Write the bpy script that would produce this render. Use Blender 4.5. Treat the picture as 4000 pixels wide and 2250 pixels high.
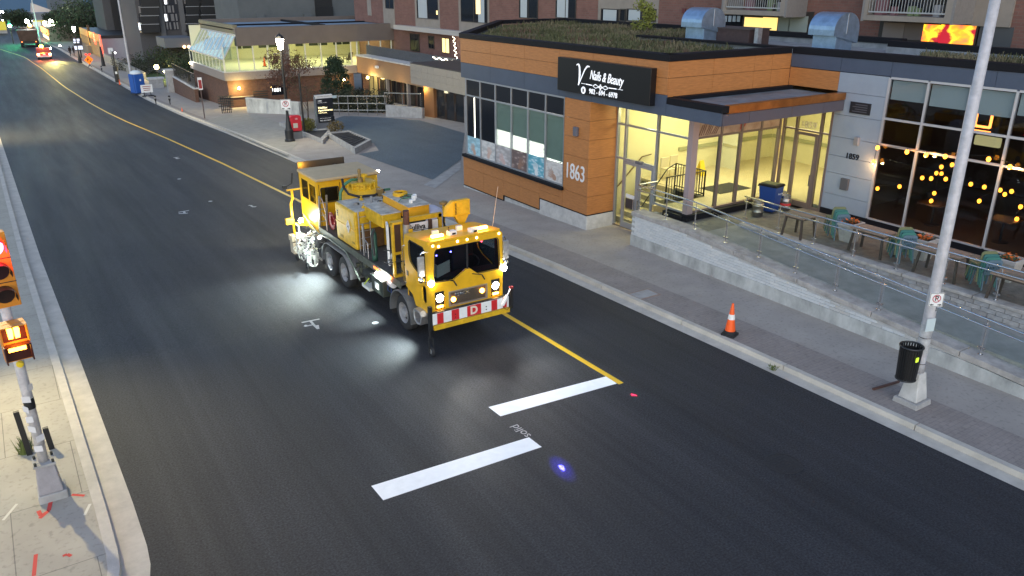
import bpy, bmesh, math, random
from mathutils import Vector, Matrix, Euler
from mathutils.geometry import tessellate_polygon
random.seed(7)
R=math.radians
for o in list(bpy.data.objects): bpy.data.objects.remove(o)
scn=bpy.context.scene; COL=scn.collection

# ------------------------------------------------------------------ camera, sky, sun, exposure
CH=9.0; PITCH=R(21.25); YAW=R(33.048); FPX=3080.0
cam=bpy.data.cameras.new('camera'); camo=bpy.data.objects.new('camera',cam); COL.objects.link(camo)
camo.location=(0,0,CH); camo.rotation_euler=(R(90)-PITCH,0,-YAW)
cam.sensor_width=36; cam.lens=FPX/4000*36; cam.clip_start=.1; cam.clip_end=8000
scn.camera=camo
scn.render.resolution_x=1024; scn.render.resolution_y=576
W=bpy.data.worlds.new('World'); scn.world=W; W.use_nodes=True
nt=W.node_tree; nt.nodes.clear()
sky=nt.nodes.new('ShaderNodeTexSky'); sky.sky_type='NISHITA'; sky.sun_disc=False
SUN_EL,SUN_ROT=R(22.0),R(215)
sky.sun_elevation=SUN_EL; sky.sun_rotation=SUN_ROT; sky.air_density=1.0; sky.dust_density=.3; sky.ozone_density=1.4
bg=nt.nodes.new('ShaderNodeBackground'); bg.inputs[1].default_value=.105
wo=nt.nodes.new('ShaderNodeOutputWorld')
nt.links.new(sky.outputs[0],bg.inputs[0]); nt.links.new(bg.outputs[0],wo.inputs[0])
sl=bpy.data.lights.new('sun','SUN'); sl.energy=.5; sl.angle=R(90); sl.color=(1,.88,.76)
so=bpy.data.objects.new('sun',sl); COL.objects.link(so)
so.rotation_euler=Vector((math.sin(SUN_ROT)*math.cos(SUN_EL),math.cos(SUN_ROT)*math.cos(SUN_EL),math.sin(SUN_EL))).to_track_quat('Z','Y').to_euler()
vs=scn.view_settings; vs.view_transform='Standard'; vs.look='None'; vs.gamma=1; vs.exposure=1.32

# ------------------------------------------------------------------ picture -> place (a pixel gives a direction only)
_M=Euler((R(90)-PITCH,0,-YAW)).to_matrix()
def ray(px,py): return _M@Vector(((px-2000)/FPX,-(py-1125)/FPX,-1))
def on(px,py,ax,v):
    d=ray(px,py); c=Vector((0,0,CH)); return c+d*((v-c[ax])/d[ax])
_YS=[-80,20,32,47,61,75,95,115,160,200,900]; _ZS=[0,0,-.33,-.85,-1.5,-2.2,-2.95,-3.4,-3.9,-4.0,-4.0]
def GZ(y):
    for i in range(len(_YS)-1):
        if y<=_YS[i+1]:
            t=(y-_YS[i])/(_YS[i+1]-_YS[i]); return _ZS[i]+t*(_ZS[i+1]-_ZS[i])
    return _ZS[-1]
def gr(px,py,dz=0):
    z=0
    for i in range(60):
        p=on(px,py,2,z+dz); z=.5*z+.5*GZ(p.y)
    return on(px,py,2,z+dz)

# ------------------------------------------------------------------ materials
MC={}
def mat(name,col,rough=.6,metal=0,var=0,scale=8,bump=0,bscale=40,emit=0,ecol=None,stretch=(1,1,1),col2=None,spec=.5,coat=0):
    if name in MC: return MC[name]
    m=bpy.data.materials.new(name); m.use_nodes=True; n=m.node_tree; b=n.nodes['Principled BSDF']
    c=(*col,1)
    b.inputs['Base Color'].default_value=c; b.inputs['Roughness'].default_value=rough; b.inputs['Metallic'].default_value=metal
    b.inputs['Specular IOR Level'].default_value=spec; b.inputs['Coat Weight'].default_value=coat
    if var or bump or col2:
        tc=n.nodes.new('ShaderNodeTexCoord'); mp=n.nodes.new('ShaderNodeMapping'); mp.inputs['Scale'].default_value=stretch
        n.links.new(tc.outputs['Object'],mp.inputs[0])
    if var or col2:
        nz=n.nodes.new('ShaderNodeTexNoise'); nz.inputs['Scale'].default_value=scale; nz.inputs['Detail'].default_value=6; nz.inputs['Roughness'].default_value=.65
        n.links.new(mp.outputs[0],nz.inputs[0])
        rp=n.nodes.new('ShaderNodeValToRGB'); rp.color_ramp.elements[0].position=.3; rp.color_ramp.elements[1].position=.7
        if col2: rp.color_ramp.elements[0].color=c; rp.color_ramp.elements[1].color=(*col2,1)
        else:
            rp.color_ramp.elements[0].color=(*[x*(1-var) for x in col],1); rp.color_ramp.elements[1].color=(*[min(1,x*(1+var)) for x in col],1)
        n.links.new(nz.outputs[0],rp.inputs[0]); n.links.new(rp.outputs[0],b.inputs['Base Color'])
    if bump:
        n2=n.nodes.new('ShaderNodeTexNoise'); n2.inputs['Scale'].default_value=bscale; n2.inputs['Detail'].default_value=4
        n.links.new(mp.outputs[0],n2.inputs[0]); bp=n.nodes.new('ShaderNodeBump'); bp.inputs['Strength'].default_value=bump; bp.inputs['Distance'].default_value=.02
        n.links.new(n2.outputs[0],bp.inputs['Height']); n.links.new(bp.outputs[0],b.inputs['Normal'])
    if emit:
        b.inputs['Emission Color'].default_value=(*(ecol or col),1); b.inputs['Emission Strength'].default_value=emit
    MC[name]=m; return m
def glass(name,tint=(.8,.85,.85),refl=.5,rough=.02):
    if name in MC: return MC[name]
    m=bpy.data.materials.new(name); m.use_nodes=True; n=m.node_tree; n.nodes.clear()
    o=n.nodes.new('ShaderNodeOutputMaterial'); t=n.nodes.new('ShaderNodeBsdfTransparent'); t.inputs[0].default_value=(*tint,1)
    g=n.nodes.new('ShaderNodeBsdfGlossy'); g.inputs['Roughness'].default_value=rough
    lw=n.nodes.new('ShaderNodeLayerWeight'); f=n.nodes.new('ShaderNodeMath'); f.operation='POWER'; f.inputs[1].default_value=4; n.links.new(lw.outputs['Facing'],f.inputs[0])
    mu=n.nodes.new('ShaderNodeMath'); mu.operation='MULTIPLY_ADD'; mu.inputs[1].default_value=refl; mu.inputs[2].default_value=.05*refl
    x=n.nodes.new('ShaderNodeMixShader')
    n.links.new(f.outputs[0],mu.inputs[0]); n.links.new(mu.outputs[0],x.inputs[0]); n.links.new(t.outputs[0],x.inputs[1]); n.links.new(g.outputs[0],x.inputs[2]); n.links.new(x.outputs[0],o.inputs[0])
    MC[name]=m; return m
def emis(name,col,s): return mat(name,col,.5,emit=s,ecol=col)
def brickmat(name,c1,c2,mortar,scale,axis='X',bw=.5,rh=.25,rough=.85,ms=.02):
    if name in MC: return MC[name]
    m=bpy.data.materials.new(name); m.use_nodes=True; n=m.node_tree; b=n.nodes['Principled BSDF']; b.inputs['Roughness'].default_value=rough
    tc=n.nodes.new('ShaderNodeTexCoord'); sp=n.nodes.new('ShaderNodeSeparateXYZ'); cb=n.nodes.new('ShaderNodeCombineXYZ')
    n.links.new(tc.outputs['Object'],sp.inputs[0])
    if axis=='Z': n.links.new(sp.outputs['X'],cb.inputs[0]); n.links.new(sp.outputs['Y'],cb.inputs[1])
    else:
        ad=n.nodes.new('ShaderNodeMath'); n.links.new(sp.outputs['X'],ad.inputs[0]); n.links.new(sp.outputs['Y'],ad.inputs[1])
        n.links.new(ad.outputs[0],cb.inputs[0]); n.links.new(sp.outputs['Z'],cb.inputs[1])
    k=n.nodes.new('ShaderNodeTexBrick'); k.inputs['Scale'].default_value=scale; k.inputs['Color1'].default_value=(*c1,1); k.inputs['Color2'].default_value=(*c2,1); k.inputs['Mortar'].default_value=(*mortar,1)
    k.inputs['Brick Width'].default_value=bw; k.inputs['Row Height'].default_value=rh; k.inputs['Mortar Size'].default_value=ms
    n.links.new(cb.outputs[0],k.inputs[0])
    nz=n.nodes.new('ShaderNodeTexNoise'); nz.inputs['Scale'].default_value=1.2; nz.inputs['Detail'].default_value=5; n.links.new(tc.outputs['Object'],nz.inputs[0])
    mr=n.nodes.new('ShaderNodeMapRange'); mr.inputs[3].default_value=.75; mr.inputs[4].default_value=1.2; n.links.new(nz.outputs[0],mr.inputs[0])
    n3=n.nodes.new('ShaderNodeTexNoise'); n3.inputs['Scale'].default_value=11; n3.inputs['Detail'].default_value=4; n.links.new(tc.outputs['Object'],n3.inputs[0])
    m3=n.nodes.new('ShaderNodeMapRange'); m3.inputs[1].default_value=.28; m3.inputs[2].default_value=.45; m3.inputs[3].default_value=.78; m3.inputs[4].default_value=1; n.links.new(n3.outputs[0],m3.inputs[0])
    mm=n.nodes.new('ShaderNodeMath'); mm.operation='MULTIPLY'; n.links.new(mr.outputs[0],mm.inputs[0]); n.links.new(m3.outputs[0],mm.inputs[1])
    mx=n.nodes.new('ShaderNodeVectorMath'); mx.operation='SCALE'; n.links.new(k.outputs[0],mx.inputs[0]); n.links.new(mm.outputs[0],mx.inputs['Scale'])
    n.links.new(mx.outputs[0],b.inputs['Base Color'])
    bp=n.nodes.new('ShaderNodeBump'); bp.inputs['Strength'].default_value=.4; bp.inputs['Distance'].default_value=.01; n.links.new(k.outputs[1],bp.inputs['Height']); bp.invert=True; n.links.new(bp.outputs[0],b.inputs['Normal'])
    MC[name]=m; return m

# ------------------------------------------------------------------ objects
INV={}
def tag(o,label=None,cat=None,group=None,kind=None):
    if label: o['label']=label
    if cat: o['category']=cat
    if group: o['group']=group
    if kind: o['kind']=kind
    return o
def thing(name,label,cat,loc=(0,0,0),rotz=0,group=None,local=False):
    o=bpy.data.objects.new(name,None); COL.objects.link(o); o.empty_display_size=.2
    o.location=loc; o.rotation_euler=(0,0,rotz); tag(o,label,cat,group)
    if not local: INV[o.name]=(Matrix.Translation(Vector(loc))@Matrix.Rotation(rotz,4,'Z')).inverted()
    return o
def attach(o,p):
    if p is None: return
    o.parent=p
    if p.name in INV: o.matrix_parent_inverse=INV[p.name]
def link(name,me,m,parent=None,smooth=False,bevel=0,kind=None):
    o=bpy.data.objects.new(name,me); COL.objects.link(o); attach(o,parent)
    if m and not me.materials: me.materials.append(m)
    if smooth:
        me.shade_smooth() if hasattr(me,'shade_smooth') else None
    if bevel:
        b=o.modifiers.new('bevel','BEVEL'); b.width=bevel; b.segments=2; b.limit_method='ANGLE'; b.angle_limit=R(40)
    if kind: o['kind']=kind
    return o
class MB:
    def __init__(s): s.v=[]; s.f=[]
    def add(s,vs,fs):
        n=len(s.v); s.v+= [tuple(v) for v in vs]; s.f+=[tuple(i+n for i in f) for f in fs]; return s
    def box(s,x0,x1,y0,y1,z0,z1):
        x0,x1=min(x0,x1),max(x0,x1); y0,y1=min(y0,y1),max(y0,y1); z0,z1=min(z0,z1),max(z0,z1)
        return s.add([(x0,y0,z0),(x1,y0,z0),(x1,y1,z0),(x0,y1,z0),(x0,y0,z1),(x1,y0,z1),(x1,y1,z1),(x0,y1,z1)],
            [(3,2,1,0),(4,5,6,7),(0,1,5,4),(1,2,6,5),(2,3,7,6),(3,0,4,7)])
    def hexa(s,b,t):   # four bottom and four top corners
        return s.add(list(b)+list(t),[(3,2,1,0),(4,5,6,7),(0,1,5,4),(1,2,6,5),(2,3,7,6),(3,0,4,7)])
    def bar(s,a,b,w,h=None,up=(0,0,1)):
        a,b=Vector(a),Vector(b); h=h or w; d=(b-a).normalized(); u=Vector(up)
        if abs(d.dot(u))>.95: u=Vector((0,1,0))
        x=d.cross(u).normalized(); y=x.cross(d); x*=w/2; y*=h/2
        q=lambda c:[c-x-y,c+x-y,c+x+y,c-x+y]
        return s.add(q(a)+q(b),[(0,1,2,3),(7,6,5,4),(4,5,1,0),(5,6,2,1),(6,7,3,2),(7,4,0,3)])
    def cyl(s,a,b,r0,r1=None,n=16,cap=True):
        a,b=Vector(a),Vector(b); r1=r0 if r1 is None else r1; d=(b-a).normalized()
        u=Vector((0,0,1)) if abs(d.z)<.9 else Vector((1,0,0)); x=d.cross(u).normalized(); y=d.cross(x)
        vs=[];
        for c,r in ((a,r0),(b,r1)):
            for i in range(n): t=2*math.pi*i/n; vs.append(c+x*(r*math.cos(t))+y*(r*math.sin(t)))
        fs=[(i,(i+1)%n,n+(i+1)%n,n+i) for i in range(n)]
        if cap: fs+=[tuple(range(n-1,-1,-1)),tuple(range(n,2*n))]
        return s.add(vs,fs)
    def tube(s,pts,r,n=8):
        pts=[Vector(p) for p in pts]; vs=[]; prev=None
        for i,p in enumerate(pts):
            d=(pts[min(i+1,len(pts)-1)]-pts[max(i-1,0)]).normalized()
            if prev is None:
                u=Vector((0,0,1)) if abs(d.z)<.9 else Vector((1,0,0)); x=d.cross(u).normalized()
            else: x=(prev-d*prev.dot(d)).normalized()
            prev=x; y=d.cross(x); rr=r[i] if isinstance(r,(list,tuple)) else r
            for k in range(n): t=2*math.pi*k/n; vs.append(p+x*(rr*math.cos(t))+y*(rr*math.sin(t)))
        m=len(pts); fs=[]
        for i in range(m-1):
            for k in range(n): fs.append((i*n+k,i*n+(k+1)%n,(i+1)*n+(k+1)%n,(i+1)*n+k))
        fs+=[tuple(range(n-1,-1,-1)),tuple(range((m-1)*n,m*n))]
        return s.add(vs,fs)
    def lathe(s,prof,c=(0,0,0),n=20,ax='z'):   # prof: (r,h)
        c=Vector(c); vs=[]
        for r,h in prof:
            for i in range(n):
                t=2*math.pi*i/n; a,b=r*math.cos(t),r*math.sin(t)
                vs.append(c+(Vector((a,b,h)) if ax=='z' else Vector((h,a,b)) if ax=='x' else Vector((b,h,a))))
        m=len(prof); fs=[]
        for j in range(m-1):
            for i in range(n): fs.append((j*n+i,j*n+(i+1)%n,(j+1)*n+(i+1)%n,(j+1)*n+i))
        if ax=='z' and prof[0][0]>1e-4: fs.append(tuple(range(n-1,-1,-1)))
        if ax=='z' and prof[-1][0]>1e-4: fs.append(tuple(range((m-1)*n,m*n)))
        return s.add(vs,fs)
    def sphere(s,c,r,n=12,sz=1):
        return s.lathe([(max(1e-5,r*math.sin(math.pi*j/8)),-r*sz*math.cos(math.pi*j/8)) for j in range(9)],c,n)
    def plate(s,out,O,U,V,t,holes=()):   # outline in (u,v); thickness t along U x V
        O,U,V=Vector(O),Vector(U).normalized(),Vector(V).normalized(); N=U.cross(V)*t
        loops=[list(out)]+[list(h) for h in holes]; flat=[p for l in loops for p in l]
        tri=tessellate_polygon([[Vector((p[0],p[1],0)) for p in l] for l in loops]); k=len(flat)
        vs=[O+U*p[0]+V*p[1] for p in flat]; vs+=[v+N for v in vs]; fs=[]
        for a in tri:
            (ax,ay),(bx,by),(cx,cy)=[flat[i][:2] for i in a]
            if (bx-ax)*(cy-ay)-(by-ay)*(cx-ax)<0: a=a[::-1]
            fs+=[(a[2],a[1],a[0]),(a[0]+k,a[1]+k,a[2]+k)]
        b=0
        for li,l in enumerate(loops):
            m=len(l); ar=sum(l[i][0]*l[(i+1)%m][1]-l[(i+1)%m][0]*l[i][1] for i in range(m))
            for i in range(m):
                q=(b+i,b+(i+1)%m,b+(i+1)%m+k,b+i+k)
                fs.append(q if (ar>0)==(li==0) else q[::-1])
            b+=m
        return s.add(vs,fs)
    def mesh(s,name):
        me=bpy.data.meshes.new(name); me.from_pydata(s.v,[],s.f); me.update(); return me
    def build(s,name,m,parent=None,smooth=False,bevel=0,kind=None):
        return link(name,s.mesh(name),m,parent,smooth,bevel,kind)
def bx(name,m,parent,*a,bevel=0,kind=None): return MB().box(*a).build(name,m,parent,bevel=bevel,kind=kind)
def copy_tree(o,parent=None):
    c=o.copy(); COL.objects.link(c); c.parent=parent
    for ch in list(o.children): copy_tree(ch,c)
    return c
def struct(o): o['kind']='structure'; return o
def rrect(x0,x1,y0,y1,r,n=4):
    p=[]
    for cx,cy,a in ((x1-r,y0+r,-90),(x1-r,y1-r,0),(x0+r,y1-r,90),(x0+r,y0+r,180)):
        for i in range(n+1): t=R(a+90*i/n); p.append((cx+r*math.cos(t),cy+r*math.sin(t)))
    return p
def rect(x0,x1,y0,y1): return [(x0,y0),(x1,y0),(x1,y1),(x0,y1)]
def circ(cx,cy,r,n=16): return [(cx+r*math.cos(2*math.pi*i/n),cy+r*math.sin(2*math.pi*i/n)) for i in range(n)]
def text(name,s,size,O,U,V,m,parent,depth=.01,shear=0,sx=1,align='CENTER',bold=0,spacing=1):
    c=bpy.data.curves.new('t','FONT'); c.body=s; c.size=size; c.align_x=align; c.align_y='CENTER'; c.extrude=depth/2; c.shear=shear; c.offset=bold; c.space_character=spacing
    o=bpy.data.objects.new('t',c); COL.objects.link(o); dg=bpy.context.evaluated_depsgraph_get(); dg.update()
    me=bpy.data.meshes.new_from_object(o.evaluated_get(dg)); bpy.data.objects.remove(o)
    O,U,V=Vector(O),Vector(U).normalized(),Vector(V).normalized(); N=U.cross(V)
    M=Matrix(((U.x*sx,V.x,N.x,O.x),(U.y*sx,V.y,N.y,O.y),(U.z*sx,V.z,N.z,O.z),(0,0,0,1))); me.transform(M)
    me.materials.clear(); return link(name,me,m,parent)
def lamp(name,typ,loc,power,col,parent=None,size=.1,target=None,angle=60,blend=.4,size_y=None):
    l=bpy.data.lights.new(name,typ); l.energy=power; l.color=col
    if typ=='AREA':
        l.size=size
        if size_y: l.shape='RECTANGLE'; l.size_y=size_y
    else: l.shadow_soft_size=size
    if typ=='SPOT': l.spot_size=R(angle); l.spot_blend=blend
    o=bpy.data.objects.new(name,l); COL.objects.link(o); attach(o,parent); o.location=loc
    if target is not None: o.rotation_euler=(Vector(loc)-Vector(target)).to_track_quat('Z','Y').to_euler()
    return o
YU,XU,ZU=(0,1,0),(1,0,0),(0,0,1)
NY=(0,-1,0)

# shared materials
conc=mat('concrete',(.34,.33,.32),.85,var=.22,scale=2.5,bump=.3,bscale=60)
conc_l=mat('light concrete',(.50,.49,.47),.85,var=.2,scale=3,bump=.25,bscale=50)
steel=mat('brushed steel',(.70,.70,.71),.25,1)
alum=mat('aluminium frame',(.40,.41,.44),.45,.6)
blackm=mat('black metal',(.012,.012,.014),.45)
blackp=mat('black trim',(.010,.010,.013),.6,bump=.1,bscale=20,spec=.15)
darkrub=mat('rubber',(.018,.018,.02),.8,var=.3,scale=12,bump=.3,bscale=60)
white=mat('white paint',(.75,.75,.74),.6,var=.06,scale=6)
gl=glass('window glass'); gldark=glass('dark window glass',(.72,.74,.76),.7)

# ================================================================== GROUND
def lerp_tab(t,y):
    for i in range(len(t)-1):
        if y<=t[i+1][0]:
            k=max(0,(y-t[i][0])/(t[i+1][0]-t[i][0])); return t[i][1]+k*(t[i+1][1]-t[i][1])
    return t[-1][1]
XR=[(-60,15.9),(5,14.97),(12,14.8),(16,14.64),(20,14.48),(25,14.32),(31,14.19),(38,14.12),(46,14.1),(60,14.18),(90,14.15),(113,14.4),(160,14.2),(190,13.9),(235,12.2),(300,10)]
XL=[(-60,.75),(14,.75),(21,.63),(32,.42),(45,.3),(72,.1),(140,-.4),(300,-1)]
xr=lambda y:lerp_tab(XR,y); xl=lambda y:lerp_tab(XL,y)
YG=[-60,-40,-20,-10,-5]+[i for i in range(0,130,1)]+[130+5*i for i in range(30)]+[300,400,600,900]
def strip(name,f0,f1,dz,m,y0,y1,parent=None,kind=None,nx=1,bevel=0):
    ys=[y0]+[y for y in YG if y0<y<y1]+[y1]; vs=[]; fs=[]
    for y in ys:
        a,b=(f0(y) if callable(f0) else f0),(f1(y) if callable(f1) else f1)
        for k in range(nx+1): vs.append((a+(b-a)*k/nx,y,GZ(y)+dz))
    w=nx+1
    for i in range(len(ys)-1):
        for k in range(nx): fs.append((i*w+k,i*w+k+1,(i+1)*w+k+1,(i+1)*w+k))
    o=MB().add(vs,fs).build(name,m,parent)
    if kind: o['kind']=kind
    return o
def kerbsolid(f0,f1,z0,z1,y0,y1,name,m,parent):
    ys=[y0]+[y for y in YG if y0<y<y1]+[y1]; vs=[]; fs=[]
    for y in ys:
        a,b=f0(y),f1(y); g=GZ(y); vs+=[(a,y,g+z0),(a+.025*(1 if b>a else -1),y,g+z1),(b,y,g+z1),(b,y,g+z0)]
    for i in range(len(ys)-1):
        for k in range(4): fs.append((i*4+k,i*4+(k+1)%4,(i+1)*4+(k+1)%4,(i+1)*4+k))
    n=len(ys)-1; fs+=[(0,1,2,3),(n*4+3,n*4+2,n*4+1,n*4)]
    return MB().add(vs,fs).build(name,m,parent)
# asphalt: fine aggregate, roller streaks along the street
def asphalt(name,base,streak=True):
    m=mat(name,base,.62,bump=.7,bscale=70,spec=.3); n=m.node_tree; b=n.nodes['Principled BSDF']; tc=n.nodes.new('ShaderNodeTexCoord')
    def noise(sc,stre,det=4):
        mp=n.nodes.new('ShaderNodeMapping'); mp.inputs['Scale'].default_value=stre; n.links.new(tc.outputs['Object'],mp.inputs[0])
        z=n.nodes.new('ShaderNodeTexNoise'); z.inputs['Scale'].default_value=sc; z.inputs['Detail'].default_value=det; n.links.new(mp.outputs[0],z.inputs[0]); return z.outputs[0]
    def rng(a,lo,hi,l0=.3,l1=.7):
        r=n.nodes.new('ShaderNodeMapRange'); r.inputs[1].default_value=l0; r.inputs[2].default_value=l1; r.inputs[3].default_value=lo; r.inputs[4].default_value=hi; n.links.new(a,r.inputs[0]); return r.outputs[0]
    def mul(a,c):
        k=n.nodes.new('ShaderNodeMath'); k.operation='MULTIPLY'; n.links.new(a,k.inputs[0]); n.links.new(c,k.inputs[1]); return k.outputs[0]
    f=mul(rng(noise(26,(1,1,1),6),.45,1.6),rng(noise(.35,(1,1,1)),.92,1.1))
    if streak: f=mul(f,rng(noise(.55,(1,.008,1),3),.85,1.35))
    if streak: f=mul(f,rng(noise(5,(1,.012,1),6),.86,1.16))
    sp=rng(noise(45,(1,1,1),2),0,.8,.70,.76)
    sc=n.nodes.new('ShaderNodeVectorMath'); sc.operation='SCALE'; sc.inputs[0].default_value=base; n.links.new(f,sc.inputs['Scale'])
    mx=n.nodes.new('ShaderNodeMix'); mx.data_type='RGBA'; n.links.new(sp,mx.inputs['Factor']); n.links.new(sc.outputs[0],mx.inputs['A']); mx.inputs['B'].default_value=(.15,.15,.16,1)
    n.links.new(mx.outputs['Result'],b.inputs['Base Color'])
    n.links.new(rng(noise(1.1,(1,.06,1)),.58,.7),b.inputs['Roughness'])
    return m
asph=asphalt('fresh asphalt',(.0265,.0275,.032)); asph2=asphalt('driveway asphalt',(.10,.13,.15),False)
terr=mat('dirt ground',(.09,.085,.075),.95,var=.3,scale=1)
struct(strip('terrain',-400,400,-.25,terr,-60,380))
wat=mat('harbour water',(.05,.10,.15),.7,bump=.3,bscale=.6,spec=.08); struct(MB().add([(-3000,370,-6),(3000,370,-6),(3000,5000,-6),(-3000,5000,-6)],[(0,1,2,3)]).build('harbour_water',wat))  # sky blue is put into the water's own colour, reflection kept low
struct(strip('road',lambda y:xl(y)-(0 if y>12.5 else 60),lambda y:xr(y)+.04,0,asph,-60,380,nx=6))
side=mat('sidewalk concrete',(.235,.23,.235),.9,var=.16,scale=1.4,bump=.3,bscale=70)
sidew=brickmat('sidewalk slabs',(.35,.315,.28),(.335,.30,.268),(.25,.23,.205),1.0,'Z',5.2,3.6,.9,.004)
paver=brickmat('paver strip',(.29,.25,.225),(.265,.23,.21),(.235,.205,.19),1.0,'Z',.22,.11,.9,.008)
gut=mat('gutter concrete',(.48,.445,.39),.88,var=.16,scale=2.2,bump=.35,bscale=50)
SW=.12
g_r=strip('gutter_right',xr,lambda y:xr(y)+.34,.006,gut,-60,300,kind='structure')
kerb_r=thing('kerb_right',None,None); kerb_r['kind']='structure'
y=-6.0
while y<232:
    L=3.4 if y<60 else 8; kerbsolid(lambda q:xr(q)+.335,lambda q:xr(q)+.52,-.1,SW+.01,y+.012,y+L-.012,'kerb_stone',gut,kerb_r); y+=L
struct(strip('brick_strip',lambda q:xr(q)+.52,lambda q:xr(q)+1.75,SW,paver,-60,32))
struct(strip('brick_strip_far',lambda q:xr(q)+.52,lambda q:xr(q)+.95,SW,paver,52,300))
struct(strip('sidewalk_right',lambda q:xr(q)+.5,90,SW-.008,sidew,-60,300,nx=4))
# left pavement with its round corner
lw=brickmat('pale sidewalk slabs',(.40,.37,.31),(.37,.345,.29),(.2,.185,.16),1.0,'Z',2.3,2.1,.9,.008)
def corner(off):
    r=4.0+0; pts=[]
    for i in range(13):
        t=R(90*i/12); pts.append((xl(13)-4.0+(4.0+off)*math.cos(t),12.6-(4.0+off)*math.sin(t)))
    return pts
def leftshape(off,z,name,m):
    p=corner(off); vs=[];fs=[]
    ys=[y for y in YG if y>12.6 and y<=300]
    edge=[(xl(y)+off,y) for y in reversed(ys)]+[(xl(12.6)+off,12.6)]+p[1:]
    edge+=[(-60,edge[-1][1])]
    bm=[(-60 if y>12.6 else -60,y) for x,y in edge]
    for (x,y),(bx_,by) in zip(edge,bm): vs+=[(x,y,GZ(y)+z),(bx_,by,GZ(by)+z)]
    for i in range(len(edge)-1): fs.append((2*i,2*i+2,2*i+3,2*i+1))
    return MB().add(vs,fs).build(name,m)
struct(leftshape(0,.006,'gutter_left',gut))
struct(leftshape(-.6,SW,'sidewalk_left',lw))
# kerb on the left
p0=[(xl(y)-.42,y) for y in reversed([q for q in YG if 13<=q<=300])]+corner(-.42); p1=[(xl(y)-.62,y) for y in reversed([q for q in YG if 13<=q<=300])]+corner(-.62)
vs=[];fs=[]
for (a,b),(c,d) in zip(p0,p1): vs+=[(a,b,GZ(b)-.1),(a-.02,b,GZ(b)+SW+.015),(c,d,GZ(d)+SW+.015),(c,d,GZ(d)-.1)]
for i in range(len(p0)-1):
    for k in range(4): fs.append((i*4+k,(i+1)*4+k,(i+1)*4+(k+1)%4,i*4+(k+1)%4))
struct(MB().add(vs,fs).build('kerb_left',gut))
# driveway and concrete apron
def sheet(name,pts,dz,m):
    P=[gr(x,y,dz) for x,y in pts]; tri=tessellate_polygon([[Vector((p.x,p.y,0)) for p in P]])
    # follow the slope: subdivide with a grid clipped by rows
    bm=bmesh.new(); vs=[bm.verts.new((p.x,p.y,0)) for p in P]; bm.faces.new(vs)
    for yy in range(int(min(p.y for p in P)),int(max(p.y for p in P))+1):
        bmesh.ops.bisect_plane(bm,geom=bm.verts[:]+bm.edges[:]+bm.faces[:],plane_co=(0,yy,0),plane_no=(0,1,0))
    for v in bm.verts: v.co.z=GZ(v.co.y)+dz
    bmesh.ops.triangulate(bm,faces=bm.faces[:]); bmesh.ops.recalc_face_normals(bm,faces=bm.faces[:])
    if bm.faces[:] and bm.faces[0].normal.z<0: bmesh.ops.reverse_faces(bm,faces=bm.faces[:])
    me=bpy.data.meshes.new(name); bm.to_mesh(me); bm.free(); return link(name,me,m)
struct(sheet('driveway',[(1400,602),(1692,702),(1800,628),(1815,520),(1720,492),(1640,470),(1480,458),(1345,452),(1290,470),(1300,520),(1460,560),(1480,588)],SW+.004,asph2))
apron=mat('apron concrete',(.30,.285,.25),.9,var=.15,scale=2,bump=.2)
struct(sheet('concrete_apron',[(800,474),(905,517),(1120,608),(1165,560),(1090,480),(1000,446),(890,446)],SW+.004,apron))
struct(sheet('sidewalk_crossing',[(1655,722),(1698,696),(1800,622),(1800,660),(1700,735)],SW+.004,conc))
# painted lines
wpaint=mat('fresh white line paint',(.93,.94,.95),.6,var=.05,scale=5); ypaint=mat('fresh yellow line paint',(.75,.46,.015),.5,var=.06,scale=6); chalk=mat('survey paint',(.45,.45,.45),.8,var=.3,scale=9)
ylp=[(2427,1499),(1972,1227),(1140,770),(850,630),(650,540),(420,440),(240,330),(160,265),(100,225),(50,208),(0,192),(-60,180)]
YT=sorted([(p.y,p.x) for p in [gr(*q) for q in ylp]]); yx=lambda q:lerp_tab(YT,q)
tag(strip('yellow_centre_line',lambda q:yx(q)-.075,lambda q:yx(q)+.075,.004,ypaint,YT[0][0],YT[-1][0]),'long fresh yellow centre line painted along the dark asphalt','road marking')
def quad(name,pts,dz,m,label,cat,group=None):
    P=[gr(x,y,dz) for x,y in pts]; o=MB().add(P,[tuple(range(len(P)))]).build(name,m); 
    if o.data.polygons[0].normal.z<0: o.data.flip_normals()
    return tag(o,label,cat,group)
quad('white_stop_bar',[(1908,1590),(2368,1470),(2410,1498),(1955,1626)],.004,wpaint,'white painted bar joined to the end of the yellow line','road marking')
quad('white_stop_bar',[(1450,1898),(2066,1708),(2116,1746),(1497,1954)],.004,wpaint,'longer white painted bar nearest the bottom of the street','road marking')
def marks(name,strokes,label,r=.035):
    mb=MB()
    for st in strokes:
        for a,b in zip(st[:-1],st[1:]):
            A,B=gr(*a,.004),gr(*b,.004); d=(B-A); 
            if d.length<1e-6: continue
            nrm=Vector((-d.y,d.x,0)).normalized()*r; mb.add([A-nrm,B-nrm,B+nrm,A+nrm],[(0,1,2,3)])
    o=mb.build(name,chalk); tag(o,label,'road marking'); return o
marks('survey_arrow',[[(1178,1260),(1248,1246)],[(1212,1253),(1225,1268)],[(1225,1268),(1190,1275),(1196,1269)],[(1225,1268),(1243,1285),(1240,1270)]],'chalk arrow on asphalt left of the truck front wheel')
marks('survey_arrow',[[(697,829),(738,822)],[(718,826),(722,834),(698,834)],[(722,834),(734,832)]],'chalk arrow far left of the truck rear cabin',.05)
marks('survey_arrow',[[(970,802),(985,802)],[(980,803),(990,809),(1000,806)]],'faint chalk arrow just left of the truck boom',.05)
marks('survey_arrow',[[(678,616),(698,614)],[(688,616),(692,620),(702,618)]],'small chalk arrow beyond the others up the street',.06)
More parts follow.
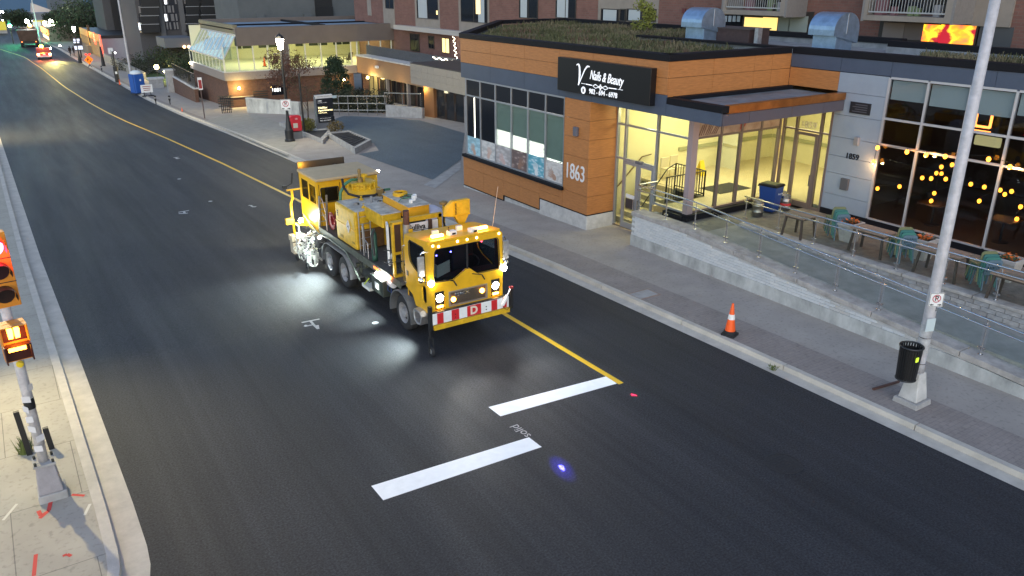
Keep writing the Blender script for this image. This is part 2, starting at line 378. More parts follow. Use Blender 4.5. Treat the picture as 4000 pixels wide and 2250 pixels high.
for x,y,l in [(822,786,'white chalk dot left of the truck boom'),(700,699,'white chalk dot up the street near the yellow line'),(1466,1261,'bright white chalk dot beside truck front wheel')]:
    c=gr(x,y,.004); tag(MB().add([c+Vector((.1*math.cos(t*.785),.1*math.sin(t*.785),0)) for t in range(8)],[tuple(range(8))]).build('survey_dot',chalk),l,'road marking')
p=gr(2043,1690,.004); q=gr(2025,1676,.004)
d=Vector((p.x-q.x,p.y-q.y,0)).normalized()
tag(text('chalk_writing','solid',.3,(p+q)/2,-d,Vector((d.y,-d.x,0)),chalk,None,.002),'chalk word solid sprayed by the nearer white bar','road marking')
# manhole
c=gr(3060,1810); mh=thing('manhole_cover','round dark manhole cover in asphalt at lower right','manhole',c)
iron=mat('cast iron',(.034,.034,.036),.6,.3,var=.3,scale=20)
MB().lathe([(.38,-.02),(.38,.006),(.33,.006),(.33,-.02)],c,28).build('frame',iron,mh); MB().lathe([(.0001,.003),(.32,.003),(.32,-.02)],c,28).build('cover',iron,mh)
for i in range(-3,4): MB().box(c.x-.22,c.x+.22,c.y+i*.07-.012,c.y+i*.07+.012,c.z+.002,c.z+.007).build('rib',iron,mh)
# truck guide lasers show as lit spots; red locate paint on the left pavement
redp=mat('red locate paint',(.55,.06,.05),.8); palep=mat('pale locate paint',(.6,.58,.5),.8)
def smark(strokes,label,m,r=.035):
    mb=MB()
    for st in strokes:
        for a,b in zip(st[:-1],st[1:]):
            A,B=gr(*a,SW+.004),gr(*b,SW+.004); d=B-A; nrm=Vector((-d.y,d.x,0)).normalized()*r; mb.add([A-nrm,B-nrm,B+nrm,A+nrm],[(0,1,2,3)])
    tag(mb.build('locate_mark',m),label,'road marking')
smark([[(205,1930),(190,1995),(160,2015),(150,1995)],[(190,1995),(155,2025)]],'red sprayed arrow on pavement below the signal pole',redp)
smark([[(280,1932),(330,1936)]],'short red sprayed dash right of the signal pole base',redp,.03)
smark([[(140,2165),(132,2250)]],'long red sprayed line at the bottom left corner',redp,.03)
smark([[(245,2172),(262,2165),(278,2172)]],'small red sprayed tick near the bottom left kerb',redp,.03)
smark([[(12,2032),(66,1968)]],'pale sprayed dash left of the signal pole base',palep,.025)
smark([[(330,2012),(352,1968)]],'pale sprayed dash right of the red arrow',palep,.025)

# ================================================================== SHOP BUILDING (corner shop, lobby, restaurant)
def woodpanel():
    m=mat('orange wood panel',(.42,.17,.052),.5,var=.2,scale=3,stretch=(1,1,9),bump=.06,bscale=30); return m
wood=woodpanel()
blue=mat('slate blue panel',(.065,.085,.13),.5,.1,var=.08,scale=2); greyp=mat('pale blue grey panel',(.30,.35,.42),.5,.1,var=.06,scale=1.5)
cream=mat('cream wall',(.72,.66,.42),.8,var=.03,scale=2); creamf=mat('pale floor',(.55,.47,.30),.5,var=.1,scale=4,stretch=(1,6,1))
FX=18.35
shop=thing('corner_shop','single storey corner shop with orange wood panels, slate blue band and planted roof','building',(22,20,.12))
PZ=6.84
roofmat=mat('roof membrane',(.22,.235,.25),.8,var=.3,scale=2)
# roof slabs and parapets
ROOF=[(18.5,19.2),(18.5,32.4),(26.6,42.2),(31.5,42.2),(31.5,19.2)]
MB().plate([(x,y) for x,y in reversed(ROOF)],(0,0,6.2),XU,YU,.2).build('roof',roofmat,shop)
MB().box(24.5,32,-4,19.2,6.2,6.4).build('roof',roofmat,shop)
def wallseg(name,a,b,z0,z1,t,m,parent,bevel=0):
    a,b=Vector((*a,0)),Vector((*b,0)); d=(b-a).normalized(); n=Vector((-d.y,d.x,0))*t
    q=[a,b,b+n,a+n]; return MB().hexa([v+Vector((0,0,z0)) for v in q],[v+Vector((0,0,z1)) for v in q]).build(name,m,parent,bevel=bevel)
for a,b in [((FX-.04,19.0),(FX-.04,32.55)),((FX-.04,32.55),(26.5,42.4)),((26.5,42.4),(31.7,42.4)),((31.7,42.4),(31.7,19.3)),((24.25,19.01),(FX,19.01)),((24.26,19.01),(24.26,-4)),((29.9,-4),(29.9,19.0))]:
    t=-.38 if a[1]<=b[1] and a[0]<=b[0] else .38
    if a==(26.5,42.4): t=-.38
    if a==(31.7,42.4): t=-.38
    if a==(24.25,19.01): t=-.38
    if a==(29.9,-4): t=-.38
    if a==(24.26,19.01): t=.38
    wallseg('parapet',a,b,6.62,PZ,t,blackp,shop,.015)
wallseg('parapet_wall',(24.9,19.4),(24.9,27.5),6.4,PZ-.12,.3,roofmat,shop); wallseg('parapet',(24.85,19.4),(24.85,27.55),PZ-.12,PZ-.04,.4,blackp,shop)
wallseg('parapet_wall',(31.6,42.2),(31.6,19.4),6.3,6.62,-.2,roofmat,shop); wallseg('parapet_wall',(29.85,-4),(29.85,19.0),6.3,6.62,-.2,roofmat,shop)
wallseg('parapet_wall',(18.5,32.4),(26.5,42.2),4.0,6.62,-.2,blue,shop)
wallseg('side_wall',(18.45,32.45),(26.5,42.25),-.6,4.0,-.2,mat('grey render',(.25,.25,.26),.8,var=.1),shop)
# fascia panels on the street front: y split, each panel a piece
def panels_x(X,ys,zs,m,parent,t=.05,gap=.012,name='panel'):
    for a,b in zip(ys[:-1],ys[1:]):
        for c,d in zip(zs[:-1],zs[1:]): MB().box(X,X+t,a+gap/2,b-gap/2,c+gap/2,d-gap/2).build(name,m,parent)
def panels_y(Y,xs,zs,m,parent,t=.05,gap=.012,name='panel'):
    for a,b in zip(xs[:-1],xs[1:]):
        for c,d in zip(zs[:-1],zs[1:]): MB().box(a+gap/2,b-gap/2,Y,Y+t,c+gap/2,d-gap/2).build(name,m,parent)
fy=[19.05,20.6,22.9,24.9,27.3,29.9,32.5]
MB().box(FX+.05,FX+.3,19.1,32.5,4.95,6.62).build('fascia_backing',blackp,shop)
panels_x(FX,fy,[5.57,6.1,6.62],wood,shop)
panels_x(FX,[16.66]+fy,[4.9,5.57],blue,shop) if False else panels_x(FX,fy,[4.9,5.57],blue,shop)
panels_y(19.05,[18.4,20.4,22.4,23.3,24.3],[5.5,6.1,6.62],wood,shop)
MB().box(18.42,24.3,19.1,19.3,4.95,6.62).build('fascia_backing',blackp,shop)
# street window bay of the nail shop
sal=mat('salon wall',(.8,.8,.78),.7)
wy=[32.1,30.84,29.57,28.3,27.05,25.8,24.54]; WZ0,WZT,WZ1=1.43,4.15,4.9
for y in wy: MB().box(FX+.0,FX+.1,y-.03,y+.03,WZ0,WZ1).build('mullion',alum,shop)
for i in range(6):
    for z in (WZ0+.03,WZT,WZ1-.03): MB().box(FX+.01,FX+.09,wy[i+1]+.03,wy[i]-.03,z-.03,z+.03).build('window_rail',alum,shop)
blackg=mat('blacked out glass',(.008,.009,.013),.12)
poster_cols=[((.36,.58,.66),(.5,.68,.74)),((.62,.60,.58),(.7,.66,.62)),((.50,.46,.45),(.62,.6,.6)),((.20,.14,.13),(.5,.38,.34)),((.14,.45,.56),(.6,.72,.76)),((.66,.63,.6),(.56,.5,.46))]
def postermat(i,c1,c2):
    m=mat('nail poster %d'%i,c1,.4); n=m.node_tree; b=n.nodes['Principled BSDF']; tc=n.nodes.new('ShaderNodeTexCoord')
    v=n.nodes.new('ShaderNodeTexVoronoi'); v.inputs['Scale'].default_value=3.2; mp=n.nodes.new('ShaderNodeMapping'); mp.inputs['Rotation'].default_value=(.5+i,0,0); mp.inputs['Scale'].default_value=(1,1.0,2.6)
    n.links.new(tc.outputs['Object'],mp.inputs[0]); n.links.new(mp.outputs[0],v.inputs[0]); r=n.nodes.new('ShaderNodeValToRGB')
    r.color_ramp.elements[0].color=(*c2,1); r.color_ramp.elements[0].position=.15; r.color_ramp.elements[1].color=(*c1,1); r.color_ramp.elements[1].position=.45
    e=r.color_ramp.elements.new(.75); e.color=(*[x*.75 for x in c1],1)
    n.links.new(v.outputs['Distance'],r.inputs[0]); n.links.new(r.outputs[0],b.inputs['Base Color']); return m
blind=mat('sage roller blind',(.33,.38,.32),.9,var=.08,scale=2)
skin=[(.55,.36,.28),(.62,.42,.34),(.6,.42,.38),(.3,.17,.12),(.75,.78,.78),(.42,.26,.19)]
for i in range(6):
    a,b=wy[i+1]+.035,wy[i]-.035
    MB().box(FX+.04,FX+.055,a,b,WZT+.035,WZ1-.065).build('spandrel_glass',blackg,shop)
    if i<2: MB().box(FX+.04,FX+.055,a,b,2.3,WZT-.035).build('blacked_out_pane',blackg,shop)
    else: MB().box(FX+.045,FX+.053,a,b,2.3,WZT-.035).build('pane',gl,shop)
    po=MB().box(FX+.04,FX+.055,a,b,WZ0+.06,2.3).build('poster',postermat(i,*poster_cols[i]),shop)
    sm=mat('printed skin tone %d'%i,skin[i],.5)
    # printed hand on each poster: palm and fingers, flat
    mb=MB(); cy=(a+b)/2; cz=1.62+.05*(i%2); an=R([35,-20,50,-40,10,60][i])
    out=[(.12*math.cos(t*.524)*1.0,.16*math.sin(t*.524)) for t in range(12)]
    U=Vector((0,-math.cos(an),math.sin(an))); V=Vector((0,math.sin(an),math.cos(an)))
    mb.plate(out,(FX+.038,cy,cz),U,V,-.003)
    for k in range(5):
        t=-.5+.25*k; o_=Vector((FX+.038,cy,cz))+V*.12+U*(t*.24)
        dd=(V*math.cos(t*.5)+U*math.sin(t*.5)); pp=Vector((0,dd.z,-dd.y)); L=.3-abs(t)*.16
        q=[o_-pp*.028,o_+pp*.028,o_+dd*L+pp*.02,o_+dd*(L+.03),o_+dd*L-pp*.02]; mb.add([v+Vector((-.002,0,0)) for v in q],[(0,1,2,3,4),])
    mb.build('printed_hand',sm,po)
    if i>=2:
        zb=[0,0,2.95,2.88,2.85,2.35][i]; MB().box(FX+.1+.012*(i%2),FX+.108+.012*(i%2),a-.08,b+.08,zb,4.1).build('roller_blind',blind,shop)
slit=emis('lit slit',(1,.95,.8),1.5); MB().box(FX+.03,FX+.039,31.35,31.42,2.3,4.1).build('lit_gap',slit,shop)
# sill and lower panels with stepped bottom
MB().box(FX-.13,FX+.1,24.46,32.35,1.29,1.42).build('window_sill',blackp,shop,bevel=.01)
def lowpan(y0,y1,z0,z1): MB().box(FX,FX+.05,y0+.006,y1-.006,z0+.006,z1-.006).build('panel',wood,shop)
steps=[(24.54,26.1,.62),(26.1,29.0,.2),(29.0,32.5,-.12)]
for (y0,y1,z0) in [(24.54,26.1,.62),(26.1,27.6,.13),(27.6,28.9,.13),(28.9,30.6,-.1),(30.6,32.45,-.1)]:
    zm=.78 if z0<.5 else .96
    lowpan(y0,y1,zm,1.29); lowpan(y0,y1,z0,zm)
    MB().box(FX-.012,FX+.03,y0,y1,z0-.035,z0).build('drip_edge',blackp,shop)
for y,za,zb in [(26.1,.1,.62),(28.9,-.13,.13)]: MB().box(FX-.012,FX+.03,y-.03,y+.01,za,zb).build('drip_edge',blackp,shop)
MB().box(FX+.05,FX+.3,24.2,32.5,-.7,1.29).build('base_wall',conc_l,shop); MB().box(FX-.005,FX+.05,24.0,26.08,-.3,.58).build('base_wall',conc_l,shop)
MB().box(FX+.01,FX+.05,26.1,32.5,-.7,-.14).build('base_wall',conc_l,shop)
# column between shop window and lobby doors
cz=[.62,1.33,2.05,2.76,3.48,4.19,4.9]
for a,b in zip(cz[:-1],cz[1:]):
    MB().box(FX,FX+.05,22.95,24.53,a+.006,b-.006).build('panel',wood,shop); MB().box(FX+.05,19.66,22.95,23.0,a+.006,b-.006).build('panel',wood,shop)
MB().box(FX+.05,19.7,23.0,24.3,0,4.95).build('column_core',blackp,shop); MB().box(FX-.012,19.66,22.94,24.53,.585,.62).build('drip_edge',blackp,shop)
MB().box(FX-.01,19.66,22.93,24.1,-.2,.585).build('column_base',conc_l,shop,bevel=.02)
text('number_text','1863',.86,(FX-.012,23.75,2.12),NY,ZU,mat('white lettering',(.75,.75,.75),.5),shop,.02,bold=0.004,sx=.74)
wl=MB().box(FX-.14,FX,23.58,23.8,3.55,3.9).build('wall_light',mat('grey fitting',(.12,.12,.15),.5),shop,bevel=.03)
# sign board
sg=thing('shop_sign','large black nail salon sign board with white script lettering','sign',(FX-.14,22.1,5.2))
MB().box(FX-.26,FX-.005,19.56,24.67,5.18,6.38).build('board',mat('gloss black board',(.006,.006,.008),.3),sg,bevel=.015)
wtx=mat('white sign lettering',(.85,.87,.9),.5,emit=.25,ecol=(.9,.93,1))
SX=FX-.266
text('script_text','Nails & Beauty',.46,(SX,21.82,5.86),(0,-1,-.04),ZU,wtx,sg,.02,shear=.35,sx=.66)
mb=MB()
def ribbon(mb,pts,X,w0):
    for i in range(len(pts)-1):
        a,b=Vector((0,*pts[i][:2])),Vector((0,*pts[i+1][:2])); 
        wa,wb=pts[i][2]*w0,pts[i+1][2]*w0; d=(b-a).normalized(); n=Vector((0,-d.z,d.y))
        mb.add([Vector((X,0,0))+v for v in (a-n*wa,b-n*wb,b+n*wb,a+n*wa)],[(0,1,2,3)])
ribbon(mb,[(23.52,6.17,.2),(23.40,6.22,.6),(23.33,6.15,1),(23.30,5.9,1.2),(23.32,5.62,1),(23.37,5.48,.4)],SX,.045)
ribbon(mb,[(23.37,5.48,.4),(23.2,5.75,.7),(23.02,6.05,.8),(22.88,6.18,.9),(22.74,6.18,.5)],SX,.035)
mb.build('script_initial',wtx,sg)
mb=MB(); ribbon(mb,[(23.2,5.56,.4),(22.95,5.56,.4)],SX,.02); ribbon(mb,[(22.9,5.56,.6),(22.6,5.55,.5)],SX,.02)
for sgn in (1,-1):
    ribbon(mb,[(22.1+sgn*.1,5.53,.5),(22.1+sgn*.28,5.6,.8),(22.1+sgn*.42,5.54,.6)],SX,.02); ribbon(mb,[(22.1+sgn*.1,5.53,.5),(22.1+sgn*.26,5.47,.7),(22.1+sgn*.42,5.53,.5)],SX,.02)
    ribbon(mb,[(22.1+sgn*.45,5.55,.5),(22.1+sgn*.85,5.56,.4)],SX,.02)
for k in range(4):
    t=R(90*k); c=(22.1+.06*math.cos(t),5.53+.06*math.sin(t)); mb.add([(SX,c[0]+.045*math.cos(j),c[1]+.045*math.sin(j)) for j in [i*1.047 for i in range(6)]],[tuple(range(6))])
ribbon(mb,[(21.65,5.56,.4),(21.2,5.56,.5)],SX,.02); ribbon(mb,[(21.15,5.56,.4),(20.9,5.56,.4)],SX,.02); mb.build('flourish',wtx,sg)
text('phone_text','902 - 694 - 6978',.25,(SX,21.95,5.33),NY,ZU,wtx,sg,.02,bold=0,sx=.92)
MB().plate(circ(0,0,.13,18),(SX,23.06,5.33),NY,ZU,.006).build('phone_icon',wtx,sg); MB().box(SX-.012,SX-.004,23.02,23.10,5.27,5.39).build('phone_icon_body',blackg,sg)
# canopy over the recessed entrance
bronze=mat('plum grey soffit panel',(.085,.08,.105),.5,.1,var=.06,scale=2)
MB().box(FX+.08,24.25,16.76,19.0,4.98,5.3).build('canopy_core',blackp,shop)
panels_x(FX,[16.66,19.05],[4.9,5.3],blue,shop,.06); panels_y(16.66,[18.42,19.6,21.6,23.2,24.3],[4.9,5.26],bronze,shop,.06)
MB().box(FX-.02,FX+.28,16.62,19.0,5.3,5.5).build('canopy_kerb',blackp,shop,bevel=.01)
MB().box(FX+.28,24.28,16.63,16.85,5.27,5.5).build('canopy_kerb',mat('copper flashing',(.35,.14,.04),.35,.7,var=.4,scale=1.5),shop)
MB().box(FX+.28,24.28,18.8,19.04,5.3,5.52).build('canopy_kerb',blackp,shop)
MB().box(FX+.28,24.28,16.85,18.8,5.3,5.4).build('canopy_roof',mat('wet roof membrane',(.15,.19,.22),.5,var=.5,scale=1.2),shop)
MB().box(FX+.1,24.25,16.8,19.0,4.93,4.98).build('soffit',mat('soffit board',(.5,.42,.3),.7),shop)
# grey wall of the restaurant part, plane X=24.3
GX=24.3
panels_x(GX,[17.0,19.04],[5.52,6.15],wood,shop); panels_x(GX,[15.15,17.0,19.04],[6.16,6.62],blue,shop)
panels_x(GX,[8.5,11.9,15.15],[6.13,6.62],blue,shop); panels_x(GX,[-4,1.6,5.1,8.5],[6.13,6.62],blue,shop)
panels_x(GX,[15.17,17.0],[1.45,2.0,2.75,3.35,4.0,4.75,5.5,6.15],greyp,shop)
MB().box(GX+.05,GX+.25,15.2,17.0,1.2,6.6).build('wall_core',blackp,shop); MB().box(GX+.05,GX+.25,-4,19.0,6.13,6.6).build('wall_core',blackp,shop)
MB().box(GX-.03,GX+.05,-4,17.0,1.2,1.45).build('plinth',blackp,shop)
pl=MB().box(GX-.05,GX-.002,15.65,16.4,4.87,5.24).build('plaque',mat('black plaque',(.015,.015,.02),.4),shop)
for k in range(4): MB().box(GX-.055,GX-.05,15.75,16.3-.1*(k%2),4.93+k*.075,4.955+k*.075).build('plaque_line',mat('plaque print',(.10,.10,.12),.5),pl)
MB().box(GX-.12,GX-.002,15.85,16.02,3.85,4.12).build('wall_light',mat('silver fitting',(.4,.38,.4),.4,.6),shop,bevel=.02)
text('number_text','1859',.26,(GX-.01,16.05,3.42),NY,ZU,blackp,shop,.02,bold=.006)
MB().box(GX-.1,GX-.002,16.0,16.3,2.25,2.65).build('intercom_box',mat('grey box',(.09,.09,.10),.5),shop,bevel=.015)
# restaurant windows
ry=[15.15-1.305*i for i in range(0,15)]; rz=[1.47,4.0,4.84,6.12]
silver=mat('silver window frame',(.55,.55,.58),.4,.5)
for y in ry: MB().box(GX-.02,GX+.08,y-.035,y+.035,rz[0],rz[3]).build('mullion',silver,shop)
for i in range(14):
    for z in rz: MB().box(GX-.01,GX+.07,ry[i+1]+.035,ry[i]-.035,z-.035,z+.035).build('window_rail',silver,shop)
    for a,b in zip(rz[:-1],rz[1:]): MB().box(GX+.02,GX+.03,ry[i+1]+.035,ry[i]-.035,a+.035,b-.035).build('pane',gldark,shop)
    if i<10: MB().box(GX+.12,GX+.13,ry[i+1]+.05,ry[i]-.05,5.45-.05*(i%3),6.05).build('roller_blind',mat('mint roller blind',(.74,.86,.83),.9),shop)
# interior rooms
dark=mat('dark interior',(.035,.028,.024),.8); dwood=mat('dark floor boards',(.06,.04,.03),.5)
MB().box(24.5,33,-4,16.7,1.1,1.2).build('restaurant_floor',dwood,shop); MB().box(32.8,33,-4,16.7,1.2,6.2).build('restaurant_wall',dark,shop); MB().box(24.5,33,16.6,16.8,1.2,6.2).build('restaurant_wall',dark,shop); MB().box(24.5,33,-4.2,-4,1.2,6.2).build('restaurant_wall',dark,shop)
MB().box(18.45,26,32.1,32.3,.9,4.95).build('salon_wall',sal,shop); MB().box(25.8,26,24.3,32.2,.9,4.95).build('salon_wall',sal,shop); MB().box(19.75,26,24.1,24.3,.9,4.95).build('salon_wall',sal,shop)
MB().box(18.45,26,24.3,32.2,.95,1.05).build('salon_floor',sal,shop); MB().box(18.45,26,24.3,32.2,4.96,5.02).build('salon_ceiling',sal,shop)
lamp('salon_light','AREA',(21.5,28,4.9),230,(1,.98,.9),shop,5,(21.5,28,0),size_y=5)
LF=1.45
MB().box(19.75,30,19.2,24.1,LF-.1,LF).build('lobby_floor',creamf,shop) if False else None
MB().box(21.9,30,19.2,24.0,LF-.1,LF).build('lobby_floor',creamf,shop); MB().box(19.75,21.9,19.2,20.3,LF-.1,LF).build('lobby_floor',creamf,shop); MB().box(24.4,30,17.0,19.2,LF-.1,LF).build('lobby_floor',creamf,shop)
MB().box(19.72,21.9,20.3,23.9,.02,.1).build('entry_floor',mat('entry tiles',(.25,.2,.13),.5),shop)
for k in range(7): MB().box(21.9-.28*(7-k)+.1,21.92,21.9,23.3,.1+k*.19,.1+(k+1)*.19).build('stair_step',creamf,shop)
MB().box(19.72,30,23.9,24.08,.1,4.95).build('lobby_wall',cream,shop); MB().box(29.8,30,17,24,LF,4.95).build('lobby_wall',cream,shop); MB().box(24.55,30,16.85,17.0,LF,4.95).build('lobby_wall',cream,shop)
MB().box(19.72,30,19.2,24.0,4.96,5.02).build('lobby_ceiling',cream,shop); MB().box(24.4,30,17.0,19.2,4.9,4.95).build('lobby_ceiling',cream,shop)
MB().box(23.9,29.7,23.82,23.9,2.35,2.5).build('wall_rail',mat('wall bumper rail',(.35,.35,.2),.6),shop)
MB().box(29.7,29.78,17.1,23.8,2.35,2.5).build('wall_rail',mat('wall bumper rail',(.35,.35,.2),.6),shop)
lamp('lobby_light','AREA',(23,21.6,4.85),150,(1,.87,.48),shop,4,(23,21.6,0),size_y=3); lamp('lobby_light','AREA',(27,19.5,4.85),90,(1,.87,.48),shop,3,(27,19.5,0),size_y=3)
lamp('entry_light','POINT',(20.6,22,4.3),22,(1,.84,.4),shop,.2)
# lobby glazing facing the street, plane X=19.65
LX=19.65; TOP=4.9
ly=[22.92,22.45,20.75,19.1]; lz=[.12,2.75,4.02,TOP]
for y in ly: MB().box(LX,LX+.12,y-.04,y+.04,.1 if y>20.8 else LF-.1,TOP).build('mullion',alum,shop)
for i in range(3):
    zs=[2.75,4.02,TOP-.03] if i<2 else [LF-.03,4.02,TOP-.03]
    for z in zs: MB().box(LX+.01,LX+.11,ly[i+1]+.04,ly[i]-.04,z-.035,z+.035).build('window_rail',alum,shop)
    for a,b in zip([.12]+lz[1:-1],lz[1:]):
        if i==2 and a<2: a,b=LF,4.02
        elif i==2 and a<4: continue
        if i==1 and a<2: continue
        MB().box(LX+.05,LX+.06,ly[i+1]+.04,ly[i]-.04,a+.035,b-.035).build('pane',gl,shop)
for k in range(2):
    y1=22.41-k*.83; y0=y1-.81; d=MB().plate(rect(0,.81,0,2.58),(LX+.02,y1,.13),NY,ZU,.06,[rect(.1,.71,.22,2.46)]).build('door',alum,shop)
    MB().box(LX+.04,LX+.05,y0+.1,y1-.1,.35,2.59).build('pane',gl,d); MB().bar((LX-.09,(y0+.1) if k==0 else y1-.1,.95),(LX-.09,(y0+.1) if k==0 else y1-.1,1.35),.03).build('handle',steel,d)
    for zz in (.96,1.34): yy=(y0+.1) if k==0 else y1-.1; MB().box(LX-.1,LX,yy-.012,yy+.012,zz-.012,zz+.012).build('handle_stud',steel,d)
    if k==0: MB().box(LX+.03,LX+.036,y0+.14,y1-.14,1.3,1.45).build('notice',white,d); MB().box(LX+.03,LX+.036,y0+.14,y1-.14,.9,1.28).build('notice',mat('dark notice',(.05,.04,.04),.6),d)
MB().box(LX-.1,LX+.05,21.4,21.7,2.72,2.82).build('door_closer',mat('grey fitting',(.12,.12,.15),.5),shop)
MB().box(19.45,19.85,19.0,20.0,LF-.3,LF-.1).build('plinth',blackp,shop)
# corner post and side glazing, plane y=19.1
MB().box(19.62,19.9,18.98,19.2,LF-.1,TOP).build('corner_post',mat('pink grey post',(.42,.33,.34),.5,.3),shop)
sx=[19.9,21.1,22.12,23.15,24.16]
for x in sx[1:]: MB().box(x-.05,x+.05,19.04,19.16,LF-.05,TOP).build('mullion',mat('bronze frame',(.22,.17,.15),.45,.4),shop)
for a,b in zip(sx[:-1],sx[1:]):
    for z in (LF-.02,4.02,TOP-.03): MB().box(a+.05,b-.05,19.05,19.15,z-.035,z+.035).build('window_rail',MC['bronze frame'],shop)
    MB().box(a+.05,b-.05,19.09,19.1,LF+.03,3.98).build('pane',gl,shop)
    MB().box(a+.05,b-.05,19.07,19.1,4.06,4.84).build('transom_poster',mat('sepia food print',(.30,.17,.12),.5,col2=(.52,.38,.28),scale=2.5),shop)
text('transom_text','FOOD',.5,(23.6,19.06,4.5),XU,ZU,mat('dark red print',(.12,.03,.03),.5),shop,.01,bold=.01)
mb=MB(); mb.plate([(0,0),(.25,.1),(.45,.45),(.3,.62),(.05,.3)],(22.0,19.068,4.12),XU,ZU,.004); mb.build('printed_shape',mat('red print',(.35,.06,.05),.5),shop)
mb=MB()
for k in range(9): mb.bar((20.0+.1*k,19.066,4.1),(20.15+.12*k,19.066,4.45+.08*(k%3)),.02)
mb.build('printed_shape',mat('brown print',(.14,.07,.05),.5),shop)
MB().box(19.5,24.2,18.85,19.15,1.18,LF-.06).build('plinth',blackp,shop)
# restaurant door glazing X=24.3, y 17..19.1
dz_=[LF-.2,4.02,TOP]
brz=MC['bronze frame']
for y in (19.0,18.45,17.42,17.03): MB().box(GX-.03,GX+.09,y-.04,y+.04,1.2,TOP).build('mullion',brz,shop)
for a,b in ((18.49,18.96),(17.46,18.41),(17.07,17.38)):
    for z in (4.02,4.86): MB().box(GX-.02,GX+.08,a,b,z-.03,z+.03).build('window_rail',brz,shop)
    MB().box(GX+.02,GX+.03,a,b,4.06,4.83).build('pane',gl,shop)
    if a!=17.46: MB().box(GX+.02,GX+.03,a,b,LF-.1,3.98).build('pane',gl,shop); MB().box(GX-.02,GX+.08,a,b,1.25,1.35).build('window_rail',brz,shop)
d=MB().plate(rect(0,.95,0,2.7),(GX,18.41,1.26),NY,ZU,.06,[rect(.11,.84,.2,2.6)]).build('door',brz,shop)
MB().box(GX-.03,GX-.02,17.58,18.29,1.48,3.85).build('pane',gl,d); MB().bar((GX-.1,17.56,2.1),(GX-.1,17.56,2.5),.03).build('handle',steel,d)
text('number_text','1859',.34,(GX-.0,17.95,4.22),NY,ZU,mat('silver number',(.55,.5,.4),.4),shop,.01)
# lobby furniture
rl=thing('stair_railing','black metal stair railing inside the lit lobby','railing',(21.9,20.3,LF))
mb=MB()
for (a,b) in (((21.85,20.35),(21.85,21.9)),((19.9,20.35),(21.85,20.35))):
    A,B=Vector((*a,LF)),Vector((*b,LF)); n=int((B-A).length/.13)
    for i in range(n+1): p=A.lerp(B,i/n); MB().bar(p+Vector((0,0,.1)),p+Vector((0,0,.95)),.018).build('baluster',blackm,rl)
    MB().bar(A+Vector((0,0,.97)),B+Vector((0,0,.97)),.05,.03).build('top_rail',blackm,rl); MB().bar(A+Vector((0,0,.1)),B+Vector((0,0,.1)),.03).build('bottom_rail',blackm,rl)
    for q in (A,B): MB().bar(q,q+Vector((0,0,.98)),.045).build('post',blackm,rl)
MB().tube([(21.8,21.9,LF+.95),(21.4,21.9,LF+.8),(20.2,21.9,.95),(19.95,21.9,.95)],.022).build('handrail',blackm,rl)
tag(MB().tube([(19.9,23.8,1.0),(20.3,23.8,1.05),(21.8,23.8,2.35),(22.3,23.8,2.4)],.025).build('wall_handrail',mat('brown handrail',(.12,.07,.04),.5)),'brown wall handrail rising along the lobby stairs','handrail')
wf=thing('wet_floor_sign','yellow folding wet floor sign standing in the lobby','sign',(24.3,22.9,LF))
ym=mat('yellow plastic',(.75,.55,.02),.5)
for s_ in (-1,1): MB().hexa([(24.12,22.9+s_*.18,LF),(24.48,22.9+s_*.18,LF),(24.48,22.9+s_*.16,LF),(24.12,22.9+s_*.16,LF)],[(24.2,22.9+s_*.02,LF+.62),(24.4,22.9+s_*.02,LF+.62),(24.4,22.9+s_*.0,LF+.62),(24.2,22.9+s_*.0,LF+.62)]).build('panel',ym,wf)
bn=thing('wooden_bench','rustic wooden slatted bench inside behind the glass door','bench',(28.3,18.6,LF))
bw=mat('rustic wood',(.30,.17,.06),.6,var=.5,scale=5,stretch=(1,6,1))
for k in range(3): MB().box(28.0+k*.14,28.12+k*.14,17.5,19.6,LF+.42,LF+.47).build('slat',bw,bn)
for k in range(3): MB().box(28.42,28.46,17.5,19.6,LF+.58+k*.16,LF+.7+k*.16).build('back_slat',bw,bn)
for y in (17.6,19.45): MB().box(28.0,28.45,y,y+.06,LF,LF+.42).build('leg',bw,bn); MB().box(28.46,28.5,y,y+.06,LF,LF+1.02).build('back_post',bw,bn)
tag(MB().box(22.6,24.3,20.2,21.3,LF+.004,LF+.018).build('door_mat',mat('dark mat',(.03,.03,.03),.9)),'dark rubber mat on the lobby floor','mat')
for k,(x,y) in enumerate([(22.6,23.1),(23.2,23.2)]):
    ch=thing('lobby_chair',['pale lobby chair nearer the stair railing','pale lobby chair nearer the wet floor sign'][k],'chair',(x,y,LF),0,'pale lobby chairs',True); cm=mat('pale chair',(.6,.52,.35),.6)
    MB().box(-.22,.22,-.22,.22,.42,.47).build('seat',cm,ch,bevel=.02); MB().box(-.22,.22,.18,.23,.47,.88).build('backrest',cm,ch,bevel=.02)
    for a in (-.19,.19):
        for b in (-.19,.19): MB().bar((a,b,0),(a,b,.42),.03).build('leg',cm,ch)
od=thing('open_glass_door','inner lobby door standing open with push bar','door',(26.2,23.2,LF))
MB().box(26.2,26.26,22.6,23.6,LF,4.0).build('door_leaf',mat('pale door',(.6,.58,.45),.6),od); MB().box(26.14,26.2,22.7,23.5,2.4,2.5).build('push_bar',steel,od)
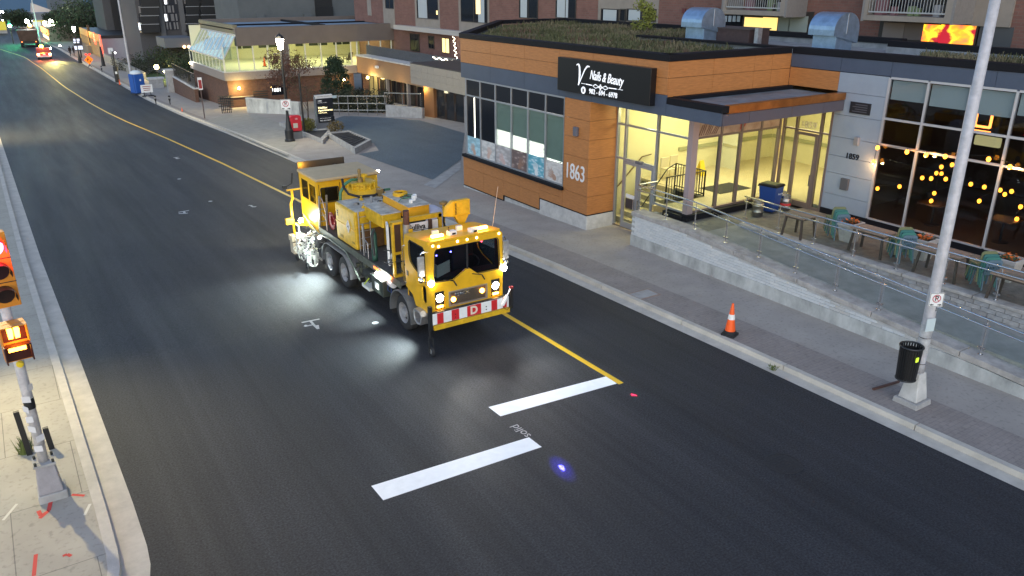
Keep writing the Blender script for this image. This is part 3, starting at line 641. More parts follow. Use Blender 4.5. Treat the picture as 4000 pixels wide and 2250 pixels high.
# nail shop furniture
for k,(x,y) in enumerate([(19.7,28.6),(19.7,27.3),(19.8,26.1)]):
    t=thing('manicure_desk','white manicure desk behind the '+['third','fourth','fifth'][k]+' shop window pane from the left','desk',(x,y,1.05),0,'manicure desks',True)
    MB().box(-.35,.35,-.5,.5,.72,.77).build('desk_top',white,t,bevel=.01); MB().box(-.3,.3,-.46,-.42,0,.72).build('leg_panel',white,t); MB().box(-.3,.3,.42,.46,0,.72).build('leg_panel',white,t); MB().box(-.3,-.27,-.42,.42,.1,.72).build('front_panel',white,t)
    lm=tag(MB().lathe([(.09,.77),(.09,.79),(.015,.8),(.015,1.15),(.12,1.18),(.1,1.26),(.01,1.27)],(x,y+.3,1.05),12).build('desk_lamp',white),'white desk lamp on the '+['third','fourth','fifth'][k]+' pane manicure desk','lamp')
    c=thing('salon_chair','black padded salon chair at the '+['third','fourth','fifth'][k]+' pane desk','chair',(x+.75,y,1.05),0,'salon chairs',True)
    MB().box(-.23,.23,-.24,.24,.42,.5).build('seat',blackp,c,bevel=.03); MB().box(.18,.26,-.23,.23,.5,.98).build('backrest',blackp,c,bevel=.03); MB().cyl((0,0,.05),(0,0,.42),.03).build('stem',steel,c); MB().lathe([(.24,0),(.24,.02),(.04,.06)],(0,0,0),14).build('base',steel,c)

# ================================================================== RAMP, PATIO, RAILINGS
WX=18.45
capz=lambda y: 1.36 if y>17.7 else max(.33,1.36-.073*(17.7-y))
rampw=thing('ramp_wall','low white brick and concrete wall along the sidewalk ramp','wall',(WX,12,SW))
ys=[20.47,17.7]+[17.7-.9*i for i in range(1,27)]
def longsolid(name,ys,x0,x1,f0,f1,m,parent,bevel=0):
    vs=[];fs=[]
    for y in ys: vs+=[(x0,y,f0(y)),(x1,y,f0(y)),(x1,y,f1(y)),(x0,y,f1(y))]
    for i in range(len(ys)-1):
        for k in range(4): fs.append((i*4+k,i*4+(k+1)%4,(i+1)*4+(k+1)%4,(i+1)*4+k))
    n=len(ys)-1; fs+=[(3,2,1,0),(n*4,n*4+1,n*4+2,n*4+3)]
    return MB().add(vs,fs).build(name,m,parent,bevel=bevel)
stain=mat('stained wall concrete',(.40,.41,.40),.9,var=.35,scale=1.8,bump=.3,bscale=30,stretch=(1,1,.5))
longsolid('concrete_base',ys,WX-.03,WX+.5,lambda y:-.1,lambda y:min(.5,capz(y)-.17),stain,rampw)
longsolid('wall_core',ys,WX+.012,WX+.48,lambda y:min(.5,capz(y)-.17),lambda y:capz(y)-.15,mat('mortar',(.46,.46,.46),.9),rampw)
capm=mat('weathered cap stone',(.36,.34,.32),.9,var=.3,scale=3,bump=.3,bscale=40)
yy=20.5
while yy>-5:
    a,b=yy-.01,yy-2.4+.01; 
    pts=[a]+([17.7] if b<17.7<a else [])+[b]
    longsolid('cap_stone',pts,WX-.04,WX+.53,lambda y:capz(y)-.15,lambda y:capz(y),capm,rampw,.012); yy-=2.4
bme=MB().box(-.0,.05,-.155,.155,-.039,.039).mesh('brick'); 
wbr=[mat('white glazed brick %d'%i,c,.5,var=.05,scale=5) for i,c in enumerate([(.56,.58,.59),(.53,.55,.56),(.60,.61,.61),(.47,.47,.46)])]
bmes=[]
for i in range(4):
    c=bme.copy(); c.materials.append(wbr[i]); bmes.append(c)
rowz=.545; row=0
while rowz<1.2:
    y=20.47-.16-(.16 if row%2 else 0)
    while y>6.5:
        if rowz+.045<capz(y-.16)-.15:
            o=link('brick',bmes[random.choice([0,0,1,2]) if y>12 else random.choice([1,3,3,0])],None,rampw); o.location=(WX-.012+random.uniform(-.004,.004),y,rowz); o.matrix_parent_inverse=INV[rampw.name]
        y-=.32
    rowz+=.088; row+=1
# ramp surface, terrace and patio
pav=mat('terrace paving',(.15,.145,.14),.75,var=.25,scale=3,bump=.2); rampm=mat('ramp concrete',(.27,.265,.25),.85,var=.2,scale=2,bump=.2)
longsolid('ramp',[17.7,-5],WX+.48,20.72,lambda y:-.1,lambda y:capz(y)-.19,rampm,None)['kind']='structure'
struct(MB().box(WX+.48,24.3,17.7,20.3,.05,1.17).build('terrace',pav)); struct(MB().box(20.98,24.4,-5,17.7,.05,1.25).build('patio',mat('patio pavers',(.19,.16,.135),.8,var=.35,scale=4,bump=.2)))
struct(MB().box(18.46,19.6,20.3,20.47,0,1.17).build('terrace_edge',stain))
pw=thing('patio_wall','grey block retaining wall between ramp and patio','wall',(20.85,10,.5))
MB().box(20.74,20.98,-5,17.5,.05,1.2).build('wall_core',mat('mortar',(.46,.46,.46),.9),pw)
gbm=[]
for c in ((.30,.30,.31),(.26,.25,.25),(.34,.33,.33)):
    q=MB().box(-.02,.02,-.19,.19,-.058,.058).mesh('block'); q.materials.append(mat('grey block %.2f'%c[0],c,.9,var=.25,scale=6,bump=.3)); gbm.append(q)
for r in range(6):
    for k in range(45):
        y=17.3-k*.4-(.2 if r%2 else 0); z=1.13-r*.126
        if y>1 and z>capz(y)-.19: o=link('block',random.choice(gbm),None,pw); o.location=(20.73,y,z); o.matrix_parent_inverse=INV[pw.name]
yy=17.55
while yy>-4: MB().box(20.68,21.04,yy-1.98,yy-.01,1.2,1.29).build('cap_stone',capm,pw,bevel=.01); yy-=2.0
glr=glass('balustrade glass',(.93,.96,.95),.3)
def railing(name,label,X,ys,zf,h=.9,second=True):
    t=thing(name,label,'railing',(X,ys[0],zf(ys[0])))
    for y in ys:
        z=zf(y); MB().cyl((X,y,z),(X,y,z+h-.02),.022,n=10).build('post',steel,t,smooth=False)
        f=MB().lathe([(.06,0),(.06,.015),(.03,.02)],(X,y,z),12).build('post_foot',steel,t)
        for zz in (.17,h-.17):
            for s_ in (-1,1): MB().box(X-.022,X+.022,y+s_*.022,y+s_*.09,z+zz-.025,z+zz+.025).build('glass_clamp',steel,t)
    for a,b in zip(ys[:-1],ys[1:]):
        za,zb=zf(a),zf(b)
        mb=MB(); mb.hexa([(X-.005,a-.07,za+.09),(X+.005,a-.07,za+.09),(X+.005,b+.07,zb+.09),(X-.005,b+.07,zb+.09)],[(X-.005,a-.07,za+h-.09),(X+.005,a-.07,za+h-.09),(X+.005,b+.07,zb+h-.09),(X-.005,b+.07,zb+h-.09)]); mb.build('glass_panel',glr,t)
    MB().tube([(X,y,zf(y)+h+.01) for y in [ys[0]+.1]+ys[1:-1]+[ys[-1]]],.025,10).build('top_rail',steel,t,smooth=True)
    MB().tube([(X-.09,y,zf(y)+h-.14) for y in [ys[0]+.05]+ys[1:-1]+[ys[-1]]],.018,10).build('hand_rail',steel,t,smooth=True)
    return t
ry1=[20.4-1.36*i for i in range(19)]
rr=railing('ramp_railing','steel and glass railing on the white brick ramp wall',18.7,ry1,capz)
MB().tube([(18.7,20.5,2.27),(18.75,20.5,2.28),(19.6,20.5,2.28)],.025,10).build('return_rail',steel,rr); MB().tube([(18.72,20.5,2.13),(19.5,20.5,2.13)],.018,10).build('return_rail',steel,rr)
ry2=[17.45-1.4*i for i in range(16)]
railing('patio_railing','upper steel and glass railing along the patio edge',20.86,ry2,lambda y:1.29)
# ---- tables, stacked chairs, planters
tw=mat('weathered table wood',(.27,.20,.15),.7,var=.25,scale=4,stretch=(1,5,1)); tl=mat('dark table leg',(.06,.045,.035),.6)
PZ0=1.25
TABS=[]
for k,(px,py,w,l) in enumerate([(3128,838,.75,.8),(3415,897,.7,1.15),(3690,978,.7,1.25),(3990,1080,.7,1.2)]):
    c=on(px,py,2,PZ0+.75); c.x=min(c.x,23.2)
    lab=['small square weathered table nearest the kegs','weathered wooden table behind the first planter','weathered wooden table behind the light pole','weathered wooden table cut by the right picture edge'][k]
    t=thing('patio_table',lab,'table',(c.x,c.y,PZ0),0,'patio tables',True)
    for i in range(5): MB().box(-w/2+w/5*i+.004,-w/2+w/5*(i+1)-.004,-l/2,l/2,.71,.75).build('plank',tw,t)
    MB().box(-w/2+.06,w/2-.06,-l/2+.06,l/2-.06,.65,.71).build('apron_frame',tl,t)
    for a in (-1,1):
        for b in (-1,1): MB().bar((a*(w/2-.08),b*(l/2-.1),.68),(a*(w/2-.02),b*(l/2-.03),0),.06).build('leg',tl,t)
def chair(mat_,root):
    mb=MB().plate(rrect(-.22,.22,-.21,.21,.06),(0,0,.43),XU,YU,.035); mb.build('seat',mat_,root)
    hl=[]
    for i in range(5):
        for j in range(3):
            cx=-.14+.07*i; cz=.12+.1*j; hl.append([(cx-.018,cz-.035),(cx+.012,cz-.035),(cx+.022,cz+.035),(cx-.008,cz+.035)])
    MB().plate(rrect(-.21,.21,0,.44,.08),(0,.19,.43),XU,(0,.18,1),-.03,hl).build('backrest',mat_,root)
    for a in (-1,1): MB().bar((a*.19,-.18,.44),(a*.215,-.23,0),.035).build('leg',mat_,root); MB().bar((a*.18,.18,.44),(a*.2,.27,0),.035).build('leg',mat_,root)
ccols=[mat('olive chair plastic',(.17,.19,.10),.5),mat('teal chair plastic',(.05,.17,.165),.5),mat('sea green chair plastic',(.06,.21,.18),.5),mat('blue grey chair plastic',(.12,.19,.25),.5)]; ccols.reverse()
for k,(px,py) in enumerate([(3265,930),(3517,1018),(3800,1135)]):
    c=on(px,py,2,PZ0); c.x=min(max(c.x,21.6),23)
    st=['in the stack nearest the kegs','in the stack just left of the light pole','in the stack right of the light pole'][k]
    for i in range(4):
        pos=['lowest','second lowest','second highest','topmost'][i]; cn=['blue grey','sea green','teal','olive'][i]
        t=thing('plastic_chair','%s %s plastic chair %s'%(pos,cn,st),'chair',(c.x-.02*i+.05,c.y+.05*i,PZ0+.075*i),R(148),'stacked patio chairs',True); chair(ccols[i],t)
plm=mat('planter concrete',(.42,.40,.38),.9,var=.15); soil=mat('planter soil',(.03,.025,.02),.95); org=mat('orange petals',(.75,.16,.02),.7); leafm=mat('dark leaves',(.04,.07,.025),.8)
for k,(px,py) in enumerate([(3325,868),(3612,932),(3945,1010)]):
    c=on(px,py,2,PZ0+.62); c.x=min(c.x,23.65)
    lab=['planter of orange flowers behind the first chair stack','planter of orange flowers left of the light pole','planter of orange flowers near the right picture edge'][k]
    t=thing('flower_planter',lab,'planter',(c.x,c.y,PZ0),0,'patio planters',True)
    MB().plate(rect(-.3,.3,-.3,.3),(0,0,.52),XU,YU,.12,[rect(-.24,.24,-.24,.24)]).build('rim',plm,t,bevel=.01)
    MB().hexa([(-.2,-.2,0),(.2,-.2,0),(.2,.2,0),(-.2,.2,0)],[(-.27,-.27,.52),(.27,-.27,.52),(.27,.27,.52),(-.27,.27,.52)]).build('tub',plm,t); MB().box(-.24,.24,-.24,.24,.521,.585).build('soil',soil,t)
    mb=MB(); m2=MB()
    for i in range(120):
        x,y=random.uniform(-.22,.22),random.uniform(-.22,.22); z=.6+random.uniform(0,.14); a=random.uniform(0,6.28); r=.05
        tgt=mb if random.random()<.45 else m2
        if tgt is m2: z-=.03
        d=Vector((math.cos(a),math.sin(a),random.uniform(-.3,.6)))*r; e=Vector((-math.sin(a),math.cos(a),random.uniform(-.4,.4)))*r*.7; p=Vector((x,y,z)); tgt.add([p-d,p+e,p+d,p-e],[(0,1,2,3)])
    mb.build('flowers',org,t,kind='stuff'); m2.build('leaves',leafm,t,kind='stuff')
# ---- bin and kegs on the terrace
c=on(2985,800,2,1.17); 
b=thing('wheelie_bin','blue wheeled recycling bin with black lid by the lobby glass','bin',(23.0,18.2,1.17),R(10),None,True)
bl=mat('blue bin plastic',(.012,.05,.22),.45)
MB().hexa([(-.22,-.26,.06),(.22,-.26,.06),(.22,.26,.06),(-.22,.26,.06)],[(-.29,-.34,.98),(.29,-.34,.98),(.29,.34,.98),(-.29,.34,.98)]).build('tub',bl,b,bevel=.02)
MB().hexa([(-.33,-.38,.98),(.33,-.38,.98),(.33,.38,.98),(-.33,.38,.98)],[(-.30,-.34,1.06),(.30,-.34,1.06),(.30,.34,1.06),(-.30,.34,1.06)]).build('lid',blackp,b,bevel=.02)
MB().box(-.2,.2,-.24,.24,1.06,1.075).build('lid_panel',mat('olive lid sticker',(.10,.11,.05),.6),b)
text('bin_text','Recycle',.1,(0.08,-.335,.72),XU,ZU,white,b,.004)
for s_ in (-1,1): MB().cyl((s_*.2,.27,.09),(s_*.27,.27,.09),.09,n=14).build('wheel',darkrub,b)
MB().cyl((-.25,.4,.95),(.25,.4,.95),.02).build('handle',blackp,b)
for k,(x,y,l) in enumerate([(22.2,18.05,'steel beer keg left of the blue bin'),(23.55,17.95,'steel beer keg right of the blue bin'),(23.85,18.35,'slim beer keg behind against the glass door')]):
    q=thing('beer_keg',l,'keg',(x,y,1.17),0,'steel kegs',True); h=.6
    MB().lathe([(.19,0),(.19,.05),(.2,.06),(.2,.16),(.215,.18),(.2,.2),(.2,.38),(.215,.4),(.2,.42),(.2,.5),(.15,.53),(.04,.54)],(0,0,0),20).build('body',mat('keg steel',(.35,.33,.3),.35,.9,var=.2,scale=6),q,smooth=True)
    MB().lathe([(.18,.5),(.195,.5),(.195,.6),(.18,.6),(.18,.5)],(0,0,0),20).build('chime',steel,q); MB().cyl((0,0,.54),(0,0,.58),.04).build('valve',steel,q)
    if k==1: MB().lathe([(.202,.24),(.204,.25),(.204,.32),(.202,.33)],(0,0,0),20).build('red_band',mat('red tape',(.5,.03,.03),.5),q)
# ---- string lights outside the restaurant windows and inside
bulb=emis('warm bulb',(1,.33,.025),3.4); cable=mat('black cable',(.01,.01,.01),.6); socket=cable
def strand(name,label,pts,drop=.07,r=.062):
    t=thing(name,label,'string lights',pts[0],0,'string lights')
    P=[Vector(p) for p in pts]; path=[]
    for a,b_ in zip(P[:-1],P[1:]):
        for i in range(4): u=i/4; q=a.lerp(b_,u); q.z-=.25*u*(1-u)*(b_-a).length*.3; path.append(q)
    path.append(P[-1]); MB().tube(path,.008,5).build('cable',cable,t)
    for p in P:
        MB().cyl(p,p-Vector((0,0,.05)),.016,n=8).build('socket',socket,t); MB().sphere(p-Vector((0,0,.05+r)),r,10,1.2).build('bulb',bulb,t,smooth=True)
    for i in range(0,len(P),3): lamp('bulb_glow','POINT',P[i]-Vector((.05,0,.2)),12 if P[i].x<25 else 1.2,(1,.55,.2),t,.05)
    return t
strand('string_lights','string of warm bulbs hung along the restaurant windows outside',[on(x,y-8,0,GX-.2) for x,y in [(3415,628),(3430,572),(3545,588),(3620,600),(3695,605),(3865,615),(3948,645),(4040,680)]])
def inner(label,X,L): return strand('string_lights',label,[on(x,y-6,0,X) for x,y in L])
inner('warm bulbs inside behind the left restaurant windows',25.4,[(3430,730),(3516,722),(3652,778),(3640,747),(3668,802)][:2]+[(3605,688),(3640,690),(3697,692)])
inner('warm bulbs inside low behind the middle windows',25.9,[(3640,778),(3652,748),(3680,645),(3722,636),(3795,712),(3848,723)])
inner('warm bulbs inside behind the right restaurant windows',26.4,[(3828,778),(3910,735),(3955,740),(3990,800),(3975,848),(4030,860)])
inner('small bulbs inside near the first window mullion',27.5,[(3466,628),(3660,670),(3680,672),(3928,752)])
og=emis('orange neon',(1,.25,.05),3)
nn=thing('neon_sign','orange glowing wall sign inside behind the third window','sign',(29,0,4)); p=on(3845,460,0,29); q=on(3865,480,0,29)
MB().plate(rrect(-.3,.3,-.35,.35,.06),(29,p.y,p.z),NY,ZU,.04,[rrect(-.22,.22,-.27,.27,.05)]).build('tube_frame',og,nn); MB().box(29.0,29.04,p.y-.3,p.y+.3,p.z-.5,p.z-.44).build('tube_bar',og,nn)
p=on(3860,552,0,27); tag(MB().plate(rrect(-.42,.42,-.16,.16,.05),(27,p.y,p.z),NY,ZU,.05).build('pendant_panel',emis('dim olive panel',(.45,.42,.2),.5)),'dim olive lamp panel inside behind the third restaurant window','lamp')
for k in range(3):
    t=thing('dining_table',['dining table inside behind the first window','dining table inside behind the second window','dining table inside behind the fourth window'][k],'table',(26.3,14-2.3*k-(k==2)*1.2,1.2),0,'inside tables',True)
    MB().box(-.4,.4,-.4,.4,.72,.76).build('table_top',dwood,t); MB().cyl((0,0,.03),(0,0,.72),.04).build('stem',blackm,t); MB().lathe([(.25,0),(.25,.03),(.04,.05)],(0,0,0),14).build('base',blackm,t)

# ================================================================== LINE PAINTING TRUCK (local: x right in picture, y rearward, z up)
TR=(9.45,16.62,0)
trk=thing('line_painting_truck','yellow cab-over line painting truck with tanks, rear cabin and lit headlights','truck',TR,0,None,True)
yel=mat('truck yellow',(.70,.385,.008),.42,var=.14,scale=2.2,coat=.15,bump=.05,bscale=8); yel2=mat('worn truck yellow',(.60,.36,.012),.5,var=.28,scale=5); tan=mat('tan roof paint',(.45,.33,.18),.6,var=.1,scale=3)
tyre=mat('tyre rubber',(.02,.02,.022),.85,bump=.2,bscale=30); rimm=mat('grey rim',(.30,.30,.31),.55,.1,var=.3,scale=10); chas=mat('chassis grime',(.025,.028,.026),.75,var=.5,scale=6,bump=.3); deckm=mat('checker deck',(.11,.11,.11),.6,.4,var=.3,scale=8,bump=.3,bscale=60); silver2=mat('worn aluminium',(.42,.42,.43),.4,.7,var=.25,scale=8)
tglass=glass('cab glass',(.62,.66,.68),.5); hlm=emis('headlight',(1,.98,.9),40); amb=emis('amber lamp',(1,.45,.05),14); redl=emis('red lamp',(1,.05,.03),10)
chrome=mat('chrome',(.7,.7,.72),.15,1)
def T(name,mb,m,parent=None,**k): return mb.build(name,m,parent or trk,**k)
HW=1.06
# chassis, deck
T('chassis',MB().box(-.45,-.3,.2,10,.62,.95).box(.3,.45,.2,10,.62,.95).box(-.45,.45,2.5,2.7,.62,.9).box(-.45,.45,7.9,8.1,.62,.9).box(-.5,.5,1.6,3.2,.5,.85),chas)
for y in (1.75,5.7,6.95): T('axle',MB().cyl((-1,y,.5),(1,y,.5),.09).sphere((0,y,.5),.2),chas)
deck=T('deck',MB().box(-1.08,1.08,1.75,8.0,1.3,1.4),deckm)
T('deck_edge',MB().box(-1.11,-1.08,1.75,8.0,1.22,1.42),mat('olive deck edge',(.09,.10,.08),.6,.2,var=.4,scale=5)); T('deck_edge',MB().box(1.08,1.11,1.75,8.0,1.22,1.42),MC['olive deck edge'])
# wheels
def wheel(x,y,side,w=.28,name='wheel'):
    p=[(.30,-w/2),(.44,-w/2),(.49,-w/2+.03),(.505,-w/2+.07),(.505,w/2-.07),(.49,w/2-.03),(.44,w/2),(.30,w/2)]
    o=T(name,MB().lathe(p,(x,y,.505),32,'x'),tyre,smooth=True)
    mb=MB().lathe([(.30,-w/2+.01),(.31,-w/2+.03),(.28,-.02),(.25,-.06 if side<0 else .06),(.10,-.02*side*-1),(.10,side*.12),(.001,side*.13)] if False else [(.31,side*(w/2-.0)),(.29,side*(w/2-.03)),(.26,side*(w/2-.13)),(.14,side*(w/2-.10)),(.13,side*(w/2+.0)),(.001,side*(w/2+.02))],(x,y,.505),32,'x'); T('rim',mb,rimm,o,smooth=False)
    hb=MB()
    for i in range(5): t=2*math.pi*i/5; hb.cyl((x+side*(w/2-.10),y+.2*math.cos(t),.505+.2*math.sin(t)),(x+side*(w/2-.118),y+.2*math.cos(t),.505+.2*math.sin(t)),.042,n=10) if False else hb.cyl((x+side*(w/2-.125),y+.205*math.cos(t),.505+.205*math.sin(t)),(x+side*(w/2-.106),y+.205*math.cos(t),.505+.205*math.sin(t)),.045,n=10)
    T('rim_hole',hb,blackm,o)
    nb=MB()
    for i in range(10): t=2*math.pi*i/10; nb.cyl((x+side*(w/2-.1),y+.115*math.cos(t),.505+.115*math.sin(t)),(x+side*(w/2+.012),y+.115*math.cos(t),.505+.115*math.sin(t)),.014,n=6)
    T('wheel_nuts',nb,rimm,o); return o
for s_ in (-1,1):
    wheel(s_*.92,1.75,s_)
    for y in (5.7,6.95): wheel(s_*1.06,y,s_); wheel(s_*.74,y,s_)
def arc(name,x0,x1,cy,cz,r,a0,a1,m,t=.03,n=14):
    mb=MB(); pts=[]
    for i in range(n+1):
        a=R(a0+(a1-a0)*i/n); pts.append((cy+r*math.cos(a),cz+r*math.sin(a),cy+(r+t)*math.cos(a),cz+(r+t)*math.sin(a)))
    vs=[];fs=[]
    for (y0,z0,y1,z1) in pts: vs+=[(x0,y0,z0),(x1,y0,z0),(x1,y1,z1),(x0,y1,z1)]
    for i in range(n):
        for k in range(4): fs.append((i*4+k,i*4+(k+1)%4,(i+1)*4+(k+1)%4,(i+1)*4+k))
    fs+=[(0,1,2,3),(n*4+3,n*4+2,n*4+1,n*4)]; return T(name,mb.add(vs,fs),m)
fend=mat('grey fender plastic',(.12,.125,.13),.55,var=.15)
for s_ in (-1,1):
    a,b=sorted((s_*.72,s_*1.16)); arc('front_fender',a,b,1.75,.5,.64,-8,188,fend,.04)
    a,b=sorted((s_*.62,s_*1.24))
    arc('rear_fender',a,b,5.72,.5,.6,95,185,silver2,.03,8); arc('rear_fender',a,b,6.93,.5,.6,-10,85,fend,.03,8); T('rear_fender_top',MB().box(a,b,5.66,6.99,1.1,1.13),silver2)
    T('mud_flap',MB().box(*sorted((s_*.75,s_*1.1)),2.42,2.44,.25,.95),darkrub); T('mud_flap',MB().box(*sorted((s_*.62,s_*1.2)),7.62,7.65,.2,.95),darkrub)
# cab shell: front plate with windscreen opening, side plates with window openings
WS=[(-.95,1.93),(-.42,1.9),(-.06,2.12),(.06,2.12),(.30,1.93),(.95,1.93),(.97,2.05),(.93,2.72),(.88,2.79),(-.88,2.79),(-.93,2.72),(-.97,2.05)]
GR=rect(-.56,.56,1.2,1.58)
HB=[rect(-.97,-.70,1.17,1.66),rect(.70,.97,1.17,1.66)]
T('cab_front',MB().plate(rrect(-HW,HW,1.06,2.95,.08),(0,.04,0),XU,ZU,.05,[WS,GR]+HB),yel,bevel=.01)
SWd=[(.30,1.78),(.50,1.93),(.95,2.05),(1.18,2.18),(1.24,2.35),(1.24,2.68),(1.16,2.77),(.40,2.77),(.30,2.68)]
SLo=rrect(.30,.52,1.25,1.72,.1)
prof=[(.05,1.0),(.95,1.0),(1.1,1.25),(1.5,1.38),(1.5,2.70),(1.42,2.80),(.14,2.95),(.05,2.88)]
for s_ in (-1,1):
    x=-HW if s_<0 else HW-.05
    d=T('cab_door',MB().plate(prof,(x+(.05 if True else 0),0,0),YU,ZU,-.05,[SWd,SLo]) if False else MB().plate(prof,(x,0,0),YU,ZU,.05,[SWd,SLo]),yel,bevel=.012)
    T('window_pane',MB().plate(SWd,(x+.02,0,0),YU,ZU,.01),tglass,d); T('window_pane',MB().plate(SLo,(x+.02,0,0),YU,ZU,.01),tglass,d)
    T('handle',MB().box(*sorted((s_*(HW+.005),s_*(HW-.02))),1.3,1.42,1.72,1.86),blackm,d)
    T('window_seal',MB().plate([(a*1.0,b) for a,b in SWd],(x-.004 if s_<0 else x+.044,0,0),YU,ZU,.01,[[(.33+(a-.3)*.94,1.81+(b-1.78)*.945) for a,b in SWd]]),darkrub,d)
T('cab_rear',MB().plate(rect(-HW+.05,HW-.05,1.1,2.76),(0,1.5,0),XU,ZU,.05,[rrect(-.5,.5,2.0,2.5,.06)]),yel)
mb=MB().plate(rrect(-HW-.01,HW+.01,.04,1.52,.12,5),(0,0,0),XU,YU,.1); mb.v=[(x,y,z+2.9-(y-.04)*.115) for x,y,z in mb.v]
rf=T('cab_roof',mb,yel,bevel=.05)
T('cab_floor',MB().box(-HW+.06,HW-.06,.12,1.45,1.12,1.2),blackm)
T('windscreen',MB().plate([(-.97,2.05),(-.95,1.93),(-.42,1.9),(-.06,2.12),(-.015,2.14),(-.015,2.79),(-.88,2.79),(-.93,2.72)],(0,.02,0),XU,ZU,-.01),tglass); T('windscreen',MB().plate([(.015,2.14),(.06,2.12),(.30,1.93),(.95,1.93),(.97,2.05),(.93,2.72),(.88,2.79),(.015,2.79)],(0,.02,0),XU,ZU,-.01),tglass)
T('windscreen_bar',MB().box(-.02,.02,.0,.04,2.1,2.8),darkrub)
sealo=[(a*1.02,2.36+(b-2.36)*1.03) for a,b in WS]; T('windscreen_seal',MB().plate(sealo,(0,-.012,0),XU,ZU,-.012,[WS]),darkrub)
T('cab_liner',MB().box(-HW+.06,HW-.06,1.43,1.448,1.2,2.74).plate(prof,(-HW+.052,0,0),YU,ZU,.006,[SWd,SLo]).plate(prof,(HW-.058,0,0),YU,ZU,.006,[SWd,SLo]),mat('cab liner',(.03,.03,.032),.8))
T('dashboard',MB().box(-.98,.98,.1,.45,1.7,1.95),mat('dash plastic',(.02,.02,.022),.7),bevel=.03)
for x in (-.5,.5): T('cab_seat',MB().box(x-.25,x+.25,.8,1.3,1.5,1.65).box(x-.25,x+.25,1.22,1.36,1.6,2.35),mat('grey seat',(.06,.06,.065),.9),bevel=.04)
T('steering_wheel',MB().tube([(.5+.2*math.cos(i*.3927),.62+.08*math.sin(i*.3927),2.05+.16*math.sin(i*.3927)) for i in range(17)],.018,6),blackm)
wb=T('cab_carton',MB().plate(rect(-.28,.28,0,.32),(-.55,.3,1.97),(1,.5,0),ZU,.015).plate(rect(0,.42,0,.34),(-.79,.19,1.97),(-.35,1,0),ZU,.015),mat('pale carton',(.62,.68,.62),.7))
for x,z in ((-.18,2.45),(-.72,2.3),(-.6,2.42)): T('blue_glint',MB().sphere((x,.55,z),.018,8),emis('blue glint',(.1,.08,1),25))  # glowing dots stand in for blue reflections in the windscreen
for x,z in ((.62,2.68),(.72,2.6)): T('red_glint',MB().sphere((x,.5,z),.028,8),emis('red glint',(1,.03,.05),18))  # red reflections in the windscreen, likewise drawn as glowing dots
# front details
g=T('grille_frame',MB().plate(rect(-.58,.58,1.18,1.60),(0,.03,0),XU,ZU,.05,[rect(-.53,.53,1.22,1.56)]),mat('grille frame',(.40,.33,.28),.4,.6))
mb=MB()
for i in range(40): mb.box(-.53+i*.0272-.003,-.53+i*.0272+.003,0,.012,1.22,1.56)
for i in range(13): mb.box(-.53,.53,.0,.012,1.22+i*.0283-.003,1.22+i*.0283+.003)
T('grille_mesh',mb,mat('grille wire',(.28,.22,.17),.4,.6),g); T('radiator',MB().box(-.55,.55,.08,.12,1.2,1.58),mat('radiator core',(.03,.025,.022),.8),g)
text('grille_badge','MACK',.12,(-.18,-.006,1.48),XU,ZU,chrome,g,.01,bold=.004,sx=1.3)
for x,z in ((-.44,1.36),(.42,1.42)): T('grille_lamp',MB().lathe([(.001,-.02),(.06,-.015),(.065,.0),(.06,.02)],(x,-.01,z),14,'y'),amb,g); 
for s_ in (-1,1):
    h=T('headlight_box',MB().box(s_*.835-.13,s_*.835+.13,.0,.1,1.18,1.65),blackm,bevel=.015)
    T('headlight',MB().lathe([(.001,-.03),(.08,-.02),(.105,0),(.11,.02)],(s_*.835,-.005,1.48),20,'y'),hlm,h); T('headlight_rim',MB().lathe([(.105,-.01),(.125,-.015),(.13,.01)],(s_*.835,-.005,1.48),20,'y'),chrome,h)
    T('turn_signal',MB().box(s_*.835-.09,s_*.835+.09,-.025,.0,1.22,1.285),amb,h,bevel=.02)
    k=T('corner_work_lamp',MB().lathe([(.001,-.05),(.07,-.045),(.085,-.02),(.07,.03),(.03,.07)],(s_*1.08,-.03,1.93),18,'y'),hlm); T('lamp_bracket',MB().bar((s_*1.08,.03,1.92),(s_*1.02,.06,1.9),.03),blackm,k)
    sp=lamp('headlight_beam','SPOT',(s_*.835,-.06,1.48),130,(1,.98,.92),trk,.06,(s_*1.2,-9,-1.3),60,.7)
    lamp('work_lamp_beam','SPOT',(s_*1.1,-.12,1.93),70,(.9,1,.97),trk,.06,(s_*3.0,-3.0,-1.0),90,.8)
mk=[(-.98,2.9),(-.82,2.86),(-.28,2.9),(0,2.9),(.28,2.9),(.95,2.9)]
for x,z in mk: T('marker_lamp',MB().sphere((x,.0,z),.035,10),emis('amber marker',(1,.62,.2),7))
for s_ in (-1,1):
    T('wiper',MB().bar((s_*.42,-.02,1.86),(s_*.42+.06,-.05,1.74),.05,.03).bar((s_*.42,-.02,1.87),(s_*.42-.30,-.03,1.96),.02),blackm)
# roof equipment
for x,y in ((-.68,.32),(.62,.32)):
    b=T('beacon_bar',MB().box(x-.17,x+.17,y-.05,y+.05,2.99,3.06),amb,bevel=.02); T('beacon_foot',MB().box(x-.14,x+.14,y-.04,y+.04,2.93,2.99),blackm,b)
    lamp('beacon_glow','POINT',(x,y,3.2),5,(1,.5,.08),trk,.05)
for x,y in ((-.22,.4),(.35,.3)):
    b=T('antenna_box',MB().box(x-.11,x+.11,y-.09,y+.09,2.93,3.07),white,bevel=.015); T('antenna_label',MB().box(x-.03,x+.07,y-.092,y-.09,2.98,3.03),blackm,b)
T('antenna_stub',MB().cyl((-.3,.4,3.04),(-.3,.4,3.18),.016),blackm); T('antenna_box',MB().box(-.58,-.42,.72,.82,2.88,3.02),white); T('antenna_box',MB().box(.12,.28,.72,.8,2.88,3.04),white)
T('whip_antenna',MB().cyl((1.1,.55,2.9),(1.25,.5,4.0),.006,n=6),mat('pale whip',(.5,.42,.36),.6))
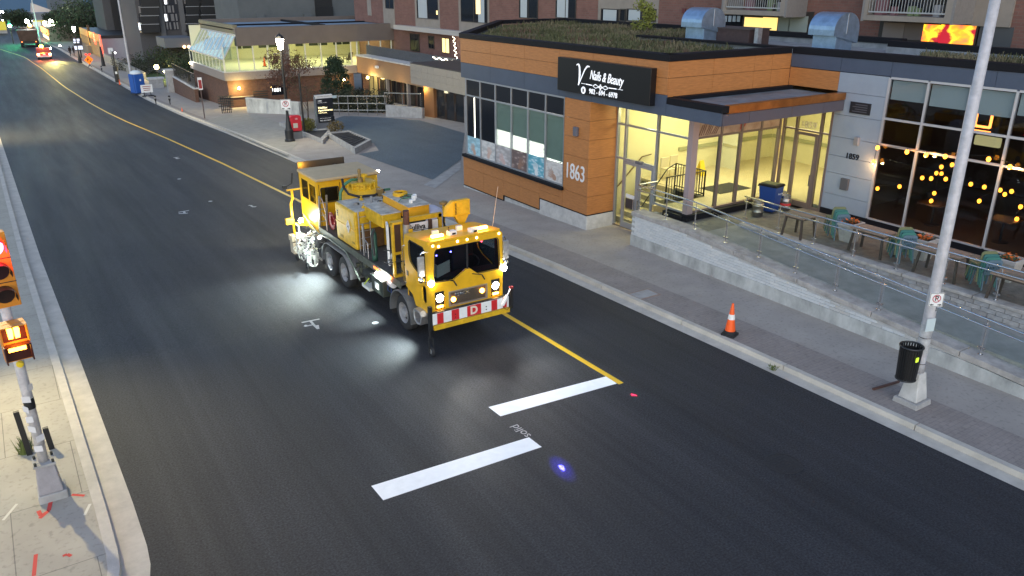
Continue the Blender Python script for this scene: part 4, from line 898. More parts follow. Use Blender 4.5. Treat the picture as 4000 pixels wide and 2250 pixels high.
for s_ in (-1,1):
    m_=T('mirror',MB().box(s_*1.25-.09,s_*1.25+.09,.12,.19,2.1,2.62),silver2,bevel=.02); T('mirror_arm',MB().tube([(s_*1.06,.12,2.72),(s_*1.2,.14,2.74),(s_*1.25,.15,2.68),(s_*1.25,.15,1.98),(s_*1.06,.12,1.92)],.014,6),chrome,m_); T('mirror_round',MB().sphere((s_*1.25,.15,2.0),.08,10),chrome,m_)
    T('grab_handle',MB().tube([(s_*1.07,1.42,2.55),(s_*1.13,1.46,2.52),(s_*1.13,1.46,1.55),(s_*1.07,1.42,1.5)],.014,6),chrome)
# striped bumper board
bd=T('bumper_board',MB().box(-1.13,1.17,-.14,-.11,.84,1.14),white); rb=mat('red reflective',(.55,.02,.025),.4)
for a,b in ((-1.0,-.82),(-.58,-.36),(-.12,.30),(.62,.80),(.98,1.1)): T('red_stripe',MB().box(a,b,-.146,-.14,.845,1.135),rb,bd)
text('board_letter','D',.30,(.08,-.15,.985),XU,ZU,mat('cream letter',(.75,.62,.5),.5),bd,.006,bold=.012)
bh=MB()
for x in (-.46,.46,-.46,.46): pass
for x in (-.47,.46):
    for z in (.92,1.0): bh.cyl((x,-.147,z),(x,-.14,z),.018,n=8)
T('bolt_holes',bh,blackm,bd); T('board_edge',MB().box(-1.15,1.19,-.13,-.08,1.14,1.17),blackm,bd)
T('bumper',MB().box(-1.1,1.2,-.16,.05,.68,.82),yel2,bevel=.015); T('bumper_beam',MB().box(-1.05,1.05,-.08,.05,.8,1.15),blackm)
T('guide_post',MB().box(-1.22,-1.13,-.14,-.05,.7,1.35).cyl((-1.2,-.1,.45),(-1.2,-.1,.75),.035),blackm)
cw=T('guide_wheel',MB().lathe([(.07,-.035),(.125,-.04),(.14,-.02),(.14,.02),(.125,.04),(.07,.035)],(-1.2,-.16,.14),20,'x'),darkrub); T('guide_wheel_hub',MB().lathe([(.07,-.03),(.03,-.045),(.03,.045),(.07,.03)],(-1.2,-.16,.14),14,'x'),silver2,cw); T('guide_fork',MB().bar((-1.26,-.12,.5),(-1.26,-.16,.14),.025).bar((-1.14,-.12,.5),(-1.14,-.16,.14),.025),blackm,cw); mat('dull red',(.3,.03,.03),.6)
cy=T('pneumatic_cylinder',MB().cyl((.93,-.2,.95),(1.08,-.2,1.2),.05).cyl((1.08,-.2,1.2),(1.2,-.2,1.4),.016),white); T('cylinder_clevis',MB().box(1.16,1.26,-.23,-.17,1.38,1.44),redl if False else MC['dull red'],cy)
T('guide_post',MB().box(1.2,1.27,-.2,-.1,.8,1.42),blackm); T('air_hose',MB().tube([(.95,-.2,.9),(1.02,-.28,.82),(1.2,-.26,.95),(1.22,-.22,1.3)],.01,5),blackm)
# step
T('step_box',MB().plate([(0,.3),(.12,.42),(.42,.42),(.52,.3),(.46,.08),(.3,0),(.1,.04)],(-1.22,.3,.62),YU,ZU,.28,[[(.08,.28),(.16,.36),(.38,.36),(.45,.28),(.4,.12),(.28,.06),(.12,.09)]]),silver2,bevel=.01)
T('step_box',MB().plate([(0,.3),(.12,.42),(.42,.42),(.52,.3),(.46,.08),(.3,0),(.1,.04)],(.94,.3,.62),YU,ZU,.28,[[(.08,.28),(.16,.36),(.38,.36),(.45,.28),(.4,.12),(.28,.06),(.12,.09)]]),silver2)
# stack, tower frame, boxes behind the cab
st=T('exhaust_stack',MB().cyl((-.72,2.0,1.2),(-.72,2.0,2.92),.105,n=20),silver2,smooth=False); T('stack_pipe',MB().cyl((-.72,2.0,2.9),(-.72,2.0,3.3),.085,n=16),mat('rusty pipe',(.10,.045,.035),.7,.3,var=.4),st); T('stack_guard',MB().plate(rect(-.06,.06,0,.35),(-.66,1.885,2.45),XU,ZU,.01),yel2,st)
T('tower_frame',MB().box(-1.08,-1.02,2.15,2.25,1.4,2.95).box(-.82,-.76,2.15,2.25,1.4,2.95).box(-1.02,-.82,2.15,2.25,2.05,2.12).box(-1.08,-.76,2.1,2.3,2.92,2.98).box(-1.02,-.82,2.15,2.25,1.4,1.47),yel2)
T('tower_mesh',MB().box(-1.02,-.82,2.19,2.2,2.12,2.92),mat('dark brown plate',(.06,.03,.02),.6))
T('riser_pipe',MB().tube([(-.7,2.35,2.85),(-.85,2.35,2.78),(-.88,2.35,2.6),(-.95,2.35,2.35),(-.95,2.35,1.4)],.028,8),mat('copper brown pipe',(.22,.12,.09),.6,.3))
T('machinery_block',MB().box(-.6,.2,2.0,3.2,1.4,2.2).box(.3,.9,1.9,2.6,1.4,1.95),chas)
mb=MB()
for i in range(16):
    x=random.uniform(-1,-.3); z=random.uniform(1.45,2.1); mb.tube([(x,2.0,z),(x+random.uniform(-.2,.2),2.3,z+random.uniform(-.2,.2)),(x+random.uniform(-.3,.3),2.9,z+random.uniform(-.3,.3))],random.uniform(.012,.03),5)
T('pipe_tangle',mb,chas)
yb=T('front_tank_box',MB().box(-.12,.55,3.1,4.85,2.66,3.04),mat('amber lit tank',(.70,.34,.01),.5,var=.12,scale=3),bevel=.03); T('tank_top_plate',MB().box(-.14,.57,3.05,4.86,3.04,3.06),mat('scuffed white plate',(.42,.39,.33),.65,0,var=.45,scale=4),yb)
yb2=T('side_tank_box',MB().box(-.74,-.14,3.55,4.85,2.40,2.80),yel2,bevel=.03); T('tank_top_plate',MB().box(-.76,-.145,3.53,4.86,2.80,2.82),MC['scuffed white plate'],yb2)
T('cross_beam',MB().box(-.6,.62,2.5,2.6,2.80,2.92).box(.52,.62,2.5,2.6,1.4,2.9),yel2); T('tank_support',MB().box(-.1,.5,3.2,4.8,1.4,2.66),chas)
sn=T('name_board',MB().box(-.62,.46,2.44,2.47,2.34,2.76),white); text('board_text','Sulliva',.21,(-.20,2.436,2.64),XU,ZU,blackm,sn,.004,bold=.006); text('board_text','Pa',.21,(.02,2.436,2.45),XU,ZU,blackm,sn,.004,bold=.006); T('board_line',MB().box(-.56,.2,2.436,2.44,2.54,2.555),blackm,sn); T('board_post',MB().box(.14,.24,2.36,2.42,1.4,2.82),mat('dark brown plate',(.06,.03,.02),.6),sn)
rm=T('mast',MB().cyl((.82,2.75,1.4),(.82,2.75,3.05),.035),yel2); T('mast_cap',MB().lathe([(.05,0),(.12,.03),(.12,.1),(.06,.12)],(.82,2.75,3.05),16),mat('brass cap',(.30,.2,.08),.5,.5),rm)
T('hose',MB().tube([(.8,2.7,2.8),(.72,2.6,2.6),(.86,2.6,2.2),(.8,2.65,1.6)],.025,6),darkrub)
lt=T('water_tank',MB().lathe([(.42,0),(.42,1.15),(.36,1.35),(.2,1.45),(.001,1.48)],(.75,3.5,1.4),24),mat('lavender plastic tank',(.50,.50,.60),.5),smooth=True)
yf=T('arrow_lamp_housing',MB().plate(rect(-.27,.27,-.22,.22),(.83,1.72,3.2),XU,ZU,-.16).hexa([(.56,1.72,2.98),(.56,1.88,2.98),(.36,1.95,2.98),(.36,1.9,2.98)],[(.56,1.72,3.42),(.56,1.88,3.42),(.42,1.95,3.25),(.42,1.9,3.25)]),yel,bevel=.01)
T('arrow_lamp_front',MB().plate(rect(-.2,.2,-.18,.18),(.86,1.712,3.22),XU,ZU,.012),yel2,yf); T('arrow_lamp_neck',MB().hexa([(.75,1.7,2.75),(.9,1.7,2.75),(.9,1.85,2.75),(.75,1.85,2.75)],[(.62,1.72,2.98),(1.05,1.72,2.98),(1.05,1.88,2.98),(.62,1.88,2.98)]),yel,yf)
for i in range(8): T('arrow_lamp_vent',MB().box(.62,.66,1.70,1.715,3.05+i*.04,3.07+i*.04),blackm,yf)
# white louvre radiator and gas cylinder
lv=T('louvre_panel',MB().plate(rect(0,.34,0,1.22),(-.86,3.0,1.45),(.35,1,0),ZU,.05,[rect(.05,.29,.5+.06*i,.535+.06*i) for i in range(11)]),white); T('louvre_backing',MB().plate(rect(0,.34,.45,1.2),(-.80,3.0,1.45),(.35,1,0),ZU,.01),blackm,lv)
T('filter_bowl',MB().lathe([(.05,0),(.08,.1),(.08,.3),(.05,.36)],(-.78,2.85,1.5),14),silver2)
gc=T('gas_cylinder',MB().lathe([(.08,0),(.085,.1),(.085,.8),(.05,.9),(.03,.96)],(-.95,3.75,1.42),14),mat('dark green cylinder',(.02,.07,.05),.5),smooth=True); T('cylinder_harness',MB().tube([(-.95,3.66,2.4),(-1.03,3.68,2.2),(-1.0,3.68,1.6)],.035,6),darkrub,gc)
# main tank with ladder, hatch, lettering and placard
tk=T('main_tank',MB().box(-1.06,1.04,4.87,6.45,1.42,2.6),yel2,bevel=.05); T('tank_top_plate',MB().box(-1.0,1.0,4.9,6.4,2.6,2.615),MC['scuffed white plate'],tk)
T('tank_rib',MB().box(-1.075,-1.05,4.9,6.42,2.0,2.04).box(-1.0,-.2,4.855,4.875,2.12,2.16),yel,tk)
T('tank_lower_front',MB().box(-.9,-.15,4.85,4.87,1.45,2.05),mat('recess shade brown',(.14,.07,.025),.7,var=.3),tk)  # shade of the tank front's recess, put into a flat brown sheet
text('tank_letter','E',.24,(-1.064,6.25,2.28),NY,ZU,blackm,tk,.006,bold=.01)
pc=T('hazard_placard',MB().plate([(-.15,0),(0,-.2),(.15,0),(0,.2)],(-1.066,5.38,2.06),NY,ZU,.02),mat('worn placard',(.6,.6,.58),.5,var=.3,scale=12),tk); T('placard_band',MB().plate(rect(-.08,.08,-.02,.02),(-1.088,5.38,2.06),NY,ZU,.003),blackm,pc)
for i in range(6): a=R(60*i+30); T('placard_stripe',MB().plate([(0.03*math.cos(a),.03*math.sin(a)),(.12*math.cos(a-.1),.14*math.sin(a-.1)),(.12*math.cos(a+.1),.14*math.sin(a+.1))],(-1.0875,5.38,2.06),NY,ZU,.002),mat('placard red',(.3,.12,.1),.6),pc)
T('small_label',MB().plate(rect(-.12,.12,-.04,.04),(-1.064,6.0,1.6),NY,ZU,.004),mat('faded label',(.3,.2,.03),.7),tk); T('small_label',MB().plate(rect(-.1,.1,-.03,.03),(-1.064,5.05,1.62),NY,ZU,.004),MC['faded label'],tk)
ld=T('tank_ladder',MB().tube([(-.98,4.75,1.42),(-.98,4.75,2.55),(-.95,4.82,2.62)],.018,6).tube([(-.62,4.75,1.42),(-.62,4.75,2.55),(-.65,4.82,2.62)],.018,6),silver2)
for i in range(5): T('rung',MB().bar((-.98,4.75,1.6+i*.22),(-.62,4.75,1.6+i*.22),.02),silver2,ld)
T('grab_rail',MB().tube([(-1.04,4.35,1.42),(-1.04,4.35,2.3),(-1.0,4.4,2.36),(-.95,4.5,2.3),(-.9,4.55,1.42)],.02,6),silver2); T('grab_rail',MB().tube([(-1.05,4.0,1.42),(-1.05,4.0,1.9),(-1.05,4.2,1.95)],.016,6),silver2)
for x,y in ((-.6,5.2),(.1,5.3),(.55,5.9),(-.3,6.1)): T('tank_fitting',MB().lathe([(.07,0),(.07,.04),(.03,.05),(.03,.12),(.05,.13)],(x,y,2.615),10),yel2,tk)
T('tank_hatch',MB().lathe([(.22,0),(.22,.1),(.18,.11),(.18,.04)],(.25,4.4,3.06),20),yel); [T('tank_fitting',MB().box(*b_),white) for b_ in ((.28,.36,3.6,3.7,3.06,3.2),(.42,.5,3.8,3.9,3.06,3.18),(.1,.17,3.4,3.5,3.06,3.15))]
# kettle with dome and bolted lid
kt=T('kettle',MB().lathe([(.78,1.4),(.78,2.42),(.76,2.5),(.66,2.64),(.5,2.74),(.42,2.78),(.001,2.8)],(.18,7.15,0),36),yel,smooth=True)
T('kettle_flange',MB().lathe([(.42,2.74),(.44,2.76),(.44,2.82),(.41,2.83),(.41,2.86),(.44,2.87),(.44,2.93),(.38,2.96),(.001,2.97)],(.18,7.15,0),30),yel2,kt)
for i in range(14): t=2*math.pi*i/14; T('clamp_bolt',MB().box(-.045,.045,-.03,.03,2.72,2.96).v and MB().cyl((.18+.45*math.cos(t),7.15+.45*math.sin(t),2.73),(.18+.45*math.cos(t),7.15+.45*math.sin(t),2.95),.038,n=8),yel2,kt)
T('kettle_valve',MB().cyl((.05,7.0,2.95),(.05,7.0,3.1),.1).cyl((.05,7.0,3.1),(.05,7.0,3.3),.045).lathe([(.03,0),(.055,.02),(.055,.12),(.03,.15)],(.05,7.0,3.25),10),mat('brass cap',(.30,.2,.08),.5,.5),kt); T('kettle_valve',MB().cyl((.22,7.1,2.95),(.22,7.1,3.2),.06).box(.14,.34,7.05,7.15,3.1,3.17),yel2,kt)
grn=mat('green hose',(.05,.17,.09),.5)
T('green_hose',MB().tube([(.0,7.0,3.05),(-.25,6.95,3.08),(-.5,6.9,2.98),(-.68,6.85,2.75),(-.74,6.8,2.4),(-.74,6.8,1.9)],.05,10),grn,smooth=True)
T('black_hose',MB().tube([(-.5,7.1,3.1),(-.58,6.8,2.9),(-.55,6.5,2.75),(-.3,6.3,2.68),(.2,6.25,2.66),(.4,6.3,2.7)],.04,8),darkrub,smooth=True); T('black_hose',MB().tube([(.4,6.3,2.72),(.5,6.1,2.85),(.2,5.6,2.72),(.0,5.0,2.8),(-.1,4.2,2.95)],.015,6),darkrub); T('green_hose',MB().tube([(.4,6.25,2.72),(.6,6.3,2.78),(.85,6.5,2.72)],.04,8),grn)
for i in range(26):
    x,y=random.uniform(-.95,.95),random.uniform(4.95,6.2); k_=random.random()
    T('top_fitting',MB().cyl((x,y,2.61),(x,y,2.61+random.uniform(.05,.16)),random.uniform(.015,.05),n=8) if k_<.6 else MB().box(x,x+random.uniform(.05,.2),y,y+random.uniform(.04,.1),2.61,2.61+random.uniform(.03,.09)),random.choice([yel2,silver2,chas,MC['brass cap']]))
for i in range(9):
    a_=Vector((random.uniform(-.9,.6),random.uniform(3.6,6.2),2.66 if True else 0)); a_.z=2.66 if a_.y>4.85 else (2.84 if a_.x<-.45 else 3.08); a_.x=min(a_.x,.1) if a_.y<4.85 else a_.x
    if a_.y<4.85 and abs(a_.x)<.1: continue
    T('loose_hose',MB().tube([a_,a_+Vector((.15,random.uniform(-.2,.2),.05)),a_+Vector((.3,random.uniform(-.3,.3),.02)),a_+Vector((.42,random.uniform(-.2,.3),0))],random.uniform(.01,.02),6),random.choice([darkrub,grn,darkrub]))
T('pump_block',MB().box(.32,.5,6.15,6.35,2.62,2.85),mat('brass cap',(.3,.2,.08),.5,.5))
# rear operator cabin with window openings
y0,y1=7.98,9.65; cabz0,cabz1=1.15,2.92
rc=thing('x','x','x') if False else None
FP=[rrect(-.92,-.34,2.2,2.66,.05),rect(.35,1.0,2.15,2.75)]
cf=T('cabin_front',MB().plate(rect(-1.08,1.08,cabz0,cabz1),(0,y0+.04,0),XU,ZU,.04,FP),yel)
for h in FP: T('window_pane',MB().plate(h,(0,y0+.02,0),XU,ZU,.01),tglass,cf); 
T('window_seal',MB().plate(rrect(-.95,-.31,2.17,2.69,.06),(0,y0-.002,0),XU,ZU,.012,[FP[0]]),darkrub,cf)
T('cabin_door_line',MB().box(-1.0,-.98,y0-.006,y0,1.4,2.8).box(-.28,-.26,y0-.006,y0,1.4,2.8),mat('panel gap',(.1,.06,.005),.6),cf)
SP=[rect(y0+.12,y0+.72,2.12,2.72),rect(y0+.82,y0+1.5,2.12,2.76)]
for s_ in (-1,1):
    x=-1.08 if s_<0 else 1.04
    cs=T('cabin_side',MB().plate(rect(y0+.042,y1,cabz0,cabz1),(x,0,0),YU,ZU,.04,SP),yel)
    for h in SP: T('window_pane',MB().plate(h,(x+.015,0,0),YU,ZU,.01),tglass,cs)
T('cabin_rear',MB().box(-1.04,1.04,y1-.05,y1,cabz0,cabz1),yel); T('cabin_floor',MB().box(-1.04,1.04,y0,y1,cabz0-.1,cabz0),chas)
T('cabin_roof',MB().box(-1.12,1.12,y0-.14,y1+.06,cabz1,cabz1+.1),tan,bevel=.03)
T('cabin_seat',MB().box(-.3,.3,8.8,9.3,1.6,1.75).box(-.3,.3,9.25,9.4,1.7,2.4),MC['grey seat'],bevel=.03)
T('cabin_ladder',MB().bar((-1.1,7.9,1.4),(-1.1,7.7,2.5),.05).bar((-.85,7.9,1.4),(-.85,7.7,2.5),.05),silver2)
for i in range(4): T('rung',MB().bar((-1.1,7.86-.05*i,1.6+.22*i),(-.85,7.86-.05*i,1.6+.22*i),.025),silver2)
T('cabin_grab_rail',MB().tube([(-1.05,7.35,1.4),(-1.05,7.35,2.05),(-1.05,7.6,2.4),(-1.05,7.75,2.45)],.018,6).bar((-1.05,7.35,1.75),(-1.05,7.7,1.95),.02),mat('pinkish rail',(.4,.3,.25),.5))
T('hose_reel',MB().lathe([(.3,-.12),(.3,-.1),(.16,-.09),(.16,.09),(.3,.1),(.3,.12),(.02,.125)],(-.8,7.25,1.75),20,'x'),mat('red reel',(.25,.015,.02),.5)); T('rear_light',MB().sphere((1.12,7.95,3.0),.05,8),hlm)
# arrow board seen from behind, boom with camera, carriages
ab=T('arrow_board',MB().box(-.86,.86,10.35,10.42,2.45,3.1),mat('board back',(.05,.035,.02),.6)); T('board_post',MB().box(-.5,-.42,10.2,10.35,.9,2.9).box(.42,.5,10.2,10.35,.9,2.9),blackm,ab)
T('rear_platform',MB().box(-1.0,1.0,9.65,10.4,.85,.95),deckm)
lamp('arrow_glow','POINT',(-.75,10.2,3.0),8,(1,.55,.05),trk,.05)
T('boom',MB().tube([(-1.42,9.5,2.35),(-1.42,9.5,2.1),(-1.5,9.5,1.9),(-1.5,9.5,1.5),(-1.46,9.5,.8)],.045,8),yel); T('boom_top_bar',MB().bar((-1.6,9.5,2.38),(-1.1,9.5,2.38),.05),yel); cmx=T('camera',MB().box(-1.72,-1.6,9.42,9.56,2.45,2.56).bar((-1.4,9.5,2.6),(-1.62,9.5,2.5),.03).bar((-1.4,9.5,2.6),(-1.35,9.5,2.95),.04),blackm)
T('boom_arm',MB().bar((-1.46,9.4,1.2),(-.9,9.3,1.1),.08).box(-1.75,-1.5,9.4,9.55,1.2,1.4),yel2); T('boom_foot',MB().box(-1.65,-1.3,9.3,9.65,.6,.8).box(-1.62,-1.35,9.3,9.65,.15,.55),mat('beige box',(.45,.38,.28),.6))
gm=mat('paint crusted hoses',(.70,.72,.66),.5); mb=MB()
for i in range(46):
    a=Vector((random.uniform(-1.65,-1.05),random.uniform(7.85,9.0),random.uniform(.25,1.05))); pts=[a]
    for k in range(5): pts.append(pts[-1]+Vector((random.uniform(-.12,.12),random.uniform(-.16,.16),random.uniform(-.14,.13))))
    for p in pts: p.z=max(.1,p.z); p.x=min(-1.0,max(-1.72,p.x))
    mb.tube(pts,random.uniform(.01,.022),5)
gun=T('spray_gun_carriage',mb,gm)
for i in range(7): p=(random.uniform(-1.6,-1.1),random.uniform(7.9,8.9),.12); T('spray_nozzle',MB().cyl(p,(p[0],p[1],.3),.03).box(p[0]-.05,p[0]+.05,p[1]-.05,p[1]+.05,.3,.45),gm,gun)
for a_,b_ in (((-1.55,7.8,.28),(-1.55,9.1,.28)),((-1.15,7.8,.28),(-1.15,9.1,.28)),((-1.7,8.4,1.0),(-.9,8.4,1.1))): T('carriage_rail',MB().bar(a_,b_,.05),silver2,gun)
for y in (7.95,9.0): T('carriage_wheel',MB().lathe([(.05,-.03),(.1,-.035),(.12,0),(.1,.035),(.05,.03)],(-1.62,y,.12),14,'x'),darkrub,gun)
T('carriage_frame',MB().bar((-1.6,8.0,.3),(-1.6,8.0,.95),.04).bar((-1.6,8.95,.3),(-1.6,8.95,.95),.04).bar((-1.6,8.0,.95),(-1.6,8.95,.95),.04).bar((-1.6,8.4,.95),(-.8,8.4,1.0),.05),silver2)
cr=mat('black side box',(.02,.02,.022),.5); T('side_box',MB().box(-1.3,-.95,7.7,7.95,.75,1.15),cr); T('side_hose',MB().tube([(-1.13,9.4,1.5),(-1.14,8.6,1.3),(-1.15,7.9,1.18),(-1.14,7.0,1.25),(-1.13,5.6,1.2),(-1.12,5.1,.9),(-1.12,4.6,.55)],.03,8),mat('grey green hose',(.12,.14,.11),.6))
# clutter under the deck between the axles
mb=MB()
for i in range(26):
    x=random.uniform(-1.05,-.7); y=random.uniform(3.8,5.05); z=random.uniform(.5,1.15); s=random.uniform(.05,.16); mb.box(x,x+s,y,y+s*1.3,z,z+s)
    if i%2: mb.tube([(x,y,z),(x-.05,y+.2,z-.1),(x,y+.4,z+.05)],.015,5)
T('undertank_fittings',mb,mat('olive grime',(.07,.075,.05),.7,var=.5,scale=8))
T('fuel_tank',MB().cyl((-.72,3.9,.75),(-.72,5.0,.75),.27,n=20),chas); T('paint_tray',MB().box(-1.2,-.9,3.75,4.3,.5,.6),gm); T('yellow_lever',MB().bar((-1.2,4.1,.62),(-1.12,3.9,.85),.03),mat('lime lever',(.5,.6,.05),.5))
T('red_reflector',MB().box(-1.125,-1.11,3.2,3.5,1.3,1.36),emis('reflector orange',(1,.15,.03),1.5)); T('red_reflector',MB().box(-1.125,-1.11,2.9,3.15,1.3,1.36),mat('dull red',(.3,.03,.03),.6))
tb=T('tool_box',MB().box(-1.28,-.78,2.55,3.35,.72,1.18),mat('dark green box',(.05,.06,.05),.45,.4),bevel=.02); T('tool_box_label',MB().box(-1.285,-1.28,2.85,3.1,.85,1.05),white,tb); T('tool_box_edge',MB().box(-1.3,-.76,2.53,3.37,1.18,1.21),mat('teal lid',(.14,.2,.18),.5,.3),tb)
for y in (2.8,3.05): T('work_lamp',MB().sphere((-1.22,y,1.28),.06,10),hlm)
T('side_marker',MB().sphere((-1.14,2.35,1.35),.04,8),emis('red orange lamp',(1,.2,.03),20)); T('air_filter',MB().cyl((-1.05,2.3,1.15),(-1.05,2.6,1.15),.11),white); T('cable_loop',MB().tube([(-1.12,2.5,1.2),(-1.16,2.5,.95),(-1.12,2.35,.9),(-1.12,2.35,1.2)],.012,5),mat('blue cable',(.03,.06,.2),.5))
LW_=(.85,1,.96)
lamp('side_work_beam','SPOT',(-1.3,2.8,1.2),210,LW_,trk,.05,(-1.75,3.1,0),80,.9)
lamp('side_work_beam','SPOT',(-1.2,4.9,1.1),120,LW_,trk,.05,(-1.8,4.7,0),85,.9); lamp('side_work_beam','SPOT',(-1.25,.75,.85),190,LW_,trk,.05,(-2.1,.9,0),110,.9)
lamp('gun_work_beam','SPOT',(-1.3,7.6,1.2),560,LW_,trk,.05,(-2.3,7.2,0),105,.9); lamp('gun_work_light','POINT',(-1.75,8.5,1.15),16,LW_,trk,.06); T('work_lamp',MB().sphere((-1.22,7.68,1.12),.05,8),hlm)
rl_=T('rear_work_lamp',MB().sphere((-1.3,9.2,1.35),.08,10),emis('rear lamp',(1,.95,.7),60)); lamp('rear_work_light','POINT',(-1.55,9.2,1.5),22,(1,.95,.7),trk,.06); lamp('rear_flood','SPOT',(-.6,10.45,2.6),900,(1,.87,.5),trk,.08,(-1.0,17,-1),95,.8)
T('rear_flood_lamp',MB().box(-.68,-.52,10.42,10.47,2.5,2.66),emis('rear lamp',(1,.95,.7),60))
# guide lasers in the cab: blue and red dots on the road ahead
def laser(px,py,col,p,deg):
    q=gr(px,py); l=lamp('laser_and_halo','SPOT',(0,-.1,3.12),p,col,trk,.01,(q.x-TR[0],q.y-TR[1],q.z-TR[2]),deg,.6 if deg<2 else 1)
laser(2194,1827,(.10,.09,1),90000,1.0); laser(2194,1827,(.05,.03,1),2600,4.2); laser(2476,1543,(1,.02,.08),60000,.8); laser(1860,1500,(.3,.2,1),25,8)  # the wide blue spot is added as a halo round the blue dot

# ================================================================== STREET FURNITURE, NEAR
def sgn_nopark(parent,O,U,V,s):
    sp=MB().plate(rrect(-s,s,-s*1.05,s*1.05,s*.15),O,U,V,.008).build('sign_plate',white,parent); O=Vector(O); N=Vector(U).normalized().cross(Vector(V).normalized())
    o2=O+N*.0095
    MB().plate(circ(0,.2*s,.58*s,24),o2,U,V,.001,[circ(0,.2*s,.47*s,24)]).build('red_ring',mat('sign red',(.45,.03,.06),.5),sp)
    text('sign_letter','P',s*1.0,o2+Vector(V)*.2*s,U,V,blackm,sp,.001,bold=.004)
    MB().plate([(-.40*s,.56*s),(-.32*s,.62*s),(.40*s,-.16*s),(.32*s,-.22*s)],o2+N*.0015,U,V,.001).build('red_bar',MC['sign red'],sp)
    for q in (-1,1): MB().plate([(q*.85*s,-.72*s),(q*.55*s,-.55*s),(q*.55*s,-.65*s),(q*.28*s,-.65*s),(q*.28*s,-.79*s),(q*.55*s,-.79*s),(q*.55*s,-.89*s)],o2,U,V,.001).build('arrow_mark',blackm,sp)
    MB().plate(rrect(-s*.95,s*.95,-s,s,s*.12),o2,U,V,.001,[rrect(-s*.89,s*.89,-s*.94,s*.94,s*.1)]).build('sign_border',blackm,sp)
    return sp
polec=mat('weathered pole paint',(.47,.46,.48),.6,.2,var=.18,scale=6,bump=.15)
B=gr(3560,1570,SW)
lp=thing('light_pole','tall tapered grey light pole on a concrete base at right','street light',B)
MB().hexa([B+Vector(v) for v in ((-.30,-.30,-.05),(.30,-.30,-.05),(.30,.30,-.05),(-.30,.30,-.05))],[B+Vector(v) for v in ((-.28,-.28,.12),(.28,-.28,.12),(.28,.28,.12),(-.28,.28,.12))]).build('base_block',conc,lp,bevel=.02)
MB().hexa([B+Vector(v) for v in ((-.22,-.22,.12),(.22,-.22,.12),(.22,.22,.12),(-.22,.22,.12))],[B+Vector(v) for v in ((-.13,-.13,.78),(.13,-.13,.78),(.13,.13,.78),(-.13,.13,.78))]).build('pole_shroud',conc_l,lp,bevel=.02)
MB().lathe([(.125,.78),(.12,.95),(.118,2.5),(.085,11.0),(.001,11.0)],B,28).build('pole',polec,lp,smooth=True)
MB().lathe([(.124,1.25),(.127,1.25),(.127,1.95),(.124,1.95)],B,28).build('poster_wrap',mat('old poster scraps',(.55,.55,.55),.8,col2=(.25,.25,.26),scale=5),lp)
for z in (1.0,1.62): MB().lathe([(.127,0),(.131,.0),(.131,.02),(.127,.02)],B+Vector((0,0,z)),24).build('strap',steel,lp)
MB().plate(rect(-.11,.11,0,.3),B+Vector((-.10,-.115,1.82)),(1,-.35,0),ZU,.004).build('notice',mat('faded blue notice',(.5,.58,.6),.7),lp)
# arm and head out of frame, as the pole needs them
MB().tube([B+Vector((0,0,10.8)),B+Vector((-.6,0,11.3)),B+Vector((-2.2,0,11.6))],.05,8).build('arm',polec,lp); MB().box(B.x-2.9,B.x-2.1,B.y-.15,B.y+.15,11.52,11.68).build('lamp_head',polec,lp,bevel=.03)
D=Vector((-math.sin(YAW),-math.cos(YAW),0)); U_=Vector((math.cos(YAW),-math.sin(YAW),0))
U_=(U_+Vector((0,.0,0))).normalized()
sn_=thing('no_parking_sign','square white no parking sign on the tall light pole','sign',B+Vector((0,0,2.45))); sgn_nopark(sn_,B+D*.135+Vector((0,0,2.55)),U_,ZU,.155); MB().box(B.x-.03,B.x+.03,B.y-.13,B.y-.1,2.4,2.7).build('bracket',steel,sn_)
tc=thing('litter_bin','black slatted round litter bin strapped to the light pole','bin',B+Vector((-.36,.05,.85)))
TB=B+Vector((-.42,.02,.72)); bsl=mat('black bin metal',(.012,.012,.013),.4)
for i in range(26): t=2*math.pi*i/26; c_,s_=math.cos(t),math.sin(t); MB().bar(TB+Vector((.2*c_,.2*s_,0)),TB+Vector((.23*c_,.23*s_,.78)),.038,.012,up=(c_,s_,0)).build('slat',bsl,tc)
for z,r in ((.0,.2),(.78,.235)): MB().tube([TB+Vector((r*math.cos(i*math.pi/12),r*math.sin(i*math.pi/12),z)) for i in range(25)],.022,8).build('rim',bsl,tc)
MB().lathe([(.19,0.02),(.215,.7),(.205,.7),(.18,.03),(.001,.025)],TB,20).build('liner',mat('bin liner',(.008,.008,.008),.6),tc)
MB().box(TB.x-.16,TB.x-.08,TB.y-.245,TB.y-.225,.72+B.z+.52,.72+B.z+.62).build('sticker',mat('lime sticker',(.6,.8,.05),.5,emit=.3,ecol=(.6,.9,.05)),tc)
for z in (.15,.68): MB().bar(TB+Vector((.18,0,z)),B+Vector((-.1,0,.72+z)),.05,.03).build('bracket',bsl,tc)
tag(MB().bar(gr(3410,1520,SW+.03),gr(3512,1490,SW+.05),.05,.04).build('fallen_bracket',mat('rusty bracket',(.10,.05,.04),.8)),'rusty bent bracket on the ground by the light pole base','debris')
